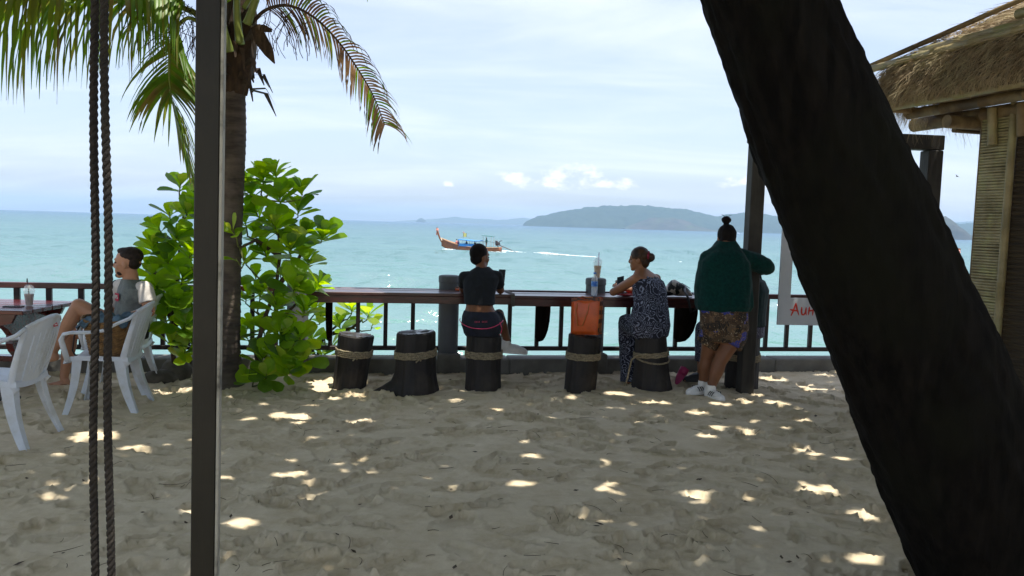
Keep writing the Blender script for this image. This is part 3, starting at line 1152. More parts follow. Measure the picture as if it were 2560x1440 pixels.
def crown_leaves():
    rng = np.random.default_rng(99)
    sets = []
    # (count, x0, x1, y0, y1, z0, z1, leaf length)
    for n, x0, x1, y0, y1, z0, z1, ll in ((74000, -5.6, 6.6, 2.0, 8.9, 4.65, 5.6, .17), (3500, -6, 6.5, -2.5, 2.2, 4.7, 5.8, .30), (2200, -8, -5.4, 1.5, 6.2, 4.4, 5.6, .26)):
        p = rng.random((n, 3)) * [x1 - x0, y1 - y0, z1 - z0] + [x0, y0, z0]
        sets.append((p, np.full(n, ll)))
    # unseen curtain of leaves added behind the viewer to block sky light
    n = 1500
    t = rng.random(n)
    ang = rng.uniform(math.pi * 1.0, math.pi * 2.0, n)
    rr = 8.5 + rng.normal(0, .5, n)
    p = np.stack([rr * np.cos(ang) * 1.05, -1.2 + rr * np.sin(ang) * .8, .15 + t * 4.9], 1)
    sets.append((p, np.full(n, .34)))
    C_ = np.concatenate([s_[0] for s_ in sets])
    LL = np.concatenate([s_[1] for s_ in sets]) * rng.uniform(.7, 1.25, len(C_))
    S = SUN_DIR
    gx = C_[:, 0] - S.x / S.z * C_[:, 2]
    gy = C_[:, 1] - S.y / S.z * C_[:, 2]
    keep = np.ones(len(C_), bool)
    for hx, hy, a, c, th in HOLES:
        dx, dy = gx - hx, gy - hy
        u = dx * math.cos(th) + dy * math.sin(th)
        w = -dx * math.sin(th) + dy * math.cos(th)
        m_ = LL * 0.20
        keep &= ((u / (a + m_)) ** 2 + (w / (c + m_)) ** 2) > 1
    # open sky over the palm crown, the shrubs' tops and the hut roof
    def sunline(c, r_):
        q = C_ - np.array(c)
        s_ = np.array(S)
        along = q @ s_
        perp = np.linalg.norm(q - along[:, None] * s_, axis=1)
        return (perp < r_) & (along > 0)
    for c, r_ in (((-2.5, 7.2, 3.6), 1.0), ((-3.9, 6.6, 3.4), .8), ((-2.2, 7.5, 1.9), .45), ((-3.2, 7.4, 1.7), .40), ((-1.3, 7.2, 3.0), .6), ((-1.5, 8.7, .6), .5)):
        keep &= ~(sunline(c, r_) & (C_[:, 1] > 4))
    # the hut stands in the open
    keep &= ~((C_[:, 0] > 2.9) & (C_[:, 1] > 3.8) & (C_[:, 2] > 1) & (gx > 2.9 + .0) & (gy > 5.2) & (gy - 8 < 0) & (gx - 2.9 > (7.3 - gy) * .2))
    d = np.linalg.norm(C_[:, :2] - np.array([.3, 3.0]), axis=1)
    keep &= C_[:, 2] < 5.9
    C_, LL = C_[keep], LL[keep]
    n = len(C_)
    az = rng.uniform(0, 2 * math.pi, n)
    tilt = rng.normal(0, .42, n)
    side = C_[:, 2] < 4.2
    tilt[side] += rng.choice([-1, 1], side.sum()) * 1.1
    roll = rng.normal(0, .4, n)
    ux = np.stack([np.cos(az) * np.cos(tilt), np.sin(az) * np.cos(tilt), np.sin(tilt)], 1)
    vx = np.stack([-np.sin(az) * np.cos(roll), np.cos(az) * np.cos(roll), np.sin(roll)], 1)
    L2 = LL[:, None]
    w = L2 * .30
    v = np.stack([C_ - ux * L2 * .5, C_ - ux * L2 * .08 + vx * w, C_ + ux * L2 * .5 - [0, 0, .02], C_ - ux * L2 * .08 - vx * w], 1).reshape(-1, 3)
    q = np.arange(4 * n).reshape(-1, 4)
    base = base_of(tr)
    v = v - np.array(base)
    return np_mesh('crown', v, q, LEAF_CANOPY, smooth=False)


link('crown', crown_leaves(), tr, kind='stuff')  # besides the crown, holds unseen rear leaves added to cut the sky light

# ---- coconut palm
PALMTRUNK = M('palm_trunk', lin('#5b5048'), lin('#3b332d'), rough=0.9, scale=7, stretch=(.6, .6, 3), bump=.7, bscale=24, c3=lin('#6b6154'), s3=3)
FIBRE = M('palm_fibre', lin('#4b3a28'), lin('#2a1f16'), rough=.95, scale=20, stretch=(1, 1, .15), bump=.6, bscale=40)
PETIOLE = M('palm_petiole', lin('#7f8a3a'), lin('#5c6a2a'), rough=.5, scale=6, stretch=(1, 1, .3))
FROND = M('palm_leaflet', (0.12, 0.22, 0.022), (0.07, 0.15, 0.02), rough=0.42, scale=3.0, transl=0.38, c3=(0.15, 0.17, 0.025), s3=1.6)
FRONDY = M('palm_leaflet_yellowed', (0.20, 0.20, 0.03), (0.12, 0.17, 0.02), rough=0.45, scale=4.0, transl=0.38, c3=(0.17, 0.11, 0.04), s3=3)
FRONDDRY = M('palm_leaflet_dry', lin('#a48a63'), lin('#6b5038'), rough=0.8, scale=4.0, transl=0.15, c3=lin('#4a3428'), s3=3)

pcx, pcy = -2.52, 7.2
pl = thing('coconut_palm', 'coconut palm with ringed trunk and drooping fronds behind the wooden post', 'palm tree', (pcx, pcy, 0))
b = MB()
ptpx = [(583, 215, .100), (584, 300, .112), (580, 420, .112), (572, 560, .118), (566, 700, .125), (562, 820, .135), (556, 900, .155), (552, 950, .20), (548, 985, .26)]
path = [P(px, py, pcy) for px, py, _ in ptpx]
path[-1].z = -.12
b.rings(bark_trunk(path[::-1], [q[2] for q in ptpx][::-1], 44, .011, 31, .0045, ring=.062))
b.build('trunk', PALMTRUNK, pl, smooth=70)
# boot of fibres under the crown
b = MB()
CT = P(590, 150, pcy)
bt = [P(584, 235, pcy), P(588, 200, pcy), P(594, 150, pcy), P(598, 95, pcy), P(600, 30, pcy), P(602, -60, pcy)]
b.rings(bark_trunk(bt, [.105, .135, .155, .15, .15, .10], 36, .02, 33, .022))
rf = random.Random(3)
for k in range(46):     # torn leaf bases and sheath scraps
    a = rf.uniform(0, 6.28)
    z = rf.uniform(-.28, .30)
    o_ = CT + Vector((.14 * math.cos(a), .14 * math.sin(a), z))
    out = Vector((math.cos(a), math.sin(a), 0))
    ln = rf.uniform(.10, .30)
    sd = Vector((-out.y, out.x, 0))
    w_ = rf.uniform(.015, .05)
    p1 = o_ + out * ln * .5 + Vector((0, 0, ln * rf.uniform(-.1, .5)))
    p2 = p1 + out * ln * .35 + Vector((0, 0, -ln * rf.uniform(.3, 1.0)))
    b.grid([[o_ - sd * w_, o_ + sd * w_], [p1 - sd * w_ * .9, p1 + sd * w_ * .9], [p2 - sd * .006, p2 + sd * .006]])
b.build('leaf_base', FIBRE, pl, smooth=60)
b = MB()
for a_, b2, c_, r1 in (((655, 165), (685, 78), (690, 80), .05), ((672, 150), (640, 60), (660, 20), .04)):
    p0, p1, p2 = P(*a_, 7.0), P(*b2, 7.0), P(*c_, 7.05)
b.grid([[P(628, 70, 7.0), P(650, 60, 6.98)], [P(640, 110, 6.95), P(672, 100, 6.94)], [P(662, 138, 6.95), P(684, 128, 6.95)], [P(686, 160, 6.97), P(688, 158, 6.97)]])
b.grid([[P(640, 60, 7.0), P(640, 78, 6.98)], [P(662, 62, 6.95), P(662, 80, 6.94)], [P(680, 72, 6.95), P(680, 80, 6.95)]])
o = b.build('leaf_sheath', FIBRE, pl)
md = o.modifiers.new('thick', 'SOLIDIFY')
md.thickness = .006


def frond(rpts, width, n, leaf_len, droop, mats, seed, base_r=.024, tip_r=.004, start=.12, as_parts=True, twist=0.0, leaf_w=.021, curl=0.0, spread=1.0, side_bias=None, len_prof=None, fwdk=(.35, .75)):
    """rachis through rpts (world); leaflets both sides; leaflets hang with `droop`"""
    rng = random.Random(seed)
    Lc = [0]
    for a, b_ in zip(rpts[:-1], rpts[1:]):
        Lc.append(Lc[-1] + (b_ - a).length)
    # Catmull-Rom resample
    Q = []
    m_ = len(rpts)
    for i in range(m_ - 1):
        p0, p1, p2, p3 = rpts[max(i - 1, 0)], rpts[i], rpts[i + 1], rpts[min(i + 2, m_ - 1)]
        for t in np.linspace(0, 1, 10, endpoint=(i == m_ - 2)):
            Q.append(0.5 * ((2 * p1) + (p2 - p0) * t + (2 * p0 - 5 * p1 + 4 * p2 - p3) * t * t + (3 * p1 - p0 - 3 * p2 + p3) * t ** 3))
    k = len(Q)
    b = MB()
    b.tube(Q, [base_r + (tip_r - base_r) * (i / (k - 1)) ** .8 for i in range(k)], 7)
    fr = thing('frond', None, None, Q[0] - base_of(pl))
    fr.parent = pl
    b.build('rachis', mats[0], fr, smooth=180)
    joined = MB()
    for j in range(n):
        f = start + (1 - start) * (j + .5) / n
        pos = f * (k - 1)
        i = min(int(pos), k - 2)
        o_ = Q[i].lerp(Q[i + 1], pos - i)
        T = (Q[i + 1] - Q[i]).normalized()
        S = T.cross(Vector((0, 0, 1)))
        if S.length < .15:
            S = Vector((1, 0, 0))
        S.normalize()
        U = S.cross(T).normalized()
        if twist:
            S, U = S * math.cos(twist) + U * math.sin(twist), U * math.cos(twist) - S * math.sin(twist)
        for sg in (-1, 1):
            if side_bias and rng.random() > side_bias[0 if sg < 0 else 1]:
                continue
            prof = (len_prof(f) if len_prof else math.sin(math.pi * min(1, .18 + .80 * f)) ** .6)
            ln = leaf_len * prof * rng.uniform(.85, 1.1)
            fwd = fwdk[0] + fwdk[1] * f
            d = (S * sg * spread + T * fwd + U * rng.uniform(.05, .35)).normalized()
            ns = 7
            p = o_.copy()
            rows = []
            wv = None
            cs = rng.uniform(-1, 1) * curl
            cs2 = rng.uniform(-1, 1) * curl
            dr = droop * rng.uniform(.8, 1.2)
            for q in range(ns):
                t = q / (ns - 1)
                wdir = d.cross(Vector((0, 0, 1)) if abs(d.z) < .95 else T)
                wdir = wdir.normalized() if wdir.length > .05 else T
                # leaf blade faces up when stretched out, turns edge-wise along the rachis when hanging
                wmix = (T - d * T.dot(d))
                wmix = wmix.normalized() if wmix.length > .05 else wdir
                wdir = (wdir * .35 + wmix * .65 * (1 if wmix.dot(wdir) > 0 else -1)).normalized()
                wd = leaf_w * (1 - t ** 2.2) * (0.55 + .45 * min(1, t * 5)) + .0012
                up = d.cross(wdir).normalized()
                rows.append([p - wdir * wd, p + up * wd * .35, p + wdir * wd])
                p = p + d * (ln / (ns - 1))
                d = (d + Vector((0, 0, -dr / ns * (0.7 + 1.1 * t))) + S * (cs / ns * t) + T * (cs2 / ns * t)).normalized()
            if as_parts:
                lb = MB()
                lb.grid(rows)
                lb.build('leaflet', mats[2] if rng.random() < (mats[3] if len(mats) > 3 else 0) else mats[1], fr, smooth=180)
            else:
                joined.grid(rows)
    if not as_parts:
        joined.build('leaflets', mats[1], fr, smooth=180, kind='stuff')
    return fr


def PP(lst):
    return [P(*q) for q in lst]


# big frond over the top left: rachis above the picture, leaflets hang into it
frond(PP([(540, 60, 7.1), (470, 25, 7.0), (390, -5, 6.8), (290, -28, 6.5), (150, -38, 6.15), (0, -40, 5.8), (-150, -20, 5.5), (-300, 30, 5.3)]), 1, 96, 1.32, 5.0,
      (PETIOLE, FROND, FRONDY, .35), 41, .03, .006, .16, leaf_w=.020, curl=.25, len_prof=lambda f: .62 + .38 * min(1, f * 1.6))
# frond hanging down left of the post
frond(PP([(520, 75, 7.0), (470, 45, 6.85), (432, 92, 6.75), (423, 175, 6.7), (427, 235, 6.68), (442, 300, 6.7), (462, 385, 6.72)]), 1, 54, .56, 1.5,
      (PETIOLE, FROND, FRONDY, .3), 42, .02, .004, .30, leaf_w=.0165, curl=.2, len_prof=lambda f: .65 + .35 * math.sin(math.pi * f))
# drying frond to the right, brown with a green tip
frond(PP([(628, 60, 7.0), (665, 25, 6.9), (722, 14, 6.8), (786, 44, 6.75), (846, 104, 6.7), (898, 178, 6.7), (936, 245, 6.7), (962, 312, 6.72)]), 1, 62, .44, 2.0,
      (FIBRE, FRONDDRY, FROND, .30), 43, .018, .003, .16, leaf_w=.0085, curl=1.3, len_prof=lambda f: .95 - .25 * f, fwdk=(.25, .45), twist=.85)
# another frond whose leaflets show at the top edge
frond(PP([(610, 20, 7.0), (660, -50, 6.9), (740, -85, 6.7), (830, -95, 6.5), (930, -85, 6.3), (1010, -50, 6.25)]), 1, 24, .46, 2.2,
      (PETIOLE, FROND, FRONDDRY, .3), 44, .022, .004, .25, leaf_w=.014, curl=.5, len_prof=lambda f: (.9 if f < .62 else .25))
# upper fronds, out of the picture but for their green stalks
for i, lst in enumerate(([(600, 110, 7.0), (592, 10, 7.0), (600, -160, 6.9), (560, -380, 6.7), (420, -520, 6.5)],
                         [(618, 60, 6.95), (640, 0, 6.9), (700, -170, 6.8), (830, -330, 6.8), (1000, -330, 6.9)],
                         [(590, 60, 7.3), (575, -40, 7.5), (520, -220, 8.2), (430, -300, 9.0), (330, -220, 9.6)],
                         [(610, 60, 7.3), (660, -60, 7.6), (760, -160, 8.6), (850, -140, 9.4), (930, -40, 9.8)],
                         [(560, 90, 7.0), (500, -60, 6.6), (380, -250, 5.9), (250, -300, 5.3), (100, -240, 4.9)],
                         [(575, 130, 6.95), (560, 70, 6.9), (545, -30, 6.9), (450, -200, 7.0), (250, -300, 7.1)])):
    frond(PP(lst), 1, 46, .85, 1.2, (PETIOLE, FROND), 50 + i, .042, .006, .42, as_parts=False, leaf_w=.022)
# wisps of hair-like fibre and dry leaflets among the stalks
b = MB()
for k in range(90):
    x0_, y0_ = rf.uniform(370, 510), rf.uniform(-20, 90)
    if k % 3 == 0:
        x0_, y0_ = rf.uniform(650, 780), rf.uniform(0, 60)
    p = P(x0_, y0_, 6.9)
    pts = [p]
    d = Vector((rf.uniform(-.8, .8), rf.uniform(-.3, .3), rf.uniform(-.6, .2)))
    for q in range(6):
        d = (d + Vector((rf.uniform(-.5, .5), rf.uniform(-.3, .3), -.28))).normalized()
        pts.append(pts[-1] + d * .06)
    b.tube(pts, .0028, 4)
b.build('fibre_strands', FIBRE, pl, kind='stuff')

# ---- large-leaved beach shrubs
LEAFM = [M('shrub_leaf_%s' % n_, c1, c2, rough=.36, scale=5, transl=t_, spec=.5) for n_, c1, c2, t_ in
         (('mid', (0.14, 0.28, 0.016), (0.18, 0.33, 0.02), .58), ('fresh', (0.20, 0.36, 0.022), (0.25, 0.40, 0.03), .60), ('deep', (0.06, 0.15, 0.016), (0.09, 0.19, 0.02), .45),
          ('pale', (0.24, 0.34, 0.05), (0.30, 0.38, 0.07), .55))]
TWIG = M('shrub_twig', lin('#5a4a38'), lin('#3c3024'), rough=.85, scale=12, bump=.3)
TWIGG = M('shrub_green_twig', lin('#74793d'), lin('#565c2a'), rough=.7, scale=12)


def leaf_mesh(name, ln, w, bend, fold, mt, wav):
    rows = []
    for i, t in enumerate((0, .10, .24, .42, .60, .78, .92, 1.0)):
        ww = w * (0.06 if t < .05 else (0.10 + .90 * math.sin(math.pi * min(1, (t ** 1.5) * .72 + .02)) if t < .93 else (.62 if t < .97 else .18)))
        if t <= .10:
            ww = w * .14
        zc = -bend * t * t * ln
        x_ = t * ln * (1 - .12 * bend * t)
        rows.append([Vector((x_, -ww, zc + fold * ww + wav * math.sin(t * 7))), Vector((x_, -ww * .5, zc + fold * .35 * ww)), Vector((x_, 0, zc)), Vector((x_, ww * .5, zc + fold * .35 * ww)), Vector((x_, ww, zc + fold * ww - wav * math.sin(t * 6)))])
    b = MB()
    b.grid(rows)
    return b.mesh(name, mt, smooth=180)


LV = []
_lr = random.Random(17)
for mi_, mt in enumerate(LEAFM):
    LV.append([leaf_mesh('shrub_leaf', 1.0, _lr.uniform(.26, .34), _lr.uniform(-.1, .45), _lr.uniform(.05, .35), mt, _lr.uniform(-.012, .012)) for _ in range(6)])


def shrub(label, cat, base, rosettes, stems, nleaf, seed, limit=290, size=(.15, .215), mix=(.45, .3, .17, .08), group='large-leaved shrubs by the palm'):
    """rosettes: (px, py, Y, scale). Leaves are single objects, whorled at the branch tips"""
    rng = random.Random(seed)
    sh = thing('beach_shrub', label, cat, base, group)
    leaves = []
    base = Vector(base)
    for px, py, Yd, sc_ in rosettes:
        c = P(px, py, Yd)
        up = (Vector((0, 0, 1)) * .8 + (c - Vector((base.x, base.y, c.z - .25))) * .9 + Vector((rng.uniform(-.4, .4), rng.uniform(-.6, .3), rng.uniform(-.2, .2)))).normalized()
        # twig from the nearest stem point
        s_ = min((p for st in stems for p in st), key=lambda p: (Vector(p) - c).length + 1.5 * max(0, p[2] - c.z))
        s_ = Vector(s_)
        midp = s_.lerp(c, .55) + Vector((rng.uniform(-.05, .05), rng.uniform(-.05, .05), -.05))
        bg = MB()
        bg.tube([s_, midp, c - up * .05, c + up * .06], [.010, .008, .0065, .003], 6)
        bg.build('twig', TWIGG, sh, smooth=180)
        n = int(nleaf * sc_ * rng.uniform(.85, 1.15))
        a0 = rng.uniform(0, 6.28)
        X_ = up.orthogonal().normalized()
        Y_ = up.cross(X_)
        for k in range(n):
            f = (k + .5) / n
            a = a0 + k * 2.39996
            el = 0.12 + 1.15 * f ** .8 + rng.uniform(-.15, .15)        # from upright inner leaves to splayed outer ones
            d = (up * math.cos(el) + (X_ * math.cos(a) + Y_ * math.sin(a)) * math.sin(el)).normalized()
            ln = rng.uniform(*size) * (0.55 + .55 * min(1, f * 2.2)) * (.8 + .25 * sc_)
            o_ = c + up * (.05 - .10 * f)
            # frame: x along the leaf, z its upper face (towards the axis)
            z_ = (up - d * up.dot(d))
            z_ = z_.normalized() if z_.length > .05 else X_
            z_ = (z_ + Vector((rng.uniform(-.35, .35), rng.uniform(-.35, .35), rng.uniform(-.35, .35)))).normalized()
            y_ = z_.cross(d).normalized()
            z_ = d.cross(y_)
            leaves.append((o_, d, y_, z_, ln, f, py))
    for st in stems:
        n = len(st)
        b = MB()
        b.tube(st, [.026 * (1 - .6 * i / (n - 1)) for i in range(n)], 8)
        b.build('stem', TWIG, sh, smooth=180)
    # the nearest to the viewer are single parts, the rest joined
    order = sorted(range(len(leaves)), key=lambda i: leaves[i][0].y - rng.uniform(0, .12))
    rest = MB()
    for rank, i in enumerate(order):
        o_, d, y_, z_, ln, f, py = leaves[i]
        r_ = rng.random()
        mi_ = 0 if r_ < mix[0] else 1 if r_ < mix[0] + mix[1] else 2 if r_ < mix[0] + mix[1] + mix[2] else 3
        me = rng.choice(LV[mi_])
        MT = Matrix(((d.x * ln, y_.x * ln, z_.x * ln, o_.x - base.x), (d.y * ln, y_.y * ln, z_.y * ln, o_.y - base.y), (d.z * ln, y_.z * ln, z_.z * ln, o_.z - base.z), (0, 0, 0, 1)))
        if rank < limit:
            lo = bpy.data.objects.new('leaf', me)
            COL.objects.link(lo)
            lo.parent = sh
            lo.matrix_local = MT
        else:
            vs = [MT @ v.co + base for v in me.vertices]
            rest.add(vs, [tuple(p.vertices) for p in me.polygons])
    if rest.v:
        rest.build('leaves', LEAFM[0], sh, smooth=180, kind='stuff')
    return sh


# right-hand shrub, in front of the railing
bR = G(655, 960)
stR = [[bR, P(640, 880, 7.25), P(660, 800, 7.3), P(690, 720, 7.35), P(700, 640, 7.35), P(695, 560, 7.3), P(660, 500, 7.3)],
       [P(690, 720, 7.35), P(740, 660, 7.35), P(770, 600, 7.3)], [P(660, 800, 7.3), P(710, 790, 7.2), P(740, 760, 7.2)], [P(645, 890, 7.25), P(700, 890, 7.15), P(740, 880, 7.1)],
       [P(700, 640, 7.35), P(640, 600, 7.25), P(600, 620, 7.1)]]
roR = [(658, 450, 7.45, 1.15), (628, 490, 7.5, .9), (690, 440, 7.3, 1), (755, 485, 7.3, .95), (700, 500, 7.2, 1.05), (645, 540, 7.45, 1.05), (745, 530, 7.35, .8), (690, 575, 7.15, 1.2), (655, 600, 7.45, 1.0),
       (760, 590, 7.25, 1.1), (805, 595, 7.3, 1.0), (725, 630, 7.1, 1.2), (770, 660, 7.3, 1), (665, 640, 7.3, .9), (700, 680, 7.4, .7), (790, 720, 7.15, .9), (735, 725, 7.1, 1.1), (690, 770, 7.2, 1), (760, 780, 7.0, 1.1),
       (650, 740, 7.45, .7), (660, 830, 7.4, .8), (700, 840, 7.05, 1.1), (750, 850, 7.1, 1), (700, 900, 6.95, 1.15), (655, 905, 7.1, .8), (755, 905, 7.0, .9), (665, 945, 6.9, 1.1), (628, 945, 6.9, .5), (720, 930, 6.95, .9),
       (612, 470, 7.5, .9), (614, 560, 7.5, .9), (612, 650, 7.5, .8), (616, 745, 7.5, .8), (618, 845, 7.5, .7), (585, 585, 6.95, .4), (598, 660, 6.95, .25), (630, 820, 7.5, .6), (640, 700, 7.5, .6)]
shrub('tall large-leaved green shrub right of the palm trunk', 'shrub', bR, roR, stR, 12, 61)
# left-hand shrub, behind the seated man
bL = G(440, 940)
stL = [[bL, P(432, 880, 7.25), P(430, 800, 7.3), P(445, 700, 7.35), P(450, 600, 7.4), P(465, 500, 7.4)], [P(430, 800, 7.3), P(400, 740, 7.2), P(385, 680, 7.15)], [P(445, 700, 7.35), P(400, 620, 7.25), P(380, 590, 7.2)],
       [P(430, 820, 7.3), P(500, 760, 7.3), P(520, 700, 7.35)]]
roL = [(450, 470, 7.4, .8), (425, 545, 7.35, .9), (465, 540, 7.3, 1.0), (400, 575, 7.25, .8), (440, 600, 7.2, 1.1), (385, 625, 7.2, 1), (475, 640, 7.2, 1), (420, 660, 7.15, 1.1), (380, 690, 7.15, .85), (455, 700, 7.15, 1.05), (400, 730, 7.1, .9),
       (440, 760, 7.1, 1.1), (480, 760, 7.2, 1), (415, 800, 7.1, .9), (460, 820, 7.1, 1.1), (430, 860, 7.1, .8), (480, 860, 7.2, .9), (460, 890, 7.1, .5), (520, 620, 7.4, 1), (530, 720, 7.4, 1), (520, 820, 7.3, .9), (495, 500, 7.45, .8)]
shrub('large-leaved green shrub left of the wooden post behind the seated man', 'shrub', bL, roL, stL, 11, 62)
# the one that grows up from below, beyond the railing
bO = WP(-1.9, .75, -1.2)
stO = [[bO, P(790, 900, 8.75), P(810, 840, 8.75), P(860, 800, 8.8)], [P(810, 840, 8.75), P(880, 820, 8.8), P(905, 800, 8.85)], [P(790, 900, 8.75), P(770, 850, 8.7), P(775, 800, 8.7)]]
roO = [(880, 775, 8.75, 1.0), (920, 790, 8.8, .9), (800, 800, 8.7, 1.0), (850, 815, 8.7, 1), (780, 850, 8.65, 1), (830, 860, 8.7, .8), (790, 770, 8.75, .9), (810, 890, 8.7, .7), (930, 815, 8.85, .35), (775, 885, 8.65, .6)]
shrub('pale sunlit large-leaved shrub beyond the railing', 'shrub', bO, roO, stO, 10, 63, mix=(.2, .3, .05, .45))

# stones at the foot of the palm
STONE = M('stone', lin('#6d665a'), lin('#494438'), rough=.95, scale=6, bump=.8, bscale=14)
for i, (px, py, r3, lab) in enumerate(((400, 955, (.16, .11, .08), 'flat grey stone under the left-hand shrub'), (440, 948, (.15, .13, .13), 'rough brown stone at the foot of the palm'))):
    g = G(px, py)
    b = MB()
    b.ell((g.x, g.y, r3[2] * .45), r3, None, 18, 12)
    rng_ = np.random.default_rng(80 + i)
    b.v = [tuple(Vector(v) + (Vector(v) - Vector((g.x, g.y, .05))) * (.22 * noise.noise(Vector(v) * 9) + .12 * noise.noise(Vector(v) * 22))) for v in b.v]
    b.build('stone', STONE, None, smooth=50, label=lab, cat='stone', group='stones under the shrub')
# ================================================================== HUT, TIMBER FRAME, POST, ROPES
BAMBOO = M('bamboo', lin('#a5966c'), lin('#7c7049'), rough=.5, scale=5, stretch=(1, 1, 1), bump=.1, c3=lin('#8a8a58'), s3=3)
SLAT = M('bamboo_slat', lin('#a39873'), lin('#7d734e'), rough=.55, scale=7, c3=lin('#a8a472'), s3=6)
BAMBOOD = M('bamboo_old', lin('#8a7650'), lin('#5d4c33'), rough=.65, scale=5, bump=.2, c3=lin('#4a3c29'), s3=2.5)
MAT = M('woven_bamboo', lin('#43361f'), lin('#2a2012'), rough=.75, scale=9, stretch=(.4, .4, 5), bump=.3)
THATCH = M('thatch', lin('#b3a384'), lin('#7d6c52'), rough=.9, scale=9, transl=.12, c3=lin('#b0a684'), s3=4)
THATCHD = M('thatch_core', lin('#74664c'), lin('#463a28'), rough=.95, scale=20, bump=.8)
SOFFIT = M('soffit_bamboo', lin('#9b865a'), lin('#6f5d3b'), rough=.7, scale=8)

D1 = Vector((-0.25, 0.968, 0)).normalized()     # along the near eave, away from the viewer
D2 = Vector((0.968, 0.25, 0)).normalized()      # along the far eave, to the right
EC = Vector((3.15, 7.05, 2.66))                 # left corner of the eaves, underside
SL = 0.52                                       # roof slope
hut = thing('bamboo_hut', 'bamboo hut with shaggy thatched roof at the right edge', 'hut', (3.9, 5.6, 0))
hr = random.Random(23)


def bamboo_pole(mb, a, b_, r, node=.32, r2=None):
    a, b_ = Vector(a), Vector(b_)
    d = b_ - a
    Ln = d.length
    d.normalize()
    pts, rr = [], []
    t = 0.0
    r2 = r2 or r
    while t < Ln - .02:
        f = t / Ln
        r0_ = r + (r2 - r) * f
        pts += [a + d * (t + .006), a + d * min(Ln, t + node - .006)]
        rr += [r0_, r0_]
        if t + node < Ln - .02:
            pts.append(a + d * (t + node))
            rr.append(r0_ * 1.07)
        t += node
    mb.tube(pts, rr, 12)


def hp(a, c, z):    # hut coordinates: a metres toward the viewer along the near eave, c metres inward
    p = EC - D1 * a + D2 * c
    return Vector((p.x, p.y, z))


LEN = 4.2
# roof slab: thick thatch over a bamboo soffit
b = MB()
th = .27
for (A, B_) in ((0, LEN),):
    n = 24
    rows = []
    for i in range(n + 1):
        a = A + (B_ - A) * i / n
        prof = [(0.03, 2.665), (-.03, 2.76), (-.01, 2.90), (.06, 2.985)]
        row = [hp(a, c + .02 * hr.uniform(-1, 1), z + .02 * hr.uniform(-1, 1)) for c, z in prof]
        row += [hp(a, c, 2.985 + (c - .06) * SL + .02 * hr.uniform(-1, 1)) for c in (.4, .8, 1.2, 1.6, 2.0)]
        rows.append(row)
    b.grid(rows)
    # gable side facing the sea
    b.grid([[hp(-.0, c, 2.70 + max(0, c) * SL * .98) for c in (0, .4, .8, 1.2, 1.6, 2.0)], [hp(-.03, c, 2.84 + c * SL) for c in (0, .4, .8, 1.2, 1.6, 2.0)], [hp(.02, c, 2.985 + max(0, c - .06) * SL) for c in (0.03, .4, .8, 1.2, 1.6, 2.0)]])
roof = b.build('roof', THATCHD, hut, smooth=60)
# shaggy straws
v, q = [], []


def straw(o_, d, ln, w, sag):
    side = d.cross(Vector((hr.uniform(-1, 1), hr.uniform(-1, 1), hr.uniform(-1, 1))))
    if side.length < .05:
        side = d.orthogonal()
    side = side.normalized()
    p = o_.copy()
    base = len(v)
    for k in range(4):
        t = k / 3
        ww = w * (1 - .75 * t)
        v.append(tuple(p - side * ww))
        v.append(tuple(p + side * ww))
        p = p + d * (ln / 3)
        d = (d + Vector((0, 0, -sag / 3))).normalized()
    for k in range(3):
        q.append((base + 2 * k, base + 2 * k + 1, base + 2 * k + 3, base + 2 * k + 2))


for k in range(15000):
    a = hr.uniform(-.04, LEN)
    lay = hr.random()
    if lay < .62:      # eave face, layered
        z = hr.uniform(2.74, 3.0)
        c = -.02 + .05 * (z - 2.74) / .25
        o_ = hp(a, c, z)
        d = (-D2 * hr.uniform(.2, .9) + D1 * hr.uniform(-.8, .8) + Vector((0, 0, hr.uniform(-1.1, -.1)))).normalized()
        straw(o_, d, hr.uniform(.07, .2), hr.uniform(.0018, .0042), hr.uniform(.3, 1.0))
    else:
        c = hr.uniform(0, 1.6)
        o_ = hp(a, c, 2.99 + c * SL)
        d = (-D2 + D1 * hr.uniform(-.7, .7) + Vector((0, 0, -SL + hr.uniform(0, .5)))).normalized()
        straw(o_, d, hr.uniform(.1, .25), hr.uniform(.002, .0045), hr.uniform(.1, .6))
for k in range(2600):   # sea-side edge and the wisps hanging under it
    c = hr.uniform(-.02, 2.0)
    o_ = hp(hr.uniform(-.05, .06), c, 2.72 + c * SL * .0 + hr.uniform(-.03, .05) if k % 2 else 2.74 + c * SL + hr.uniform(-.02, .24))
    d = (D1 * hr.uniform(.0, .7) + D2 * hr.uniform(-.6, .6) + Vector((0, 0, -1))).normalized()
    straw(o_, d, hr.uniform(.08, .24), hr.uniform(.0012, .003), .3)
for k in range(2600):
    a = hr.uniform(0, LEN)
    o_ = hp(a, hr.uniform(-.03, .06), 2.71)
    straw(o_, Vector((hr.uniform(-.4, .4), hr.uniform(-.4, .4), -1)).normalized(), hr.uniform(.04, .10), .0022, .2)
bb = base_of(hut)
v = np.array(v) - np.array(bb)
link('thatch', np_mesh('thatch', v, q, THATCH, smooth=False), hut, kind='stuff')
# fringe hanging from the far eave
v, q = [], []
for k in range(900):
    c = hr.uniform(.02, 1.75)
    o_ = hp(hr.uniform(-.1, .03), c, 2.66 + hr.uniform(-.02, .04))
    straw(o_, (Vector((0, 0, -1)) + D2 * hr.uniform(-.7, .9) + D1 * hr.uniform(-.3, .3)).normalized(), hr.uniform(.07, .24) * (1 if k % 4 else 1.4), hr.uniform(.0010, .0024), .2)
v = np.array(v) - np.array(bb)
link('thatch_fringe', np_mesh('thatch_fringe', v, q, THATCH, smooth=False), hut, kind='stuff')
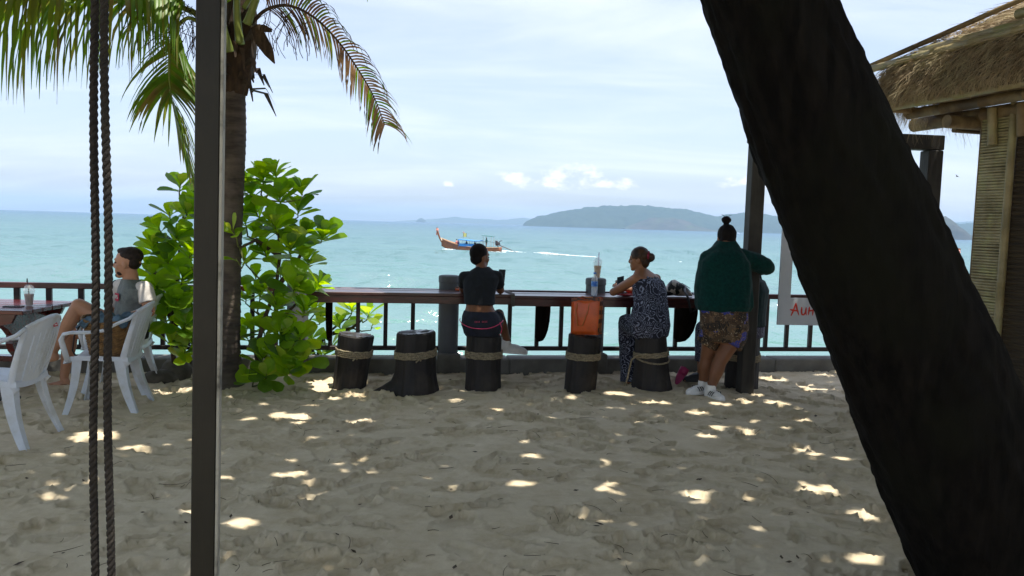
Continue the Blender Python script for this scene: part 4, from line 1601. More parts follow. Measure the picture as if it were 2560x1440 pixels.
# soffit: round bamboo rafters side by side under the thatch
for k in range(26):
    a = .05 + k * .16
    b = MB()
    bamboo_pole(b, hp(a, .02, 2.665), hp(a, 1.95, 2.665 + .28), .022, .35)
    b.build('rafter', SOFFIT, hut, smooth=50)
b = MB()
b.grid([[hp(.02, .03, 2.694), hp(.02, 2.0, 2.98)], [hp(LEN, .03, 2.694), hp(LEN, 2.0, 2.98)]])
b.build('ceiling_mat', SOFFIT, hut)
# eave poles and the dark beams below
for a0, a1, c, z, r_, mt in ((-.05, LEN, .07, 2.655, .03, BAMBOO), (-.02, LEN, .30, 2.62, .045, BAMBOOD), (-.25, LEN, .56, 2.565, .06, BAMBOOD)):
    b = MB()
    bamboo_pole(b, hp(a0, c, z), hp(a1, c, z), r_, .4)
    b.build('eave_beam', mt, hut, smooth=50)
for c0, c1, a, z, r_ in ((.02, 1.95, .05, 2.645, .03), (.25, 2.0, .48, 2.50, .055), (.49, 2.0, .30, 2.465, .024)):
    b = MB()
    bamboo_pole(b, hp(a, c0, z), hp(a, c1, z), r_, .4)
    b.build('cross_beam', BAMBOOD, hut, smooth=50)
# poles lying on the thatch
for p0, p1, r_, mt in ((hp(-.22, .02, 3.02), hp(3.8, .02, 3.02), .032, BAMBOO), (hp(.25, .16, 3.10), hp(3.8, .16, 3.10), .034, BAMBOO), (hp(.95, .40, 3.255), hp(3.8, .36, 3.25), .040, BAMBOO),
                       (hp(-.22, .04, 3.055), hp(1.45, .80, 3.60), .022, BAMBOOD), (hp(1.35, .78, 3.57), hp(3.6, .78, 3.58), .03, BAMBOO)):
    b = MB()
    bamboo_pole(b, p0, p1, r_, .38, r_ * .9)
    b.build('roof_pole', mt, hut, smooth=50)

# wall: corner panel of split bamboo slats, a post, then darker woven mat
WA = .55          # wall inset from the eaves
for k in range(112):
    z = .03 + k * .0232
    b = MB()
    r_ = .0112 * hr.uniform(.9, 1.12)
    a_ = WA + .015
    L2 = .262
    j = hr.uniform(.06, .2)
    z += hr.uniform(-.0015, .0015)
    p0, pj, p1 = hp(a_, WA - .012, z), hp(a_ + j, WA - .012, z + hr.uniform(-.002, .002)), hp(a_ + L2, WA - .012, z)
    b.tube([p0, p0.lerp(pj, .92), pj, pj.lerp(p1, .08), p1], [r_, r_, r_ * 1.16, r_, r_], 8)
    b.build('slat', SLAT, hut, smooth=50)
b = MB()
b.prism([hp(WA + .0, WA + .01, 0), hp(WA + .28, WA + .01, 0), hp(WA + .28, WA + .01, 2.6), hp(WA, WA + .01, 2.6)], D2 * .02)
b.build('wall_backing', MAT, hut)
for a, r_ in ((WA + .305, .030), (WA + 1.5, .04), (WA + 3.0, .04)):
    b = MB()
    bamboo_pole(b, hp(a, WA - .01, -.05), hp(a, WA - .01, 2.62), r_, .42)
    b.build('post', BAMBOO if a < 1 else BAMBOOD, hut, smooth=50)
b = MB()
bamboo_pole(b, hp(WA - .0, WA + .0, -.05), hp(WA, WA, 2.62), .016, .42)
b.build('post', BAMBOOD, hut, smooth=50)
b = MB()
bamboo_pole(b, hp(WA + .15, WA - .07, 2.60), hp(WA + .17, WA - .06, 2.30), .036, .42)
b.build('strut', BAMBOO, hut, smooth=50)
b = MB()
bamboo_pole(b, hp(WA + .42, WA - .07, 2.60), hp(WA + .44, WA - .06, 2.34), .036, .42)
b.build('strut', BAMBOOD, hut, smooth=50)
# woven mat: flat strips, with slits of light between a few
z = 0.02
k = 0
while z < 2.6:
    hgt = .021 if k % 9 else .0195
    b = MB()
    n = 9
    A0, A1 = WA + .335, WA + 3.2
    rows = []
    for i in range(n):
        a = A0 + (A1 - A0) * i / (n - 1)
        bulge = .006 * (1 if (i + k) % 2 else -1)
        rows.append([hp(a, WA + .015 + bulge, z), hp(a, WA + .010 + bulge, z + hgt * .5), hp(a, WA + .015 + bulge, z + hgt)])
    b.grid(rows)
    b.build('strip', MAT, hut, smooth=50)
    z += .0212 if k % 9 else .0207
    k += 1
# the other walls, so that the hut is a closed body
for p0, p1 in ((hp(WA, WA, 0), hp(WA, 2.6, 0)), (hp(WA, 2.6, 0), hp(WA + 3.3, 2.6, 0)), (hp(WA + 3.3, 2.6, 0), hp(WA + 3.3, WA, 0))):
    d = (p1 - p0).normalized()
    nrm = Vector((-d.y, d.x, 0)) * .02
    b = MB()
    b.prism([p0, p1, p1 + Vector((0, 0, 2.62)), p0 + Vector((0, 0, 2.62))], nrm)
    b.build('wall', MAT, hut)

# ---- timber frame over the photo board
Yf = 7.62
pL, pR = P(1866, 985, 7.57), P(2331, 985, 7.62)
tf = thing('timber_frame', 'tall dark timber frame of two posts and a top beam', 'timber frame', (pL.x, 7.66, 0))
xl0, xl1 = P(1880, 560, 7.58).x, P(1911, 560, 7.58).x
xr0, xr1 = P(2323, 480, 7.7).x, P(2358, 480, 7.7).x
frot = Matrix.Rotation(rad(6), 3, 'Z')
ztop = P(2360, 336, 7.7).z
WL, WR = .135, .15
xL, xR = (xl0 + xl1) / 2, (xr0 + xr1) / 2
cL, cR = Vector((xL - .02, 7.66, 0)), Vector((xR, 7.66 + (xR - xL) * .1, 0))
for c_, w_ in ((cL, WL), (cR, WR)):
    b = MB()
    b.box((c_.x, c_.y, (ztop - .145) / 2 - .1), (w_, w_, ztop - .145 + .2), frot, .008)
    b.build('post', TIMBER, tf, smooth=40)
b = MB()
mid = (cL + cR) / 2
b.box((mid.x, mid.y, ztop - .07), ((cR - cL).length + WR + .02, .145, .14), frot, .008)
b.build('beam', TIMBER, tf, smooth=40)

# ---- white photo board hung in the frame
BOARD = M('board_white', lin('#c9cdd3'), lin('#bcc1c8'), rough=.5, scale=3)
REDP = M('red_lettering', lin('#c8321e'), rough=.5)
bx0, bz0 = P(1943, 812, 7.64).x, P(1943, 812, 7.64).z
bx1 = P(2272, 600, 7.72).x
bz1 = P(2265, 389, 7.72).z
bdw = thing('photo_board', 'white photo frame board with red brush lettering hung in the timber frame', 'sign', ((bx0 + bx1) / 2, 7.7, bz0))
dirx = (frot @ Vector((1, 0, 0)))
B0 = Vector((bx0, 7.64, 0))


def bp(x_, z_, y_=0.0):
    return B0 + dirx * x_ + Vector((-dirx.y, dirx.x, 0)) * y_ + Vector((0, 0, z_))


bw = (bx1 - bx0) / dirx.x
zp = P(1943, 744, 7.64).z
for nm, xa, xb, za, zb in (('name_panel', 0, bw, bz0, zp), ('side_strip', 0, .118, zp + .001, bz1), ('side_strip', bw - .118, bw, zp + .001, bz1), ('top_strip', .1185, bw - .1185, bz1 - .118, bz1)):
    b = MB()
    b.prism([bp(xa, za), bp(xb, za), bp(xb, zb), bp(xa, zb)], Vector((-dirx.y, dirx.x, 0)) * .018)
    b.build(nm, BOARD, bdw, recalc=True)
# the lettering, brush strokes cut as thin raised shapes: A U H A
STROKES = {'A': [[(.0, -.05), (.18, .42), (.34, 1.02)], [(.34, 1.02), (.47, .5), (.66, .0)], [(-.12, .46), (.25, .40), (.62, .36)]],
           'U': [[(.05, .78), (.04, .3), (.12, .06), (.30, .05), (.42, .28), (.47, .76)], [(.47, .76), (.46, .3), (.53, .0)]],
           'H': [[(.08, .78), (.05, .4), (.0, .0)], [(.46, .80), (.43, .4), (.40, -.02)], [(-.04, .40), (.25, .42), (.54, .46)]],
           'a': [[(.0, -.02), (.14, .35), (.28, .78)], [(.28, .78), (.38, .4), (.52, .0)], [(-.05, .30), (.2, .28), (.5, .28)]]}
xo = 0.132
zl = bz0 + .095
for ch, adv, sc in (('A', .098, .120), ('U', .074, .104), ('H', .078, .108), ('a', .08, .108)):
    b = MB()
    for st in STROKES[ch]:
        pts = [bp(xo + x_ * sc, zl + y_ * sc * .98 + .02 * (xo - .12), -.003) for x_, y_ in st]
        m_ = []
        for i in range(len(pts) - 1):
            m_ += [pts[i], pts[i].lerp(pts[i + 1], .5)]
        m_.append(pts[-1])
        n = len(m_)
        b.tube(m_, [((.0085 if i not in (0, n - 1) else .004) * (1.1 - .4 * i / n), .0025) for i in range(n)], 8, up=dirx)
    b.build('letter', REDP, bdw)
    xo += adv

# ---- near wooden post on the left
NEARPOST = M('near_post_wood', lin('#1d1c14'), lin('#11100b'), rough=.55, spec=.35, c3=lin('#222018'), s3=3, scale=7, stretch=(1, 1, .12), bump=.25, bscale=40)
np_ = thing('wooden_post', 'square dark wooden post standing close on the left', 'post', (0, 0, 0))
A, Bq = P(491, 300, 2.75), P(549, 300, 2.75)
A2, B2 = P(478, 1430, 2.75), P(537, 1430, 2.75)
pw = ((Bq - A).length + (B2 - A2).length) / 2
ctop, cbot = (A + Bq) / 2, (A2 + B2) / 2
dz = (ctop - cbot)
up_ = dz.normalized()
yaw = Matrix.Rotation(rad(12.0), 3, 'Z')
R_ = Vector((0, 0, 1)).rotation_difference(up_).to_matrix() @ yaw
zc = 1.7
cc = cbot + dz * ((zc - cbot.z) / dz.z) + Vector((-.012, 0, 0))
np_.location = (cc.x, cc.y + pw / 2, 0)
b = MB()
b.box((cc.x, cc.y + pw / 2, zc), (pw, pw * .9, 3.6), R_, .004)
b.build('shaft', NEARPOST, np_, smooth=40)
PALEW = M('pale_edge_strip', lin('#a3a298'), lin('#8a897f'), rough=.7, scale=5, stretch=(1, 1, .15), c3=lin('#55544d'), s3=9)  # pale strip along the post's right face, lighter than the shaft
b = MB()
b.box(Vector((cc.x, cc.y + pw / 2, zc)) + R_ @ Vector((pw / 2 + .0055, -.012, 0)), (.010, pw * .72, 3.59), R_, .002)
b.build('edge_strip', PALEW, np_, smooth=40)

# ---- the pair of thick hanging ropes on the left
ROPED = M('dark_hanging_rope', lin('#241f1b'), lin('#12100e'), rough=.95, scale=50, bump=.8, bscale=150, c3=lin('#2d2822'), s3=30)
rs = thing('rope_swing', 'two dark twisted ropes hanging side by side in front of the chairs', 'swing', (-1.1, 2.0, 0))
for top, bot, Yr in (((237, -10), (236, 1440), 2.05), ((262, -10), (276, 1440), 2.03)):
    a, c_ = P(*top, Yr), P(*bot, Yr)
    d = (a - c_).normalized()
    b = MB()
    n = 60
    p0, p1 = c_ - d * .22, a + d * 2.2
    pts = [p0.lerp(p1, i / n) + Vector((.0025 * math.sin(i * .5 + Yr * 40), .002 * math.cos(i * .37), 0)) for i in range(n + 1)]
    twisted_rope(b, pts, .0106, 3, .058, 8)
    b.build('rope', ROPED, rs, smooth=180)
    rs_end = p0
b = MB()
b.box((rs_end.x - .014, 2.04, rs_end.z - .012), (.46, .2, .03), None, .006)
b.build('seat', TIMBER, rs, smooth=40)

# ================================================================== LEFT TABLE AND CHAIRS
TABLEW = M('table_lacquer', lin('#641a18'), lin('#3d0e0d'), rough=.25, scale=5, stretch=(.5, 6, 6), bump=.05, coat=.3)
tx1 = -4.03
tb = thing('garden_table', 'dark red lacquered plank table at the left edge', 'table', (-4.9, 7.0, 0))
ys = np.linspace(6.55, 7.42, 7)
for i in range(6):
    b = MB()
    b.box((tx1 - .85, (ys[i] + ys[i + 1]) / 2, .700), (1.7, ys[1] - ys[0] - .007, .035), None, .005)
    b.build('plank', TABLEW, tb, smooth=40)
for y0_, nm in ((6.62, 'apron'), (7.35, 'apron')):
    b = MB()
    # scalloped apron
    pr = [(-5.7, .681), (tx1 - .1, .681), (tx1 - .12, .64)]
    for k in range(14):
        x_ = tx1 - .14 - k * .115
        pr.append((x_, .60 - .035 * abs(math.sin(k * math.pi / 4))))
    b.prism([Vector((x_, y0_, z_)) for x_, z_ in pr], (0, .03, 0))
    b.build(nm, TABLEW, tb, recalc=True)
for x_ in (tx1 - .28, tx1 - 1.45):
    b = MB()
    half = [(.30, .681), (.34, .64), (.33, .58), (.24, .53), (.18, .47), (.19, .40), (.16, .33), (.105, .28), (.10, .20), (.13, .14), (.22, .10), (.33, .07), (.36, .0)]
    poly = [(7.0 + u_, z_) for u_, z_ in half] + [(7.0 - u_, z_) for u_, z_ in half[::-1]]
    b.prism([Vector((x_ - .03, y_, z_)) for y_, z_ in poly], (.06, 0, 0))
    b.build('leg', TABLEW, tb, recalc=True)
b = MB()
b.box((tx1 - .86, 7.0, .24), (1.12, .10, .05), None, .005)
b.build('stretcher', TABLEW, tb, smooth=40)

PLASTIC = M('white_plastic', lin('#d9dde2'), lin('#cdd2d8'), rough=.38, scale=5, coat=.1, c3=lin('#c2c3c0'), s3=6)
STICK = M('red_sticker', lin('#b8262a'), rough=.4)
STICKW = M('sticker_print', lin('#d8d4d2'), rough=.5)


def monobloc(label, loc, rz):
    """moulded plastic armchair; local +x is forward, origin on the ground under the seat"""
    t = thing('plastic_chair', label, 'chair', loc, 'white plastic armchairs by the table', rz)
    # parts are built in local coordinates
    def bl(mb, nm, mt=PLASTIC, parent=t, **kw):
        me = mb.mesh(nm, mt, kw.pop('smooth', 50), recalc=True)
        return link(nm, me, parent, **kw)
    # seat: dished sheet with a rolled front lip
    b = MB()
    rows, rows2 = [], []
    for i in range(11):
        x_ = -.21 + .45 * i / 10
        row = []
        for j in range(11):
            f = (j / 10 - .5) * 2
            w_ = .215 + .02 * (i / 10)
            z = .425 - .022 * (1 - f * f) + .018 * (i / 10) - (.03 * max(0, (i - 8) / 2) ** 2)
            row.append(Vector((x_, f * w_, z)))
        rows.append(row)
    b.grid(rows)
    b.grid([[p - Vector((0, 0, .006)) for p in r_] for r_ in rows])
    edge = [r_[0] for r_ in rows] + rows[-1][1:] + [r_[-1] for r_ in rows[::-1]][1:] + rows[0][::-1][1:-1]
    n = len(edge)
    b.rings([[p for p in edge], [p + Vector((0, 0, -.035)) + (Vector((p.x, p.y, 0)) * .03) for p in edge]], cap=False)
    bl(b, 'seat')
    # legs: L-shaped tapering blades
    for sx, sy in ((1, 1), (1, -1), (-1, 1), (-1, -1)):
        b = MB()
        top = Vector((.19 if sx > 0 else -.19, sy * .215, .415))
        bot = Vector((.255 if sx > 0 else -.30, sy * .27, -.03))
        rings = []
        for f in np.linspace(0, 1, 7):
            c = top.lerp(bot, f) + Vector((sx * .02 * math.sin(f * 3.14) * -1, 0, 0))
            w_ = .082 - .037 * f if sx < 0 else .07 - .028 * f
            th_ = .009
            ix, iy = -sx, -sy
            L_ = [(0, 0), (w_ * ix, 0), (w_ * ix, th_ * iy), (th_ * ix * 1.6, th_ * iy * 1.6), (th_ * ix, w_ * iy), (0, w_ * iy)]
            rings.append([c + Vector((x_, y_, 0)) for x_, y_ in L_])
        b.rings(rings)
        bl(b, 'leg')
    # backrest: curved shell with vertical slots (slats between), crowned top
    b = MB()

    def bk(u, f):     # u across -1..1, f up 0..1
        z = .40 + .43 * f - (.05 * u * u * f)
        hw = .205 + .035 * math.sin(f * 2.2)
        x_ = -.205 - .135 * f + .055 * (u * u) * (.6 + .4 * f)
        return Vector((x_, u * hw, z))
    nslat = 5
    def panel(u0, u1, f0, f1, nu=4, nf=8):
        fr_ = [[bk(u0 + (u1 - u0) * i / nu, f0 + (f1 - f0) * j / nf) for i in range(nu + 1)] for j in range(nf + 1)]
        bkk = [[p + Vector((-.009, 0, 0)) for p in r_] for r_ in fr_]
        m = MB()
        m.grid(fr_)
        m.grid([r_[::-1] for r_ in bkk])
        e1 = [r_[0] for r_ in fr_] + fr_[-1][1:] + [r_[-1] for r_ in fr_[::-1]][1:] + fr_[0][::-1][1:-1]
        e2 = [r_[0] for r_ in bkk] + bkk[-1][1:] + [r_[-1] for r_ in bkk[::-1]][1:] + bkk[0][::-1][1:-1]
        m.rings([e1, e2], cap=False)
        return m
    bl(panel(-1, 1, .80, 1.0, 12, 4), 'top_panel')
    bl(panel(-.62, .62, .0, .12, 10, 2), 'lower_panel')
    for k in range(nslat):
        u0 = -.62 + k * 1.24 / nslat
        bl(panel(u0 + .018, u0 + 1.24 / nslat - .018, .12, .80), 'slat')
    bl(panel(-1, -.66, .0, .80), 'side_panel')
    bl(panel(.66, 1, .0, .80), 'side_panel')
    # arms: one sweeping ribbon each side, from the crown down and forward to the front leg
    for sy in (-1, 1):
        b = MB()
        top = bk(sy * 1.0, .97)
        pts = [top + Vector((-.004, 0, .012)), top + Vector((.045, sy * .022, -.035)), Vector((-.16, sy * .275, .70)), Vector((-.06, sy * .292, .645)), Vector((.05, sy * .295, .63)),
               Vector((.17, sy * .29, .628)), Vector((.225, sy * .285, .615)), Vector((.245, sy * .275, .57)), Vector((.235, sy * .255, .50)), Vector((.215, sy * .235, .40))]
        b.tube(pts, [(.012, .018), (.014, .02), (.012, .024), (.011, .026), (.011, .027), (.011, .027), (.013, .026), (.02, .022), (.022, .018), (.022, .014)], 10, up=(0, 0, 1))
        bl(b, 'arm', smooth=180)
        b = MB()
        pts = [bk(sy * 1.0, .96), bk(sy * 1.0, .6), bk(sy * 1.0, .3), bk(sy * 1.0, 0), Vector((-.215, sy * .215, .36))]
        b.tube(pts, [(.012, .018), (.012, .02), (.012, .024), (.014, .028), (.012, .03)], 8, up=(0, 1, 0))
        bl(b, 'back_edge', smooth=180)
    crown = [bk(u, 1.0) + Vector((-.004, 0, .003)) for u in np.linspace(-1, 1, 11)]
    b = MB()
    b.tube(crown, [(.012, .016)] * 11, 8, up=(1, 0, 0))
    bl(b, 'crown_rail', smooth=180)
    c = bk(-.35, .86)
    b = MB()
    b.box(c + Vector((-.0125, 0, 0)), (.004, .055, .026), Matrix.Rotation(rad(15), 3, 'Y'))
    s_ = bl(b, 'sticker', STICK)
    b = MB()
    b.box(c + Vector((-.0150, 0, 0)), (.002, .034, .006), Matrix.Rotation(rad(15), 3, 'Y'))
    bl(b, 'print', STICKW, parent=s_)
    return t


monobloc('empty white plastic armchair nearest on the left, seen from behind', (-3.43, 5.31, .01), rad(186))
ch2 = monobloc('white plastic armchair holding the wicker basket', (-3.24, 6.365, .0), rad(191))
# a plain deep copy for the man's chair
ch3 = copy_tree(ch2)
ch3.location = (-3.44, 6.99, 0)
ch3.rotation_euler = (0, 0, rad(190))
ch3['label'] = 'white plastic armchair the man sits in, behind the basket chair'

# ---- wicker basket with denim on the chair
WICK = M('wicker', lin('#8d6a3c'), lin('#5e4322'), rough=.8, scale=30, bump=.5, bscale=60)
DENIM = M('denim', lin('#4b6272'), lin('#34464f'), rough=.9, scale=40, bump=.3, bscale=60, c3=lin('#5d7684'), s3=8)
bcn = Vector((-3.20, 6.36, .41))
bk_ = thing('wicker_basket', 'brown woven straw basket on the white chair', 'basket', bcn)
b = MB()
rows = []
seg = 64
nz_ = 26
for i in range(nz_ + 1):
    f = i / nz_
    rx, ry = .155 + .045 * f, .11 + .055 * f
    ring = []
    for k in range(seg):
        a = 2 * math.pi * k / seg
        e = 1 + .018 * (1 if (i + k // 2) % 2 else -1)
        sq = 1 / (abs(math.cos(a)) ** 3 + abs(math.sin(a)) ** 3) ** (1 / 3.0)
        ring.append(bcn + Vector((rx * sq * e * math.cos(a), ry * sq * e * math.sin(a), .005 + .285 * f + .02 * math.cos(2 * a) * f)))
    rows.append(ring)
b.rings(rows)
b.build('body', WICK, bk_)
b = MB()
b.tube([p + Vector((0, 0, .004)) for p in rows[-1]], .010, 6, closed=True)
b.build('rim', WICK, bk_, smooth=180)
b = MB()
pts = [bcn + Vector((-.17, -.14, .26)), bcn + Vector((-.205, -.17, .17)), bcn + Vector((-.215, -.18, .06)), bcn + Vector((-.19, -.17, .0))]
b.tube(pts, .007, 6)
b.build('handle', M('leather_strap', lin('#2a1c14'), rough=.6), bk_, smooth=180)
b = MB()
rows = []
rng_ = np.random.default_rng(3)
nn = vnoise((22, 30), (4.5, 6), rng_)
n2_ = vnoise((22, 30), (9, 12), rng_)
for i in range(22):
    row = []
    for j in range(30):
        u, w = i / 21 - .5, j / 29 - .5
        x_ = bcn.x + .0 + w * .40
        y_ = bcn.y - .02 + u * .30
        d_ = max(abs(u), abs(w)) * 2
        z = bcn.z + .305 + .035 * nn[i, j] + .022 * n2_[i, j] + .03 * (1 - d_)
        if d_ > .8:
            z -= (d_ - .8) * .2
        row.append(Vector((x_, y_, z)))
    rows.append(row)
b.grid(rows)
o = b.build('denim_jacket', DENIM, None, smooth=180, label='crumpled blue denim jacket on top of the wicker basket', cat='jacket')
md = o.modifiers.new('thick', 'SOLIDIFY')
md.thickness = .012


# ---- drinks and small things
CLEAR = glass('clear_plastic', (.92, .95, .96), .04, .28)
COFFEE = M('iced_coffee', lin('#6f4f3c'), lin('#a58a72'), rough=.35, scale=18, lo=.4, hi=.6)
LATTE = M('iced_latte', lin('#c79a5e'), lin('#dbb787'), rough=.35, scale=14)
BLACKP = M('black_plastic', (.012, .012, .014), rough=.35)
PHONEG = M('phone_glass', (.02, .026, .035), rough=.08, coat=.5)


def drink_cup(label, base, h, rb, rt, liquid, straw_mt, straw_end, dome=True, ice=True):
    t = thing('drink_cup', label, 'cup', base)
    base = Vector(base)
    b = MB()
    b.lathe([(rb, 0.0), (rb + (rt - rb) * .5, h * .5), (rt, h), (rt + .003, h + .003)], base, 24)
    b.build('cup', CLEAR, t, smooth=40)
    b = MB()
    b.lathe([(rb - .003, .004), (rb - .003 + (rt - rb) * .78, h * .80), (.004, h * .805)], base, 24)
    b.build('drink', liquid, t, smooth=40)
    b = MB()
    b.lathe([(rt + .004, h + .003), (rt + .005, h + .012), (rt * .95, h + .022), (rt * .80, h + .040), (rt * .55, h + .052), (.012, h + .056)], base, 24)
    b.build('lid', CLEAR, t, smooth=40)
    b = MB()
    b.tube([base + Vector((.005, 0, .03)), base + Vector((straw_end[0] * .8, straw_end[1], h + .11)), base + Vector(straw_end)], .0042, 8)
    b.build('straw', straw_mt, t, smooth=60)
    return t


PT = P(73, 752, 6.95)
drink_cup('iced coffee in a clear plastic cup on the red table', (PT.x, 6.95, .718), .128, .029, .043, COFFEE, BLACKP, (-.018, 0, .205))
PT = P(48, 757, 6.9)
b = MB()
b.box((PT.x, 6.82, .7225), (.15, .075, .009), Matrix.Rotation(rad(4), 3, 'Z'), .003)
b.build('smartphone', PHONEG, None, smooth=40, label='dark smartphone lying beside the iced coffee', cat='phone')

sx_, _ = WX(1493, 730, -.2)
PURPLE = M('pale_purple_straw', lin('#b99bc4'), rough=.4)
q = WP(COLS[2] + .01, .13, 1.007)
drink_cup('iced latte with a pale straw standing on the concrete column behind the bottle', q, .165, .030, .047, LATTE, PURPLE, (.012, 0, .27))
sx_, _ = WX(1488, 738, -.40)
q = WP(sx_, -.36, .856)
wbt = thing('water_bottle', 'clear plastic water bottle with a blue label on the bar counter', 'bottle', q)
b = MB()
b.lathe([(.020, 0), (.031, .006), (.033, .03), (.0315, .06), (.033, .09), (.033, .155), (.031, .175), (.022, .200), (.0135, .213), (.0135, .222)], q, 24)
b.build('bottle_body', CLEAR, wbt, smooth=50)
b = MB()
b.lathe([(.029, .004), (.031, .03), (.0295, .06), (.031, .088), (.006, .0885)], q, 20)
WATER = glass('bottled_water', (.75, .86, .95), .02, .35)
b.build('water', WATER, wbt, smooth=50)
b = MB()
b.lathe([(.0145, .222), (.0150, .224), (.0150, .238), (.0145, .240)], q, 18)
b.build('cap', M('blue_cap', lin('#2a6fc4'), rough=.4), wbt, smooth=40)
b = MB()
b.lathe([(.0336, .098), (.0336, .150)], q, 24, cap=False)
lbl = M('blue_label', lin('#1f6fd0'), lin('#7fb2e8'), rough=.4, scale=22, lo=.45, hi=.55)
b.build('label_band', lbl, wbt, smooth=40)

# orange woven bag on the fourth stump
OR = M('orange_plastic', lin('#dc6426'), lin('#c2521c'), rough=.38, scale=10, coat=.2, transl=.12)


def checker_mat(name, c1, c2, scale):
    mt = bpy.data.materials.new(name)
    mt.use_nodes = True
    nt = mt.node_tree
    tc = nt.nodes.new('ShaderNodeTexCoord')
    ck = nt.nodes.new('ShaderNodeTexChecker')
    ck.inputs['Scale'].default_value = scale
    ck.inputs['Color1'].default_value = (*c1, 1)
    ck.inputs['Color2'].default_value = (*c2, 1)
    nt.links.new(tc.outputs['Object'], ck.inputs['Vector'])
    nt.links.new(ck.outputs['Color'], nt.nodes['Principled BSDF'].inputs['Base Color'])
    nt.nodes['Principled BSDF'].inputs['Roughness'].default_value = .45
    return mt


CK = checker_mat('orange_brown_check', lin('#a8602a'), lin('#3f2413'), 24)
g = G(1460, 980)
zb = .525
cB = Vector((P(1468, 800, 7.5).x, 7.56, zb))
bag = thing('shopping_bag', 'orange plastic woven bag with checked side on a stump stool', 'bag', cB)
ang = Matrix.Rotation(rad(-24), 3, 'Z')
wB, dB = .275, .13


def bagp(x_, y_, z_):
    return cB + ang @ Vector((x_, y_, 0)) + Vector((0, 0, z_ + .02 * x_ / wB))


hB = .335
for nm, mt, corners in (('front_panel', OR, ((-wB / 2, -dB / 2), (wB / 2, -dB / 2))), ('back_panel', OR, ((wB / 2, dB / 2), (-wB / 2, dB / 2))),
                        ('side_panel', CK, ((wB / 2, -dB / 2), (wB / 2, dB / 2))), ('side_panel', CK, ((-wB / 2, dB / 2), (-wB / 2, -dB / 2)))):
    b = MB()
    (xa, ya), (xb, yb) = corners
    rows = []
    for i in range(9):
        f = i / 8
        row = []
        for j in range(9):
            w = j / 8
            x_, y_ = xa + (xb - xa) * w, ya + (yb - ya) * w
            bulge = .018 * math.sin(math.pi * w) * math.sin(math.pi * f * .9)
            x_ *= 1.0 + .06 * (f - .5)
            y_ *= (1.0 - .25 * f)
            nx_, ny_ = (yb - ya), -(xb - xa)
            ln_ = math.hypot(nx_, ny_)
            row.append(bagp(x_ + nx_ / ln_ * bulge, y_ + ny_ / ln_ * bulge, .012 + hB * f + .012 * math.sin(w * 9) * f * f))
        rows.append(row)
    b.grid(rows)
    o = b.build(nm, mt, bag, smooth=180)
    md = o.modifiers.new('thick', 'SOLIDIFY')
    md.thickness = .003
b = MB()
b.prism([bagp(-wB / 2, -dB / 2, .008), bagp(wB / 2, -dB / 2, .008), bagp(wB / 2, dB / 2, .008), bagp(-wB / 2, dB / 2, .008)], (0, 0, .006))
b.build('bottom', OR, bag)
BRW = checker_mat('brown_trim_check', lin('#7a3a1a'), lin('#3a1f12'), 30)
for yy in (-1, 1):
    b = MB()
    b.grid([[bagp((w - .5) * wB * 1.05, yy * dB / 2 * .76 + yy * .006 * 1, hB + .012 - .03 + .012 * math.sin(w * 9)), bagp((w - .5) * wB * 1.05, yy * dB / 2 * .74 + yy * .007, hB + .016 + .012 * math.sin(w * 9))] for w in np.linspace(0, 1, 12)])
    b.build('trim', BRW, bag, smooth=180)
for yy in (-1, 1):
    b = MB()
    dn = yy < 0
    pts = [bagp(-.075, yy * dB * .39, hB - .01), bagp(-.085, yy * (dB * .5 + .012), hB - (.10 if dn else -.03)), bagp(-.055 if dn else -.04, yy * (dB * .5 + .024), hB - (.24 if dn else -.02)), bagp(-.01 if dn else .02, yy * (dB * .5 + .02), hB - (.24 if dn else -.02)),
           bagp(.035, yy * (dB * .5 + .014), hB - (.10 if dn else 0)), bagp(.04, yy * dB * .39, hB - .01)]
    b.tube(pts, .0045, 6)
    b.build('handle', M('clear_handle', lin('#c98a52'), rough=.2, transl=.4), bag, smooth=180)


# black and white handbag on the counter
BW = M('black_white_print', (.012, .014, .016), (.55, .50, .45), rough=.5, scale=13, lo=.50, hi=.53, detail=2)
sx0, _ = WX(1697, 735, -.28)
q = WP(sx0, -.26, .857)
hbg = thing('handbag', 'black and white printed soft handbag lying on the bar counter', 'bag', q)
b = MB()
rings = []
n = 16
for i in range(n + 1):
    f = i / n
    x_ = (f - .5) * .305
    e = max(.05, (1 - abs(2 * f - 1) ** 3.2)) ** .5
    hh = (.062 + .022 * math.sin(f * 4.2 + .4)) * e
    dd = .075 * e
    ring = []
    for k in range(20):
        a = 2 * math.pi * k / 20
        wob = 1 + .05 * math.sin(3 * a + f * 11) + .04 * math.sin(5 * a - f * 17)
        zc_ = hh * 1.0 + .004
        ring.append(q + WU * x_ + WN * (dd * math.cos(a) * wob) + Vector((0, 0, max(.002, zc_ + hh * math.sin(a) * wob))))
    rings.append(ring)
b.rings(rings)
b.build('body', BW, hbg, smooth=180)
b = MB()
pts = [q + WU * .06 + WN * -.02 + Vector((0, 0, .12)), q + WU * .02 + WN * -.12 + Vector((0, 0, .07)), q + WU * .02 + WN * -.215 + Vector((0, 0, .012)), q + WU * .03 + WN * -.235 + Vector((0, 0, -.06)),
       q + WU * .055 + WN * -.235 + Vector((0, 0, -.145)), q + WU * .10 + WN * -.235 + Vector((0, 0, -.12)), q + WU * .12 + WN * -.232 + Vector((0, 0, -.03)), q + WU * .125 + WN * -.2 + Vector((0, 0, .02)), q + WU * .12 + WN * -.09 + Vector((0, 0, .05))]
b.tube(pts, [(.013, .003)] * len(pts), 6, up=(1, 0, 0))
b.build('strap', BLACKP, hbg, smooth=180)
b = MB()
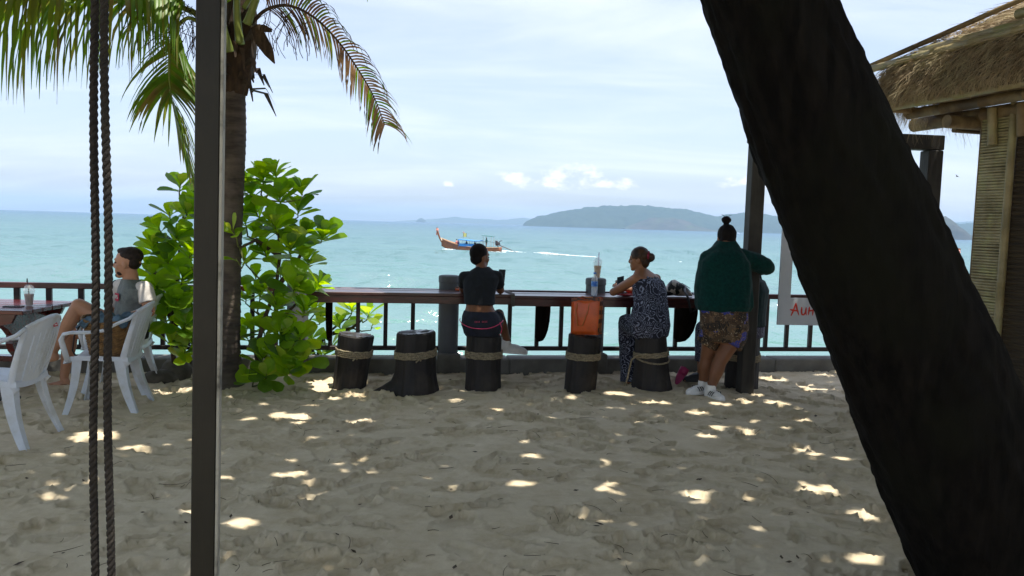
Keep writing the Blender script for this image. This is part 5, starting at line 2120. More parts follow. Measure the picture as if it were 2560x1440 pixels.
b.tube([q + WU * -.13 + Vector((0, 0, .085)), q + WU * -.05 + WN * -.03 + Vector((0, 0, .128)), q + WU * .04 + Vector((0, 0, .135)), q + WU * .13 + Vector((0, 0, .085))], .004, 5)
b.build('zip', BLACKP, hbg, smooth=180)

# red purse under the woman's forearm
REDC = M('red_cloth', lin('#b01d28'), lin('#8a141e'), rough=.6, scale=20, bump=.2)
sx0, _ = WX(1562, 740, -.3)
q = WP(sx0, -.33, .857)
b = MB()
b.ell(q + Vector((0, 0, .012)), (.10, .055, .013), WROT, 18, 8)
b.build('purse', REDC, None, smooth=180, label='flat red cloth purse under the forearm on the counter', cat='purse')

# flip-flops, shoes on the sand
PINK = M('pink_rubber', lin('#c23a72'), lin('#9c2a5a'), rough=.55)


def slide(name, label, pos, rot, mt, strap_mt, L_=.24, cat='sandal'):
    t = thing(name, label, cat, pos)
    pos = Vector(pos)

    def tr_(p):
        return pos + rot @ Vector(p)
    outl = []
    for k in range(24):
        a = 2 * math.pi * k / 24
        x_ = math.cos(a) * L_ / 2
        w = (.040 + .010 * math.cos(a)) * math.sin(a)
        outl.append((x_, w))
    b = MB()
    b.rings([[tr_((x_, y_, 0)) for x_, y_ in outl], [tr_((x_, y_ * 1.04, .010)) for x_, y_ in outl], [tr_((x_, y_, .022)) for x_, y_ in outl]])
    b.build('sole', mt, t, smooth=50)
    b = MB()
    b.grid([[tr_((.02 + dx, .045 * math.cos(a), .018 + .045 * math.sin(a))) for dx in (0, .035, .07)] for a in np.linspace(0, math.pi, 10)])
    o = b.build('strap', strap_mt, t, smooth=180)
    md = o.modifiers.new('thick', 'SOLIDIFY')
    md.thickness = .004
    return t


g = G(1702, 962)
slide('flip_flop', 'pink flip-flop standing on edge beside the flared stump', (g.x, g.y + .05, .085), Euler((rad(82), rad(-62), rad(15))).to_matrix(), PINK, PINK, .2)
g = G(18, 1012)
fs = slide('slide_sandal', 'black slide sandal with white letters by the left table leg', (g.x - .03, g.y + .04, .03), Euler((0, rad(8), rad(172))).to_matrix(), BLACKP, BLACKP, .26)
for ch, xoff in (('A', 0), ('N', .034)):
    b = MB()
    st = {'A': [[(0, 0), (.014, .034)], [(.014, .034), (.028, 0)], [(.005, .012), (.023, .012)]], 'N': [[(0, 0), (0, .034)], [(0, .034), (.022, 0)], [(.022, 0), (.022, .034)]]}[ch]
    for (x0_, z0_), (x1_, z1_) in st:
        a_ = Vector((g.x - .035 + xoff + x0_ * .9, g.y - .012, .034 + z0_))
        c_ = Vector((g.x - .035 + xoff + x1_ * .9, g.y - .012, .034 + z1_))
        b.tube([a_, c_], .0026, 5)
    b.build('letter', STICKW, fs)

# litter on the sand: twigs and scraps of leaf
b = MB()
tr_r = random.Random(77)
for k in range(420):
    x_, y_ = tr_r.uniform(-4.2, 3.2), 3.2 + 5.2 * tr_r.random() ** 1.3
    z = sand_z(x_, y_) + .004
    a = tr_r.uniform(0, 3.14)
    if k % 3:
        ln = tr_r.uniform(.03, .16)
        d = Vector((math.cos(a), math.sin(a), 0))
        p0 = Vector((x_, y_, z))
        pm = p0 + d * ln * .5 + Vector((-d.y, d.x, 0)) * ln * tr_r.uniform(-.45, .45)
        p2 = p0 + d * ln
        pm.z, p2.z = sand_z(pm.x, pm.y) + tr_r.uniform(.002, .012), sand_z(p2.x, p2.y) + tr_r.uniform(.001, .008)
        q_ = [p0 * (1 - t) ** 2 + pm * 2 * t * (1 - t) + p2 * t * t for t in (0, .2, .4, .6, .8, 1)]
        b.tube(q_, [.0016, .0015, .0014, .0013, .0011, .0008], 4)
    else:
        s_ = tr_r.uniform(.008, .028)
        d = Vector((math.cos(a), math.sin(a), tr_r.uniform(-.3, .3))) * s_
        e = Vector((-math.sin(a), math.cos(a), tr_r.uniform(-.3, .3))) * s_ * .5
        c_ = Vector((x_, y_, z + .004))
        b.grid([[c_ - d, c_ - d * .2 - e], [c_ - d * .1 + e, c_ + d]])
LIT = M('leaf_litter', lin('#5a4a37'), lin('#3a2d20'), rough=.9, scale=8)
o = b.build('leaf_litter', LIT, None, kind='stuff')
o['label'] = 'scattered twigs and leaf scraps on the sand'

# a bird far out over the water
g = P(2393, 441, 60)
bd = MB()
bd.ell(g, (.10, .04, .035), None, 10, 6)
bd.grid([[g + Vector((-.04, 0, .01)), g + Vector((-.10, .0, .10)), g + Vector((-.22, .02, .16))], [g + Vector((.04, 0, .01)), g + Vector((-.02, 0, .10)), g + Vector((-.20, .03, .155))]])
bd.grid([[g + Vector((-.04, 0, .01)), g + Vector((.05, -.05, -.05)), g + Vector((.16, -.1, -.07))], [g + Vector((.04, 0, .01)), g + Vector((.10, -.05, -.05)), g + Vector((.17, -.1, -.07))]])
bd.build('bird', BLACKP, None, label='small dark bird flying left of the hut over the sea', cat='bird')
# ================================================================== PEOPLE
def SKIN(name, c):
    mt = M(name, c, tuple(x * .82 for x in c), rough=.5, scale=9, bump=.05, bscale=90, spec=.4)
    mt.node_tree.nodes['Principled BSDF'].inputs['Subsurface Weight'].default_value = .06
    mt.node_tree.nodes['Principled BSDF'].inputs['Subsurface Radius'].default_value = (.02, .008, .004)
    return mt


SK_TAN = SKIN('skin_tan', lin('#9a6b4c'))
SK_BROWN = SKIN('skin_brown', lin('#80553a'))
SK_PALE = SKIN('skin_light', lin('#bd8a6a'))
HAIRB = M('black_hair', (.006, .005, .005), (.014, .011, .010), rough=.7, spec=.1, scale=30, stretch=(1, 1, .2), bump=.5, bscale=60)
HAIRBR = M('brown_hair', lin('#38261a'), lin('#20160f'), rough=.5, scale=30, stretch=(1, 1, .25), bump=.5, bscale=60, c3=lin('#5a3d26'), s3=7, spec=.3)
HAIRD = M('dark_brown_hair', lin('#33261e'), lin('#1d1611'), rough=.6, spec=.25, scale=40, bump=.5, bscale=80)
EYEW = M('eye', (.03, .02, .015), rough=.2)
SHOEW = M('white_shoe', lin('#f4f2ee'), lin('#e6e3dd'), rough=.6, scale=14, bump=.1)
SHOEB = M('black_shoe', (.02, .02, .022), rough=.6)


def fuse(mb, name, mt, parent, voxel=.007, it=4, fac=.5, wrinkle=0.0, wscale=14, kind=None):
    """overlapping closed shapes -> ONE continuous smooth surface"""
    me = mb.mesh(name, mt, recalc=True)
    tmp = bpy.data.objects.new('tmp', me)
    COL.objects.link(tmp)
    m1 = tmp.modifiers.new('r', 'REMESH')
    m1.mode = 'VOXEL'
    m1.voxel_size = voxel
    m2 = tmp.modifiers.new('s', 'SMOOTH')
    m2.factor = fac
    m2.iterations = it
    dg = bpy.context.evaluated_depsgraph_get()
    out = bpy.data.meshes.new_from_object(tmp.evaluated_get(dg), depsgraph=dg)
    bpy.data.objects.remove(tmp)
    base = base_of(parent)
    n = len(out.vertices)
    co = np.empty(n * 3, np.float32)
    out.vertices.foreach_get('co', co)
    co = co.reshape(-1, 3)
    if wrinkle:
        no = np.empty(n * 3, np.float32)
        out.vertices.foreach_get('normal', no)
        no = no.reshape(-1, 3)
        w = np.array([noise.noise(Vector((p[0] * wscale, p[1] * wscale, p[2] * wscale * .55))) + .5 * noise.noise(Vector((p[0] * wscale * 2.1 + 5, p[1] * wscale * 2.1, p[2] * wscale * 1.0))) for p in co])
        co = co + no * (w * wrinkle)[:, None]
    if base is not None:
        co = co - np.array(base, dtype=np.float32)
    out.vertices.foreach_set('co', np.ascontiguousarray(co, dtype=np.float32).ravel())
    out.name = name
    out.materials.clear()
    out.materials.append(mt)
    out.shade_smooth()
    out.update()
    return link(name, out, parent, kind=kind)


def V(*a):
    return P(*a)


def oval(c, lat, dep, rx, ry, n=20, e=2.4):
    out = []
    for k in range(n):
        a = 2 * math.pi * k / n
        ca, sa = math.cos(a), math.sin(a)
        out.append(c + lat * (rx * math.copysign(abs(ca) ** (2 / e), ca)) + dep * (ry * math.copysign(abs(sa) ** (2 / e), sa)))
    return out


def loft(mb, st, lat, dep, grow=0.0):
    mb.rings([oval(c, lat, dep, rx + grow, ry + grow) for c, rx, ry in st])


def limb(mb, pts, rr, grow=0.0, seg=14):
    for i in range(len(pts) - 1):
        mb.cap2(pts[i], pts[i + 1], rr[i] + grow, rr[i + 1] + grow, seg)


def head(mb, c, f, u, s=.93):
    f = f.normalized()
    l = u.cross(f).normalized()
    u = f.cross(l).normalized()
    R = Matrix((f, l, u)).transposed()

    def p(a, b_, d):
        return c + (f * a + l * b_ + u * d) * s
    mb.ell(p(-.012, 0, .022), (.100 * s, .078 * s, .098 * s), R, 18, 12)
    mb.ell(p(.022, 0, -.045), (.072 * s, .061 * s, .082 * s), R, 16, 10)
    mb.ell(p(.062, 0, -.108), (.028 * s, .030 * s, .024 * s), R, 10, 8)
    mb.cap2(p(.085, 0, .012), p(.103, 0, -.030), .011 * s, .0135 * s, 8)
    mb.ell(p(.097, 0, -.040), (.016 * s, .018 * s, .010 * s), R, 8, 6)
    mb.ell(p(.078, 0, .022), (.020 * s, .050 * s, .013 * s), R, 10, 6)
    mb.ell(p(.080, 0, -.072), (.018 * s, .024 * s, .008 * s), R, 8, 6)
    mb.ell(p(.078, 0, -.086), (.017 * s, .021 * s, .009 * s), R, 8, 6)
    for sg in (-1, 1):
        mb.ell(p(-.010, sg * .079, -.022), (.020 * s, .009 * s, .033 * s), R, 10, 8)
        mb.ell(p(.052, sg * .040, -.035), (.030 * s, .024 * s, .026 * s), R, 10, 6)
    return p, R, s


def eyes(parent, pfun, s, R):
    for sg in (-1, 1):
        b = MB()
        b.ell(pfun(.079, sg * .032, -.004), (.010 * s, .013 * s, .006 * s), R, 10, 6)
        b.build('eye', EYEW, parent, smooth=180)


def hand(mb, w, d, n, side, curl=.5, s=1.0):
    """w wrist, d along the hand, n palm normal, side = direction of the thumb"""
    d = d.normalized()
    side = (side - d * side.dot(d)).normalized()
    n = (n - d * n.dot(d) - side * n.dot(side)).normalized()
    R = Matrix((d, side, n)).transposed()
    mb.ell(w + d * .045 * s, (.050 * s, .038 * s, .017 * s), R, 12, 8)
    mb.cap2(w - d * .01, w + d * .03 * s, .024 * s, .024 * s, 10)
    for k, (o_, ln) in enumerate(((.031, .070), (.010, .080), (-.011, .074), (-.031, .058))):
        p = w + d * .082 * s + side * o_ * s
        dd = (d + side * o_ * 3.0).normalized()
        for j, (fr_, r_) in enumerate(((.45, .0092), (.32, .0085), (.23, .0076))):
            dd = (dd + n * curl * (.55 + .25 * j)).normalized()
            q = p + dd * ln * fr_ * s
            mb.cap2(p, q, r_ * s, r_ * s * .93, 8)
            p = q
    p = w + d * .022 * s + side * .030 * s
    dd = (side * .8 + d * .8 + n * .25).normalized()
    for ln in (.036, .030, .024):
        q = p + dd * ln * s
        mb.cap2(p, q, .0115 * s, .0095 * s, 8)
        p = q
        dd = (dd + d * .35 + n * curl * .3).normalized()


def foot(mb, ankle, toe_dir, s=1.0, bare=True):
    t = toe_dir.normalized()
    mb.cap2(ankle, ankle + Vector((0, 0, -.045)) * s - t * .02 * s, .036 * s, .033 * s)
    mb.cap2(ankle + Vector((0, 0, -.05)) * s, ankle + t * .13 * s + Vector((0, 0, -.075)) * s, .034 * s, .026 * s)
    sd = Vector((-t.y, t.x, 0)).normalized()
    for k in (-1, 0, 1):
        mb.cap2(ankle + t * .10 * s + sd * .022 * k * s + Vector((0, 0, -.072)) * s, ankle + t * .17 * s + sd * .026 * k * s + Vector((0, 0, -.083)) * s, .018 * s, .013 * s, 8)


def shoe(parent, ankle, toe_dir, mt, sole_mt, s=1.0, stripes=False, pitch=0.0):
    t = toe_dir.normalized()
    sd = Vector((0, 0, 1)).cross(t).normalized()
    U = t.cross(sd).normalized()

    def p(a, b_, c):
        return ankle + (t * a + sd * b_ + U * c) * s
    mb = MB()
    R = Matrix((t, sd, U)).transposed()
    mb.ell(p(-.035, 0, -.045), (.052 * s, .042 * s, .048 * s), R, 14, 8)
    mb.ell(p(.05, 0, -.058), (.10 * s, .046 * s, .040 * s), R, 14, 8)
    mb.ell(p(.12, 0, -.068), (.068 * s, .048 * s, .030 * s), R, 14, 8)
    mb.cap2(p(-.015, 0, .0), p(.0, 0, -.04), .043 * s, .045 * s)
    sh = fuse(mb, 'shoe', mt, parent, .0065, 3)
    b = MB()
    outl = []
    for k in range(28):
        a = 2 * math.pi * k / 28
        x_ = .052 + .142 * math.cos(a)
        w = (.044 + .008 * math.cos(a - .5)) * math.copysign(abs(math.sin(a)) ** .8, math.sin(a))
        outl.append((x_, w))
    b.rings([[p(x_, y_, -.100) for x_, y_ in outl], [p(x_ * 1.01, y_ * 1.05, -.085) for x_, y_ in outl], [p(x_, y_ * 1.0, -.066) for x_, y_ in outl]])
    b.build('sole', sole_mt, sh, smooth=50)
    if stripes:
        for k in range(3):
            for sg in (-1, 1):
                b = MB()
                x0_ = .02 + .026 * k
                b.tube([p(x0_ + .022, sg * .034, -.026), p(x0_ + .012, sg * .047, -.045), p(x0_, sg * .0475, -.066)], [(.006, .003)] * 3, 6, up=t)
                b.build('stripe', SHOEB, sh)
    return sh


def paisley(name, dark, light, scale, amt=.50):
    mt = bpy.data.materials.new(name)
    mt.use_nodes = True
    nt = mt.node_tree
    N, L = nt.nodes.new, nt.links.new
    tc = N('ShaderNodeTexCoord')
    nz = N('ShaderNodeTexNoise')
    nz.inputs['Scale'].default_value = scale * .55
    nz.inputs['Detail'].default_value = 1
    L(tc.outputs['Object'], nz.inputs['Vector'])
    sub = N('ShaderNodeVectorMath')
    sub.operation = 'MULTIPLY_ADD'
    sub.inputs[1].default_value = (.16, .16, .16)
    L(nz.outputs['Color'], sub.inputs[0])
    L(tc.outputs['Object'], sub.inputs[2])
    vo = N('ShaderNodeTexVoronoi')
    vo.inputs['Scale'].default_value = scale
    L(sub.outputs[0], vo.inputs['Vector'])
    mu = N('ShaderNodeMath')
    mu.operation = 'MULTIPLY'
    mu.inputs[1].default_value = 30
    L(vo.outputs['Distance'], mu.inputs[0])
    sn = N('ShaderNodeMath')
    sn.operation = 'SINE'
    L(mu.outputs[0], sn.inputs[0])
    n3 = N('ShaderNodeTexNoise')
    n3.inputs['Scale'].default_value = scale * 5
    n3.inputs['Detail'].default_value = 2
    L(tc.outputs['Object'], n3.inputs['Vector'])
    ad = N('ShaderNodeMath')
    ad.operation = 'MULTIPLY_ADD'
    ad.inputs[1].default_value = 2.6
    L(n3.outputs['Fac'], ad.inputs[0])
    L(sn.outputs[0], ad.inputs[2])
    mr = N('ShaderNodeMapRange')
    mr.inputs['From Min'].default_value = 1.15 + amt
    mr.inputs['From Max'].default_value = 1.55 + amt
    L(ad.outputs[0], mr.inputs['Value'])
    mx = N('ShaderNodeMix')
    mx.data_type = 'RGBA'
    mx.inputs['A'].default_value = (*dark, 1)
    mx.inputs['B'].default_value = (*light, 1)
    L(mr.outputs[0], mx.inputs['Factor'])
    L(mx.outputs['Result'], nt.nodes['Principled BSDF'].inputs['Base Color'])
    nt.nodes['Principled BSDF'].inputs['Roughness'].default_value = .8
    return mt


def patchwork(name):
    """dark shorts printed with framed baroque panels in gold, brown, white and blue"""
    mt = bpy.data.materials.new(name)
    mt.use_nodes = True
    nt = mt.node_tree
    N, L = nt.nodes.new, nt.links.new
    tc = N('ShaderNodeTexCoord')
    mp = N('ShaderNodeMapping')
    mp.inputs['Rotation'].default_value = (rad(90), rad(14), 0)
    nd = N('ShaderNodeTexNoise')
    nd.inputs['Scale'].default_value = 7
    L(tc.outputs['Object'], nd.inputs['Vector'])
    vd = N('ShaderNodeVectorMath')
    vd.operation = 'MULTIPLY_ADD'
    vd.inputs[1].default_value = (.11, .11, .11)
    L(nd.outputs['Color'], vd.inputs[0])
    L(tc.outputs['Object'], vd.inputs[2])
    L(vd.outputs[0], mp.inputs[0])
    br = N('ShaderNodeTexVoronoi')
    br.distance = 'CHEBYCHEV'
    br.inputs['Scale'].default_value = 13
    br.inputs['Randomness'].default_value = .8
    L(mp.outputs[0], br.inputs['Vector'])
    sx = N('ShaderNodeSeparateColor')
    L(br.outputs['Color'], sx.inputs[0])
    ed = N('ShaderNodeMath')
    ed.operation = 'MULTIPLY'
    ed.inputs[1].default_value = 42
    L(br.outputs['Distance'], ed.inputs[0])
    es = N('ShaderNodeMath')
    es.operation = 'SINE'
    L(ed.outputs[0], es.inputs[0])
    eg_ = N('ShaderNodeMath')
    eg_.operation = 'GREATER_THAN'
    eg_.inputs[1].default_value = .95
    L(es.outputs[0], eg_.inputs[0])
    cr = N('ShaderNodeValToRGB')
    cr.color_ramp.interpolation = 'CONSTANT'
    els = [(0, '#16120f'), (.18, '#3b2a1c'), (.36, '#3a2a1c'), (.50, '#263a98'), (.68, '#1a1613'), (.82, '#5c4a38')]
    cr.color_ramp.elements[0].color = (*lin(els[0][1]), 1)
    cr.color_ramp.elements[1].position = els[1][0]
    cr.color_ramp.elements[1].color = (*lin(els[1][1]), 1)
    for p_, h_ in els[2:]:
        e = cr.color_ramp.elements.new(p_)
        e.color = (*lin(h_), 1)
    L(sx.outputs[0], cr.inputs[0])
    # figures and scrolls
    nz = N('ShaderNodeTexNoise')
    nz.inputs['Scale'].default_value = 38
    nz.inputs['Detail'].default_value = 3
    nz.inputs['Distortion'].default_value = 1.6
    L(tc.outputs['Object'], nz.inputs['Vector'])
    mr = N('ShaderNodeMapRange')
    mr.inputs['From Min'].default_value = .60
    mr.inputs['From Max'].default_value = .64
    L(nz.outputs['Fac'], mr.inputs['Value'])
    n2 = N('ShaderNodeTexNoise')
    n2.inputs['Scale'].default_value = 11
    L(tc.outputs['Object'], n2.inputs['Vector'])
    c2 = N('ShaderNodeValToRGB')
    c2.color_ramp.elements[0].position = .42
    c2.color_ramp.elements[0].color = (*lin('#8a6434'), 1)
    c2.color_ramp.elements[1].position = .58
    c2.color_ramp.elements[1].color = (*lin('#a09480'), 1)
    L(n2.outputs['Fac'], c2.inputs[0])
    mx = N('ShaderNodeMix')
    mx.data_type = 'RGBA'
    L(mr.outputs[0], mx.inputs['Factor'])
    L(cr.outputs[0], mx.inputs['A'])
    L(c2.outputs[0], mx.inputs['B'])
    m2 = N('ShaderNodeMix')
    m2.data_type = 'RGBA'
    L(eg_.outputs[0], m2.inputs['Factor'])
    L(mx.outputs['Result'], m2.inputs['A'])
    m2.inputs['B'].default_value = (*lin('#7d5c30'), 1)
    L(m2.outputs['Result'], nt.nodes['Principled BSDF'].inputs['Base Color'])
    nt.nodes['Principled BSDF'].inputs['Roughness'].default_value = .75
    return mt


UP = Vector((0, 0, 1))

# ------------------------------------------------------------------ person in the black crop top
pa = thing('person', 'person in black crop top and navy shorts on the third stump, chin on hand', 'person', G(1206, 975))
f = Vector((.12, .99, 0)).normalized()
lat = f.cross(UP).normalized()
st = [(V(1206, 836, 7.47), .150, .13), (V(1204, 812, 7.46), .182, .145), (V(1202, 790, 7.46), .165, .125), (V(1199, 766, 7.48), .128, .095), (V(1199, 738, 7.53), .133, .10), (V(1201, 712, 7.58), .150, .108),
      (V(1203, 692, 7.61), .160, .095), (V(1206, 678, 7.63), .110, .075), (V(1207, 668, 7.65), .058, .058)]
b = MB()
loft(b, st, lat, f)
hc = V(1201, 641, 7.70)
hf = Vector((.78, .62, -.05))
pf, R_, s_ = head(b, hc, hf, UP, .95)
b.cap2(V(1206, 676, 7.63), hc + UP * -.06, .056, .052)
shL, shR = V(1161, 692, 7.61), V(1243, 690, 7.62)
elL, elR = V(1157, 728, 7.84), V(1251, 727, 7.83)
elL.z = elR.z = .905
wrL, wrR = V(1160, 719, 8.05), pf(.085, -.01, -.17) + Vector((.02, .02, -.02))
wrL.z = .90
for s0_, e0, w0 in ((shL, elL, wrL), (shR, elR, wrR)):
    limb(b, [s0_, e0, w0], [.050, .039, .027])
    b.cap2(e0.lerp(w0, .1), e0.lerp(w0, .45), .038, .038)
hand(b, wrL, Vector((-.5, .8, 0)), Vector((0, 0, -1)), Vector((.8, .5, 0)), .3, .95)
hand(b, wrR, (pf(.07, .0, -.10) - wrR), Vector((-.6, -.6, .2)), Vector((-.5, .5, .6)), .9, .95)
hR, hL = V(1228, 822, 7.50), V(1182, 824, 7.50)
knR, knL = V(1247, 786, 7.93), V(1190, 800, 7.93)
anR, anL = V(1268, 853, 8.14), V(1196, 880, 8.12)
for h0, k0, a0 in ((hR, knR, anR), (hL, knL, anL)):
    limb(b, [h0, k0], [.082, .056])
    limb(b, [k0, k0.lerp(a0, .35), a0], [.052, .054, .036])
    foot(b, a0, Vector((.75, .6, 0)))
fuse(b, 'body', SK_BROWN, pa, .0065, 3)
eyes(pa, pf, s_, R_)
b = MB()
lf = hf.normalized()
b.ell(pf(-.026, 0, .036), (.098 * s_, .085 * s_, .096 * s_), R_, 18, 12)
b.ell(pf(-.050, 0, -.028), (.058 * s_, .074 * s_, .062 * s_), R_, 14, 10)
fuse(b, 'hair', HAIRB, pa, .0065, 2, wrinkle=.002, wscale=40)
TEE = M('black_cotton', lin('#141a20'), lin('#0d1116'), rough=.9, scale=30, bump=.15, bscale=40)
b = MB()
b.rings([oval(c, lat, f, rx + g_, ry + g_) for (c, rx, ry), g_ in zip([(st[3][0].lerp(st[4][0], .18), .134, .10)] + st[4:8] + [(st[8][0] + UP * .004, .052, .05)], (.013, .016, .016, .014, .012, .008))])
for s0_, e0 in ((shL, elL), (shR, elR)):
    b.cap2(s0_.lerp(st[6][0], .25), s0_, .058, .054)
    b.tube([s0_, s0_.lerp(e0, .3), s0_.lerp(e0, .62)], [.055, .055, .056], 16)
fuse(b, 'crop_top', TEE, pa, .0065, 3, wrinkle=.004, wscale=13)
NAVY = M('navy_shorts', lin('#171c2e'), lin('#10131f'), rough=.8, scale=20, bump=.12)
b = MB()
b.rings([oval(c, lat, f, rx + .012, ry + .014) for c, rx, ry in [(V(1206, 838, 7.47), .140, .12), st[0], st[1], st[2], (st[2][0].lerp(st[3][0], .55), .142, .105)]])
for h0, k0 in ((hR, knR), (hL, knL)):
    b.tube([h0, h0.lerp(k0, .3), h0.lerp(k0, .72)], [.094, .088, .078], 16)
fuse(b, 'shorts', NAVY, pa, .0065, 3, wrinkle=.003, wscale=14)
PIPE = M('pink_piping', lin('#d8446e'), rough=.5)
b = MB()
pts = []
cH = st[1][0].lerp(st[2][0], .15)
for a in np.linspace(math.pi * 1.0, math.pi * 2.06, 26):
    v_ = Vector(oval(cH, lat, f, .198, .160, 1)[0])
    ca, sa = math.cos(a), math.sin(a)
    e_ = 2.4
    p_ = cH + lat * (.203 * math.copysign(abs(ca) ** (2 / e_), ca)) + f * (.165 * math.copysign(abs(sa) ** (2 / e_), sa))
    p_.z += .028 - .045 * (abs(sa)) + .012 * math.sin(a * 2.3)
    pts.append(p_)
b.tube(pts, .0042, 6)
b.build('piping', PIPE, pa, smooth=180)
b = MB()
pts = [V(1250, 806, 7.36), V(1255, 822, 7.37), V(1252, 834, 7.40), V(1243, 840, 7.44)]
b.tube(pts, .004, 6)
b.build('piping', PIPE, pa, smooth=180)
# small pink print above the piping (too small to read in the photo: drawn as strokes)
b = MB()
rp = random.Random(4)
cP = cH - f * .166 + UP * .026 + lat * .02
for k in range(9):
    if k == 4:
        continue
    x0_ = -.055 + k * .0135
    z0_ = .008 * (k / 8)
    a_ = cP + lat * x0_ + UP * z0_ - f * .002
    b.tube([a_, a_ + UP * .012], .0013, 4)
    b.tube([a_ + UP * .012, a_ + UP * .012 + lat * .007], .0013, 4)
    b.tube([a_, a_ + lat * .007], .0013, 4)
b.build('print', PIPE, pa)
shoe(pa, anR, Vector((.95, .30, -.10)), SHOEW, SHOEW, 1.2)
shoe(pa, anL, Vector((.5, .85, -.05)), SHOEW, SHOEW, 1.0)
b = MB()
b.tube([anR + Vector((0, 0, -.005)), anR + Vector((0, 0, .03))], [.042, .040], 14)
b.build('sock', SHOEB, pa, smooth=50)
b = MB()
c_ = V(1254, 692, 8.02)
b.box(c_, (.072, .010, .15), Matrix.Rotation(rad(-20), 3, 'Z') @ Matrix.Rotation(rad(-12), 3, 'X'), .003)
c_.z = .955
o = b.build('smartphone', BLACKP, None, smooth=40, label='black phone propped upright at the right elbow of the person in the crop top', cat='phone')
b = MB()
c_ = V(1147, 718, 8.02)
b.tube([Vector((c_.x - .03, c_.y, .882)), Vector((c_.x + .035, c_.y - .02, .882))], .011, 8)
b.build('lighter', M('orange_lighter', lin('#e0622a'), rough=.35), None, smooth=40, label='small orange lighter on the counter by the left hand', cat='lighter')

# ------------------------------------------------------------------ woman in the paisley jumpsuit
pb = thing('person', 'woman in navy and white paisley jumpsuit on the flared stump, looking left', 'person', G(1635, 975))
f = Vector((-.72, .69, 0)).normalized()
lat = f.cross(UP).normalized()
st = [(V(1626, 838, 7.77), .155, .14), (V(1625, 812, 7.77), .188, .155), (V(1626, 785, 7.77), .175, .140), (V(1626, 758, 7.79), .150, .122), (V(1624, 728, 7.82), .152, .118), (V(1619, 704, 7.85), .165, .112),
      (V(1613, 690, 7.87), .165, .090), (V(1608, 680, 7.88), .105, .07), (V(1604, 671, 7.89), .055, .055)]
b = MB()
loft(b, st, lat, f)
hc = V(1597, 647, 7.90)
hf = Vector((-.93, .34, -.04))
pf, R_, s_ = head(b, hc, hf, UP, .92)
b.cap2(V(1606, 678, 7.88), hc + UP * -.06 - hf * .01, .05, .048)
shL, shR = V(1590, 697, 7.76), V(1640, 697, 8.0)
elL, elR = V(1533, 734, 8.02), V(1585, 735, 8.25)
elL.z = elR.z = .905
wrL, wrR = V(1562, 722, 8.16), V(1560, 718, 8.22)
wrL.z = wrR.z = .93
for s0_, e0, w0 in ((shL, elL, wrL), (shR, elR, wrR)):
    limb(b, [s0_, e0, w0], [.051, .040, .026])
    b.cap2(e0.lerp(w0, .1), e0.lerp(w0, .45), .038, .036)
hand(b, wrL, Vector((-.35, .55, .5)), Vector((-.7, .2, -.6)), Vector((-.2, -.6, .7)), .7, .9)
hand(b, wrR, Vector((-.6, .3, .3)), Vector((0, -.5, -.6)), Vector((0, .6, .5)), .6, .9)
hL, hR = V(1608, 824, 7.70), V(1640, 824, 7.88)
knL, knR = V(1566, 806, 8.0), V(1600, 806, 8.18)
anL, anR = V(1575, 944, 7.95), V(1602, 930, 8.05)
for h0, k0, a0 in ((hL, knL, anL), (hR, knR, anR)):
    limb(b, [h0, k0], [.085, .06])
    limb(b, [k0, k0.lerp(a0, .35), a0], [.054, .055, .036])
    foot(b, a0, Vector((-.75, .6, 0)))
fuse(b, 'body', SK_TAN, pb, .0065, 3)
eyes(pb, pf, s_, R_)
b = MB()
b.ell(pf(-.016, 0, .038), (.104 * s_, .087 * s_, .097 * s_), R_, 18, 12)
b.ell(pf(-.070, 0, -.035), (.050 * s_, .062 * s_, .060 * s_), R_, 14, 10)
b.ell(pf(-.052, 0, -.085), (.034 * s_, .046 * s_, .044 * s_), R_, 12, 8)
b.ell(pf(-.130, 0, .015), (.042, .040, .045), R_, 12, 8)
b.cap2(pf(-.04, .075, .03), pf(-.06, .07, -.05), .016, .012, 8)
fuse(b, 'hair', HAIRBR, pb, .0065, 2, wrinkle=.0035, wscale=38)
b = MB()
pts = [pf(-.105, 0, .03) + R_ @ Vector((.012 * math.cos(a) * 0, .034 * math.cos(a), .036 * math.sin(a))) for a in np.linspace(0, 2 * math.pi, 17)[:-1]]
b.tube(pts, [.014 + .004 * math.sin(k * 2.2) for k in range(16)], 8, closed=True)
b.build('scrunchie', M('dark_red_velvet', lin('#8d1f38'), lin('#64142a'), rough=.8, scale=30), pb, smooth=180)
PAIS = paisley('paisley_cloth', lin('#12162a'), lin('#878ea4'), 12, .62)
b = MB()
b.rings([oval(c, lat, f, rx + g_, ry + g_) for (c, rx, ry), g_ in zip([(V(1626, 842, 7.77), .15, .13)] + st[:6] + [(st[6][0], .118, .078), (V(1609, 683, 7.87), .080, .062)], (.01, .018, .022, .024, .026, .026, .014, .012, .010))])
for sg, off in ((shL, .25), (shR, .25)):    # halter straps up to the neck
    a_ = sg.lerp(st[5][0], .45)
    b.cap2(a_ - UP * .03, V(1606, 678, 7.88) + (sg - st[6][0]) * .22, .040, .022)
for h0, k0, a0 in ((hL, knL, anL), (hR, knR, anR)):
    b.tube([h0, h0.lerp(k0, .5), k0], [.112, .102, .088], 18)
    b.cap2(k0, k0 + UP * -.02, .088, .088)
    b.tube([k0 + UP * .01, k0.lerp(a0, .3), k0.lerp(a0, .7), a0.lerp(k0, -.06)], [.088, .090, .094, .100], 18)
fuse(b, 'jumpsuit', PAIS, pb, .0065, 3, wrinkle=.009, wscale=11)
b = MB()
c_ = V(1551, 706, 8.12)
R2 = Matrix.Rotation(rad(-38), 3, 'Z') @ Matrix.Rotation(rad(-38), 3, 'X') @ Matrix.Rotation(rad(-20), 3, 'Y')
b.box(c_, (.075, .010, .150), R2, .003)
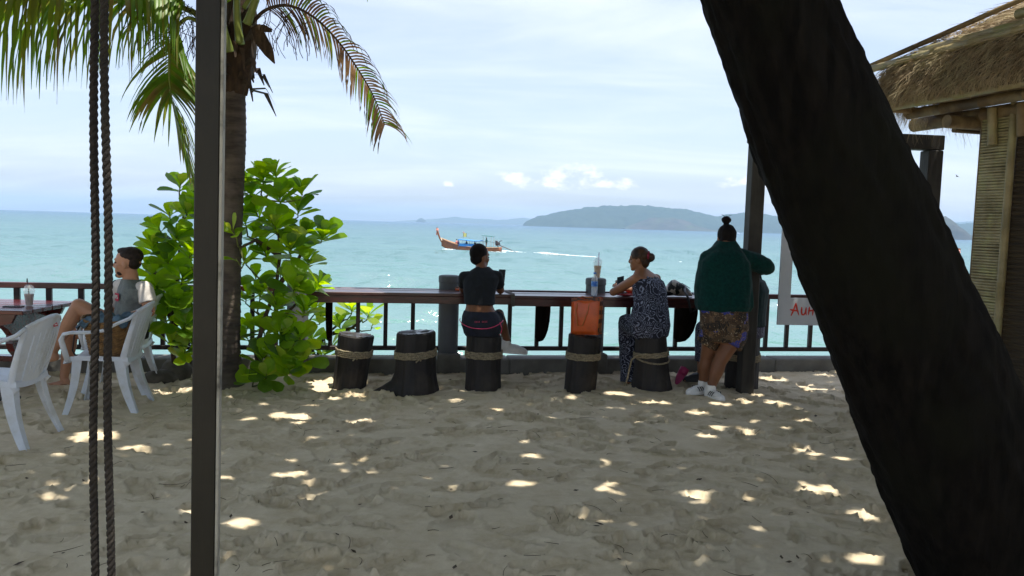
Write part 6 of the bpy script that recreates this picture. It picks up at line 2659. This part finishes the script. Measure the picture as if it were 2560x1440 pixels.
b.build('smartphone', PHONEG, None, smooth=40, label='phone held up in the left hand of the woman in the jumpsuit', cat='phone')

# ------------------------------------------------------------------ standing woman in the green sweater
pc = thing('person', 'standing woman in dark green sweater and patterned shorts with hair in a topknot', 'person', G(1765, 985))
f = Vector((.10, .99, 0)).normalized()
lat = f.cross(UP).normalized()
st = [(V(1808, 855, 7.44), .15, .13), (V(1810, 815, 7.44), .205, .165), (V(1809, 780, 7.43), .212, .165), (V(1808, 740, 7.42), .205, .15), (V(1808, 700, 7.41), .205, .15), (V(1808, 660, 7.41), .205, .14),
      (V(1811, 636, 7.42), .150, .10), (V(1814, 620, 7.43), .090, .075), (V(1815, 606, 7.45), .066, .066)]
b = MB()
loft(b, st, lat, f)
hc = V(1816, 594, 7.50)
hf = Vector((.06, .98, -.22))
pf, R_, s_ = head(b, hc, hf, UP, 1.0)
b.cap2(V(1815, 612, 7.44), hc + UP * -.05, .064, .060)
shL, shR = V(1769, 650, 7.42), V(1860, 646, 7.44)
elL, elR = V(1758, 712, 7.40), V(1918, 668, 7.52)
wrL, wrR = V(1778, 745, 7.58), V(1893, 672, 7.76)
for s0_, e0, w0 in ((shL, elL, wrL), (shR, elR, wrR)):
    limb(b, [s0_, e0, w0], [.06, .048, .032])
hand(b, wrL, Vector((.5, .7, -.2)), Vector((.3, 0, -.9)), Vector((0, .5, .8)), .6, 1)
hand(b, wrR, Vector((-.6, .7, -.1)), Vector((0, 0, -1)), Vector((-.6, -.5, .3)), .6, 1)
hL, hR = V(1782, 838, 7.46), V(1835, 838, 7.42)
knL, knR = V(1768, 893, 7.50), V(1800, 902, 7.36)
anL, anR = V(1757, 957, 7.52), V(1778, 968, 7.34)
for h0, k0, a0 in ((hL, knL, anL), (hR, knR, anR)):
    limb(b, [h0, k0], [.098, .066])
    limb(b, [k0, k0.lerp(a0, .38), k0.lerp(a0, .75), a0], [.064, .066, .048, .040])
fuse(b, 'body', SK_BROWN, pc, .0065, 3)
b = MB()
b.ell(pf(-.020, 0, .026), (.098 * s_, .089 * s_, .098 * s_), R_, 18, 12)
b.ell(pf(-.045, 0, -.035), (.062 * s_, .072 * s_, .055 * s_), R_, 14, 10)
bun = V(1816, 550, 7.50)
b.ell(bun, (.044, .044, .036), None, 14, 10)
for k in range(6):
    b.ell(bun + Vector((.024 * math.cos(k * 1.05), .024 * math.sin(k * 1.05), .010 * math.sin(k * 2.3))), (.024, .024, .022), None, 10, 6)
b.cap2(bun + UP * -.03, bun + UP * -.05, .018, .03)
fuse(b, 'hair', HAIRB, pc, .006, 1, wrinkle=.0035, wscale=42)
rp = random.Random(9)
b = MB()
for k in range(14):
    a = rp.uniform(0, 6.28)
    p0 = bun + Vector((.02 * math.cos(a), .02 * math.sin(a), .03))
    b.tube([p0, p0 + Vector((.014 * math.cos(a), 0, .012)), p0 + Vector((.03 * math.cos(a), 0, .012 + .01 * rp.random()))], .0007, 4)
b.build('loose_hair', HAIRB, pc, kind='stuff')
GREEN = M('green_knit', lin('#083a36'), lin('#052b28'), rough=.95, scale=40, bump=.3, bscale=70, sheen=.05, spec=.2)
b = MB()
hem = V(1809, 776, 7.42)
b.rings([oval(c, lat, f, rx, ry) for c, rx, ry in [(hem, .246, .18), (hem + UP * .03, .255, .19), (hem + UP * .05, .266, .20), (V(1809, 730, 7.42), .264, .195), (V(1808, 690, 7.41), .256, .185), (V(1809, 655, 7.41), .242, .165), (V(1811, 632, 7.42), .180, .13),
                                                (V(1814, 617, 7.44), .125, .10), (V(1815, 601, 7.46), .086, .085)]])
for s0_, e0, w0 in ((shL, elL, wrL), (shR, elR, wrR)):
    limb(b, [s0_, s0_.lerp(e0, .5), e0], [.088, .088, .080])
    b.cap2(s0_.lerp(st[6][0], .5), s0_, .085, .088)
    b.tube([e0, e0.lerp(w0, .5), w0], [.077, .068, .052], 16)
fuse(b, 'sweater', GREEN, pc, .007, 4, wrinkle=.015, wscale=8)
PATCH = patchwork('patterned_shorts')
b = MB()
b.rings([oval(c, lat, f, rx, ry) for c, rx, ry in [(V(1809, 852, 7.43), .195, .16), (V(1810, 815, 7.43), .226, .185), (V(1809, 768, 7.43), .220, .175)]])
for h0, k0, gx_ in ((hL, knL, -.022), (hR, knR, .028)):
    e_ = h0.lerp(k0, .55)
    e_.z = V(1800, 863, 7.45).z
    b.tube([h0 + UP * .06, h0, e_ + Vector((gx_, 0, 0))], [.11, .122, .116], 18)
fuse(b, 'shorts', PATCH, pc, .007, 3, wrinkle=.006, wscale=12)
shoe(pc, anL, Vector((-.82, -.45, 0)), SHOEW, SHOEW, 1.0, True)
shoe(pc, anR, Vector((.35, -.85, 0)), SHOEW, SHOEW, 1.0, True)
for a0, k0 in ((anL, knL), (anR, knR)):
    b = MB()
    b.tube([a0 + UP * -.02, a0 + UP * .022], [.046, .044], 14)
    b.build('sock', SHOEW, pc, smooth=50)

# ------------------------------------------------------------------ person seated behind her, half hidden by the post
pd = thing('person', 'person in dark green top seated behind the post, mostly hidden by the standing woman', 'person', G(1866, 972))
f = Vector((-.93, .36, 0)).normalized()
lat = f.cross(UP).normalized()
st = [(V(1868, 838, 7.95), .15, .14), (V(1868, 812, 7.95), .185, .15), (V(1874, 782, 7.95), .165, .13), (V(1880, 752, 7.96), .155, .12), (V(1884, 725, 7.97), .165, .12), (V(1880, 702, 7.98), .17, .1), (V(1874, 688, 7.99), .07, .07)]
b = MB()
loft(b, st, lat, f)
hc = V(1864, 664, 8.0)
pf, R_, s_ = head(b, hc, Vector((-.9, .4, -.1)), UP, .92)
b.cap2(V(1874, 690, 7.99), hc + UP * -.06, .055, .05)
shL, shR = V(1868, 712, 7.84), V(1892, 712, 8.12)
elL, elR = V(1850, 762, 7.86), V(1862, 756, 8.25)
wrL, wrR = V(1815, 752, 8.05), V(1815, 748, 8.2)
for s0_, e0, w0 in ((shL, elL, wrL), (shR, elR, wrR)):
    limb(b, [s0_, e0, w0], [.052, .04, .028])
hand(b, wrL, Vector((-.8, .3, 0)), Vector((0, 0, -1)), Vector((0, .8, .2)), .5)
hand(b, wrR, Vector((-.8, .3, 0)), Vector((0, 0, -1)), Vector((0, -.8, .2)), .5)
hL, hR = V(1852, 826, 7.86), V(1866, 826, 8.05)
knL, knR = V(1758, 822, 8.02), V(1772, 822, 8.22)
anL, anR = V(1752, 930, 8.0), V(1772, 925, 8.15)
for h0, k0, a0 in ((hL, knL, anL), (hR, knR, anR)):
    limb(b, [h0, k0], [.085, .06])
    limb(b, [k0, k0.lerp(a0, .35), a0], [.054, .054, .036])
    foot(b, a0, Vector((-.9, -.1, 0)))
fuse(b, 'body', SK_TAN, pd, .008, 3)
b = MB()
b.ell(pf(-.03, 0, .034), (.10 * s_, .088 * s_, .098 * s_), R_, 16, 10)
b.cap2(pf(-.09, 0, -.02), pf(-.15, -.02, -.20), .05, .02)
fuse(b, 'hair', HAIRB, pd, .008, 2)
b = MB()
b.rings([oval(c, lat, f, rx + .03, ry + .03) for c, rx, ry in st[1:6]] + [oval(st[6][0], lat, f, .075, .075)])
for s0_, e0, w0 in ((shL, elL, wrL), (shR, elR, wrR)):
    limb(b, [s0_, e0], [.07, .06])
    b.tube([e0, w0.lerp(e0, .15)], [.058, .045], 14)
fuse(b, 'top', M('dark_green_cotton', lin('#122c2c'), lin('#0d2020'), rough=.9, scale=30), pd, .008, 3, wrinkle=.006, wscale=11)
PAIS2 = paisley('navy_print', lin('#1b1c30'), lin('#77788c'), 22, .45)
b = MB()
b.rings([oval(c, lat, f, rx + .02, ry + .02) for c, rx, ry in [(V(1868, 842, 7.95), .14, .13)] + st[:2]])
for h0, k0, a0 in ((hL, knL, anL), (hR, knR, anR)):
    b.tube([h0, k0], [.108, .082], 16)
    b.cap2(k0, k0 + UP * -.02, .082, .082)
    b.tube([k0, k0.lerp(a0, .75)], [.080, .068], 16)
fuse(b, 'trousers', PAIS2, pd, .008, 3, wrinkle=.005, wscale=12)
shoe(pd, anL, Vector((-.95, -.15, 0)), SHOEB, SHOEB, .95)
shoe(pd, anR, Vector((-.95, .15, 0)), SHOEB, SHOEB, .95)

# ------------------------------------------------------------------ man in the chair
pm = thing('person', 'seated man with short brown hair, grey and white tee and a raised bare knee', 'person', Vector((-3.2, 6.9, 0)))
f = Vector((-.80, -.60, 0)).normalized()
lat = f.cross(UP).normalized()
st = [(V(326, 845, 6.93), .15, .13), (V(326, 822, 6.93), .175, .14), (V(329, 795, 6.93), .155, .12), (V(333, 768, 6.92), .158, .122), (V(336, 742, 6.91), .175, .128), (V(335, 720, 6.90), .180, .105), (V(331, 707, 6.90), .115, .08), (V(326, 697, 6.89), .062, .062)]
b = MB()
loft(b, st, lat, f)
hc = V(318, 656, 6.88)
hf = Vector((-1, -.05, .02))
pf, R_, s_ = head(b, hc, hf, UP, 1.06)
b.cap2(V(330, 705, 6.90), hc + UP * -.06 + Vector((.02, 0, 0)), .062, .058)
shL, shR = V(362, 722, 6.80), V(303, 716, 7.06)
elL, elR = V(374, 780, 6.76), V(278, 785, 7.16)
wrL, wrR = V(306, 796, 6.62), V(246, 806, 7.02)
for s0_, e0, w0 in ((shL, elL, wrL), (shR, elR, wrR)):
    limb(b, [s0_, s0_.lerp(e0, .5), e0], [.056, .053, .044])
    limb(b, [e0, e0.lerp(w0, .3), w0], [.044, .046, .030])
hand(b, wrL, Vector((-.9, -.1, -.1)), Vector((0, .3, -.9)), Vector((0, .9, .2)), .5, 1.0)
hand(b, wrR, Vector((-.6, -.7, -.1)), Vector((.5, 0, -.8)), Vector((.5, -.6, .3)), .6, 1.0)
hL, hR = V(318, 836, 6.86), V(316, 838, 7.02)
knL, knR = V(197, 764, 6.80), V(178, 828, 7.05)
anL, anR = V(132, 880, 6.82), V(160, 945, 7.05)
for h0, k0, a0 in ((hL, knL, anL), (hR, knR, anR)):
    limb(b, [h0, h0.lerp(k0, .5), k0], [.088, .080, .062])
    limb(b, [k0, k0.lerp(a0, .33), k0.lerp(a0, .7), a0], [.060, .062, .044, .036])
    foot(b, a0, Vector((-.95, -.1, 0)))
fuse(b, 'body', SK_PALE, pm, .0065, 3)
eyes(pm, pf, s_, R_)
b = MB()
b.ell(pf(-.030, 0, .056), (.098 * s_, .081 * s_, .074 * s_), R_, 18, 12)
b.ell(pf(-.052, 0, .002), (.056 * s_, .075 * s_, .062 * s_), R_, 14, 10)
b.ell(pf(.018, 0, .092), (.062 * s_, .060 * s_, .030 * s_), R_, 14, 10)
fuse(b, 'hair', HAIRD, pm, .0065, 2, wrinkle=.003, wscale=45)
b = MB()
b.ell(pf(.072, 0, -.108), (.022 * s_, .027 * s_, .020 * s_), R_, 10, 8)
b.ell(pf(.040, .042, -.085), (.026 * s_, .012 * s_, .022 * s_), R_, 10, 8)
fuse(b, 'beard', HAIRD, pm, .006, 1)
GREY = M('grey_cotton', lin('#757b77'), lin('#626865'), rough=.9, scale=30, bump=.15, bscale=40)
WHITEC = M('white_cotton', lin('#d4cec6'), lin('#c4beb6'), rough=.9, scale=30, bump=.15, bscale=40)
b = MB()
b.rings([oval(c, lat, f, rx + g_, ry + g_) for (c, rx, ry), g_ in zip(st[1:], (.014, .022, .020, .016, .014, .012, .008))])
fuse(b, 'shirt', GREY, pm, .0065, 3, wrinkle=.009, wscale=10)
for s0_, e0 in ((shL, elL), (shR, elR)):
    b = MB()
    c_ = s0_.lerp(st[5][0], .30)
    b.cap2(c_ + UP * .005, s0_, .060, .068)
    b.tube([s0_, s0_.lerp(e0, .3), s0_.lerp(e0, .60)], [.068, .070, .072], 18)
    fuse(b, 'sleeve', WHITEC, pm, .0065, 3, wrinkle=.006, wscale=12)
# red chest print with white letters
REDT = M('red_print', lin('#b3213f'), lin('#9c1a35'), rough=.7, scale=30)
pr = thing('chest_print', None, None, (0, 0, 0))
pr.parent = pm
cc = st[4][0].lerp(st[5][0], .05)


def chest(u, v_, off=.0):
    a_x = u
    rx, ry = .191, .146
    e_ = 2.4
    yy = ry * (1 - min(.98, abs(a_x / rx) ** e_)) ** (1 / e_)
    p_ = cc + lat * a_x + f * (yy + .004 + off) + UP * v_
    return p_


out = [(-.062, .036), (.062, .036), (.062, -.012), (.050, -.030), (.028, -.034), (.014, -.026), (0, -.040), (-.014, -.026), (-.028, -.034), (-.050, -.030), (-.062, -.012)]
ux = -0.028
b = MB()
rows = []
for i in range(13):
    u = -.062 + .124 * i / 12
    lo = np.interp(abs(u), [0, .014, .028, .050, .062], [-.040, -.026, -.034, -.030, -.012])
    rows.append([chest(u + ux, lo + (.036 - lo) * j / 5) for j in range(6)])
b.grid(rows)
b.build('emblem', REDT, pr, smooth=180)
STK = {'L': [[(0, 1), (0, 0)], [(0, 0), (.55, 0)]], 'E': [[(0, 1), (0, 0)], [(0, 1), (.55, 1)], [(0, .5), (.45, .5)], [(0, 0), (.55, 0)]], 'V': [[(0, 1), (.3, 0)], [(.3, 0), (.6, 1)]],
       'I': [[(.15, 1), (.15, 0)]], "'": [[(.1, 1.05), (.05, .75)]], 'S': [[(.55, .92), (.1, 1)], [(.1, 1), (.05, .6)], [(.05, .6), (.5, .42)], [(.5, .42), (.5, .05)], [(.5, .05), (0, .05)]]}
xo = -.052
for ch, adv in (('L', .021), ('E', .022), ('V', .022), ('I', .011), ("'", .008), ('S', .02)):
    b = MB()
    for (x0_, y0_), (x1_, y1_) in STK[ch]:
        # lettering reads left to right for someone facing the chest
        p0 = chest(ux - (xo + x0_ * .027) * 1, -.010 + y0_ * .028, .003)
        p1 = chest(ux - (xo + x1_ * .027) * 1, -.010 + y1_ * .028, .003)
        b.tube([p0, p1], .0028, 5)
    b.build('letter', WHITEC, pr)
    xo += adv
BLK = M('black_shorts', lin('#15161a'), lin('#0d0e11'), rough=.85, scale=20)
b = MB()
b.rings([oval(c, lat, f, rx + .012, ry + .012) for c, rx, ry in st[:3]])
for h0, k0, e_ in ((hL, knL, .42), (hR, knR, .72)):
    b.tube([h0, h0.lerp(k0, e_ * .5), h0.lerp(k0, e_)], [.100, .100, .098], 16)
fuse(b, 'shorts', BLK, pm, .007, 3, wrinkle=.005, wscale=12)
# dark bag hung on the railing beyond his chin
q = WP(WX(292, 705, .03)[0], .04, .80)
b = MB()
b.ell(q, (.075, .045, .11), WROT, 16, 10)
b.build('bag', M('charcoal_cloth', lin('#35373a'), lin('#222326'), rough=.9, scale=12, bump=.3), None, smooth=180, label='dark grey bag hanging on the railing beyond the seated man', cat='bag')
# ================================================================== BOATS AND WAKE
HULL = M('boat_hull', lin('#9a5a2e'), lin('#7d4524'), rough=.5, scale=2, stretch=(.4, 3, 6), c3=lin('#7a452a'), s3=1.2)
HULLTOP = M('boat_gunwale', lin('#c9a27a'), lin('#b58a62'), rough=.6, scale=3)
DECK = M('boat_deck', lin('#c98a6a'), lin('#a9694c'), rough=.7, scale=2)
BLUE = M('blue_tarp', lin('#2f8fd8'), lin('#2277c0'), rough=.6, scale=1.5)
BLUER = M('blue_roof', lin('#4a8fd0'), lin('#3b78b8'), rough=.6, scale=1.5)
STEEL = M('engine_steel', lin('#5b5250'), lin('#3a3030'), rough=.5, scale=6, metal=.4)
TEAL = M('teal_cloth', lin('#2f6f66'), lin('#25574f'), rough=.8)
RIB = M('ribbon', lin('#e8b8a8'), lin('#d86a5a'), rough=.8, scale=6)
YEL = M('yellow_flag', lin('#e8dc8a'), lin('#d8c25a'), rough=.8, scale=3)


def hull_station(x, Lb=11.0):
    """half-breadth, keel z, gunwale z at x from stern -5.2 to bow"""
    t = (x + 5.2) / 10.6
    half = .86 * max(.02, (1 - max(0, (t - .45) / .55) ** 2.2)) * (.72 + .28 * min(1, t / .25))
    keel = -.30 + 0.9 * max(0, (t - .62) / .38) ** 2.4
    gun = .62 + .02 * math.sin(t * 3) + 1.25 * max(0, (t - .38) / .62) ** 2.0 + .12 * max(0, (.15 - t) / .15)
    return half, keel, gun


def longtail(label, loc, rz, with_gear=True):
    bt = thing('longtail_boat', label, 'boat', loc, 'longtail boats on the sea' if False else None, rz)

    def bl(mb, nm, mt, parent=bt, smooth=50, **kw):
        return link(nm, mb.mesh(nm, mt, smooth, recalc=True), parent, **kw)
    b = MB()
    rings = []
    xs_ = np.linspace(-5.2, 5.4, 26)
    for x in xs_:
        hf_, k_, g_ = hull_station(x)
        ring = []
        for a in np.linspace(-1, 1, 13):
            s_ = abs(a)
            y_ = math.copysign(hf_ * (1 - (1 - s_) ** 2.0) ** .8, a)
            z_ = k_ + (g_ - k_) * s_ ** 1.7
            ring.append(Vector((x, y_, z_)))
        rings.append(ring)
    b.grid(rings)
    b.add([*rings[0]], [tuple(range(13))])
    hl = bl(b, 'hull', HULL)
    md = hl.modifiers.new('t', 'SOLIDIFY')
    md.thickness = .06
    for sg in (0, -1):
        b = MB()
        b.tube([r_[sg] + Vector((0, 0, .02)) for r_ in rings], (.055), 6)
        bl(b, 'gunwale', HULLTOP)
    b = MB()
    b.grid([[Vector((x, -hull_station(x)[0] * .88, hull_station(x)[2] - .16)), Vector((x, 0, hull_station(x)[2] - .12)), Vector((x, hull_station(x)[0] * .88, hull_station(x)[2] - .16))] for x in xs_])
    bl(b, 'deck', DECK)
    # tall curved prow
    b = MB()
    pts = [Vector((4.6, 0, .35)), Vector((5.3, 0, 1.15)), Vector((5.75, 0, 1.9)), Vector((6.05, 0, 2.6)), Vector((6.25, 0, 3.2)), Vector((6.33, 0, 3.62))]
    b.tube(pts, [(.10, .09), (.13, .10), (.15, .10), (.16, .10), (.19, .11), (.16, .10)], 8, up=(1, 0, 0))
    bl(b, 'prow', HULL)
    b = MB()
    for z_, r_ in ((3.1, .24), (3.25, .26), (3.4, .22)):
        b.lathe([(r_ * .8, z_ - .08), (r_, z_), (r_ * .8, z_ + .08)], (6.24, 0, 0), 10)
    bl(b, 'ribbon', RIB, kind='stuff')
    for k in range(3):
        b = MB()
        b.tube([Vector((6.22, .1 * (k - 1), 3.1)), Vector((6.36, .12 * (k - 1), 2.7)), Vector((6.3, .14 * (k - 1), 2.35))], [(.05, .02)] * 3, 5)
        bl(b, 'ribbon_tail', RIB)
    b = MB()
    b.tube([Vector((5.15, -.2, 1.55)), Vector((5.35, -.1, 1.9)), Vector((5.5, .1, 1.9)), Vector((5.2, .25, 1.5))], .07, 6)
    bl(b, 'bow_rope', M('bow_rope', lin('#e0d4bc'), rough=.9))
    if not with_gear:
        return bt
    # canopy amidships
    b = MB()
    rows = []
    for x in np.linspace(-1.9, 2.0, 9):
        rows.append([Vector((x, y_, 1.68 + .14 * math.cos(y_ / .95 * 1.3) + .05 * math.sin(x * 1.7) + .10 * max(0, x / 2) ** 2)) for y_ in np.linspace(-.95, .95, 9)])
    b.grid(rows)
    o = bl(b, 'canopy', BLUER)
    o.modifiers.new('t', 'SOLIDIFY').thickness = .10
    for x in (-1.8, -.55, .7, 1.9):
        for y_ in (-.84, .84):
            b = MB()
            b.tube([Vector((x, y_, .5)), Vector((x, y_ * 1.05, 1.72))], .028, 6)
            bl(b, 'canopy_post', BLUE)
    for y_ in (-.86, .86):
        b = MB()
        b.prism([Vector((-1.9, y_, .62)), Vector((1.75, y_, .74)), Vector((1.75, y_, 1.18)), Vector((-1.9, y_, 1.10))], (0, .03, 0))
        bl(b, 'side_cloth', BLUE)
    # steersman's awning
    b = MB()
    b.box((-3.05, 0, 2.52), (1.7, 1.5, .05), Matrix.Rotation(rad(-4), 3, 'Y'), .01)
    bl(b, 'awning', TEAL)
    for x in (-3.8, -2.4):
        for y_ in (-.6, .6):
            b = MB()
            b.tube([Vector((x, y_, .5)), Vector((x, y_, 2.5))], .025, 6)
            bl(b, 'awning_post', HULLTOP)
    # engine on its pivot, with the long propeller shaft
    b = MB()
    b.box((-4.75, 0, 1.30), (.75, .42, .42), Matrix.Rotation(rad(20), 3, 'Y'), .06)
    b.box((-4.55, 0, 1.60), (.42, .36, .30), Matrix.Rotation(rad(20), 3, 'Y'), .05)
    b.tube([Vector((-4.9, .15, 1.5)), Vector((-5.25, .15, 1.8)), Vector((-5.55, .15, 1.85))], .06, 8)
    b.tube([Vector((-4.8, 0, .75)), Vector((-4.8, 0, 1.2))], .09, 8)
    eg = bl(b, 'engine', STEEL, kind='stuff')
    b = MB()
    b.lathe([(.20, -.05), (.26, 0), (.20, .05)], (-4.45, 0, 1.78), 12)
    bl(b, 'flywheel', STEEL, eg)
    b = MB()
    b.tube([Vector((-4.4, 0, 1.42)), Vector((-3.6, -.1, 1.55)), Vector((-2.95, -.1, 1.62))], .03, 6)
    bl(b, 'tiller', STEEL)
    b = MB()
    b.tube([Vector((-5.0, 0, 1.12)), Vector((-7.2, 0, .38)), Vector((-7.25, 0, .36)), Vector((-9.2, 0, -.30))], [.075, .065, .035, .03], 8)
    bl(b, 'propeller_shaft', STEEL)
    b = MB()
    for k in range(3):
        a = k * 2.09
        b.prism([Vector((-9.2, 0, -.30)), Vector((-9.22, .14 * math.cos(a), -.30 + .14 * math.sin(a))), Vector((-9.18, .14 * math.cos(a + .5), -.30 + .14 * math.sin(a + .5)))], (.02, 0, 0))
    bl(b, 'propeller', STEEL)
    # flag
    b = MB()
    b.tube([Vector((1.45, 0, 1.75)), Vector((1.45, 0, 2.95))], .02, 6)
    fl = bl(b, 'flag_pole', HULLTOP)
    b = MB()
    b.grid([[Vector((1.45 - .62 * i / 5, .07 * math.sin(i * 1.3), 2.25 + .62 * j / 3)) for j in range(4)] for i in range(6)])
    bl(b, 'flag', YEL, fl)
    b = MB()
    b.box((1.40, 0, 2.98), (.3, .10, .14), None, .02)
    bl(b, 'flag_top', RIB, fl)
    return bt


bg_ = G(1184, 628, SEA_Z)
bdir = Vector((-.93, .36, 0)).normalized()
BR = math.atan2(bdir.y, bdir.x)
BM = Matrix.Rotation(BR, 3, 'Z')
BLOC = Vector((bg_.x - .45, bg_.y, SEA_Z + .05))
longtail('brown longtail boat with blue canopy heading left across the sea', BLOC, BR)
g2 = P(2392, 612, 70)
o = longtail('longtail boat behind the leaning trunk with only its prow showing', Vector((g2.x - 6.2 * .97, g2.y + 1.2, SEA_Z + .05)), rad(-11), False)
o.scale = (1, 1, 1)


def boat_pt(x, y, z):
    return BLOC + BM @ Vector((x, y, z))


def small_person(label, x, y, z, shirt, skin, stand, face, group=None):
    o_ = boat_pt(x, y, z)
    t = thing('person', label, 'person', o_, group)
    b = MB()
    F = BM @ Vector((math.cos(face), math.sin(face), 0))
    S_ = UP.cross(F)
    hip = o_ + UP * (.85 if stand else .12)
    ch = hip + UP * .42
    hd = hip + UP * .72 + F * .02
    b.cap2(hip, hip + UP * .1, .15, .14)
    b.cap2(hip + UP * .08, ch, .13, .16)
    b.cap2(ch, hd, .06, .055)
    b.ell(hd + UP * .02, (.09, .085, .12), None, 12, 8)
    for sg in (-1, 1):
        sh = ch + S_ * sg * .17
        el = sh + UP * -.24 + F * (.12 if stand else .10) + S_ * sg * .04
        wr = el + F * .22 + UP * (-.02 if stand else -.10)
        limb(b, [sh, el, wr], [.055, .045, .032])
        b.cap2(wr, wr + F * .09, .03, .02)
        h_ = hip + S_ * sg * .09
        kn = h_ + (UP * -.42 + F * .04 if stand else F * .40 + UP * .02)
        an = kn + (UP * -.40 if stand else UP * -.10 + F * .30)
        limb(b, [h_, kn, an], [.085, .06, .04])
        b.cap2(an, an + F * .16, .04, .03)
    fuse(b, 'body', skin, t, .018, 2)
    b = MB()
    b.cap2(hip + UP * .06, ch + UP * .02, .155, .18)
    for sg in (-1, 1):
        sh = ch + S_ * sg * .17
        b.cap2(sh, sh + UP * -.14 + F * .05 + S_ * sg * .02, .075, .065)
    fuse(b, 'shirt', shirt, t, .018, 2)
    b = MB()
    b.ell(hd + UP * .05 - F * .02, (.098, .095, .10), None, 12, 8)
    fuse(b, 'hair', HAIRB, t, .016, 1)
    return t


small_person('boatman in teal shirt standing at the tiller of the longtail boat', -2.75, .0, .55, TEAL, SK_BROWN, True, 0.1)
PINKC = M('pink_shirt', lin('#d49a94'), lin('#c08078'), rough=.8)
WINE = M('wine_shirt', lin('#8a3a3c'), lin('#702c30'), rough=.8)
NAVC = M('navy_shirt', lin('#25304a'), lin('#1a2236'), rough=.8)
small_person('passenger in pale pink on the foredeck of the longtail boat', 2.75, -.25, .85, PINKC, SK_PALE, False, 0.0)
small_person('passenger in wine red sitting by the blue canopy of the longtail boat', 2.25, .15, .80, WINE, SK_PALE, False, 0.0)
small_person('dark clothed passenger under the front of the blue canopy', .9, -.2, .72, NAVC, SK_TAN, False, 0.0, 'passengers under the canopy')
small_person('dark clothed passenger under the back of the blue canopy', -.6, -.2, .70, NAVC, SK_TAN, False, 0.0, 'passengers under the canopy')

# foam: bow wave along the hull and the long trail behind the propeller
FOAM = M('foam', (.82, .86, .86), (.62, .74, .74), rough=.8, scale=1.2, lo=.4, hi=.6)
b = MB()
fr_ = random.Random(12)


def foam_patch(c, rx, ry, h, a):
    n = 9
    ring0 = [c + Matrix.Rotation(a, 3, 'Z') @ Vector((rx * math.cos(6.283 * k / n) * fr_.uniform(.7, 1.2), ry * math.sin(6.283 * k / n) * fr_.uniform(.7, 1.2), 0)) for k in range(n)]
    ring1 = [c + (p - c) * .55 + UP * h * fr_.uniform(.6, 1.3) for p in ring0]
    b.rings([ring0, ring1])


for k in range(130):
    x = fr_.uniform(-5.6, 5.0)
    hf_, _, _ = hull_station(max(-5.2, min(5.3, x)))
    near = fr_.random() < .5
    for sg in (-1, 1):
        c = boat_pt(x, sg * (hf_ * .85 + fr_.uniform(0, .25) + .25 * max(0, (3.5 - x) / 9)), 0)
        c.z = SEA_Z + .02
        foam_patch(c, fr_.uniform(.15, .45), fr_.uniform(.06, .14), fr_.uniform(.04, .12) * (1.9 if x > 2.5 else 1), BR)
wk = [(1255, 627), (1290, 630), (1330, 634), (1365, 636), (1410, 638), (1460, 641), (1520, 645), (1580, 648), (1650, 652), (1720, 656)]
WPT = [G(px, py, SEA_Z) for px, py in wk]
for k in range(620):
    f_ = fr_.random() ** 1.05
    pos = f_ * (len(WPT) - 1)
    i = min(int(pos), len(WPT) - 2)
    c = WPT[i].lerp(WPT[i + 1], pos - i)
    tdir = (WPT[i + 1] - WPT[i])
    big = math.exp(-((pos - 3) / .7) ** 2) * .25
    c = c + Vector((fr_.gauss(0, .15), fr_.gauss(0, .10 + .28 * (1 - f_)), 0))
    c.z = SEA_Z + .03
    s_ = (1 - .72 * f_) * fr_.uniform(.5, 1.2)
    foam_patch(c, .42 * s_ + .10, .085 * s_ + .02, (.06 + big) * s_, math.atan2(tdir.y, tdir.x))
o = b.build('wake_foam', FOAM, None, smooth=60, kind='stuff')
o['label'] = 'white foam and long wake of the longtail boat'

# far specks: a tiny boat on the horizon, a white boat before the island
for px, py, D_, ln, mt, lab in ((855, 549, 2600, 6.0, BLACKP, 'tiny dark boat far out on the horizon'), (1846, 577, 1900, 8.0, FOAM, 'tiny white boat in front of the long island')):
    c = P(px, py, D_)
    c.z = SEA_Z
    t = thing('small_boat', lab, 'boat', c, 'distant boats')
    b = MB()
    pr = [(-.5, .12), (-.46, 0), (.38, 0), (.52, .17), (.3, .13)]
    b.prism([c + Vector((x_ * ln, -.1 * ln, z_ * ln)) for x_, z_ in pr], (0, .2 * ln, 0))
    b.build('hull', mt, t, recalc=True)
    b = MB()
    b.box(c + Vector((-.1 * ln, 0, .2 * ln)), (.35 * ln, .16 * ln, .14 * ln), None, .02)
    b.build('cabin', mt, t)
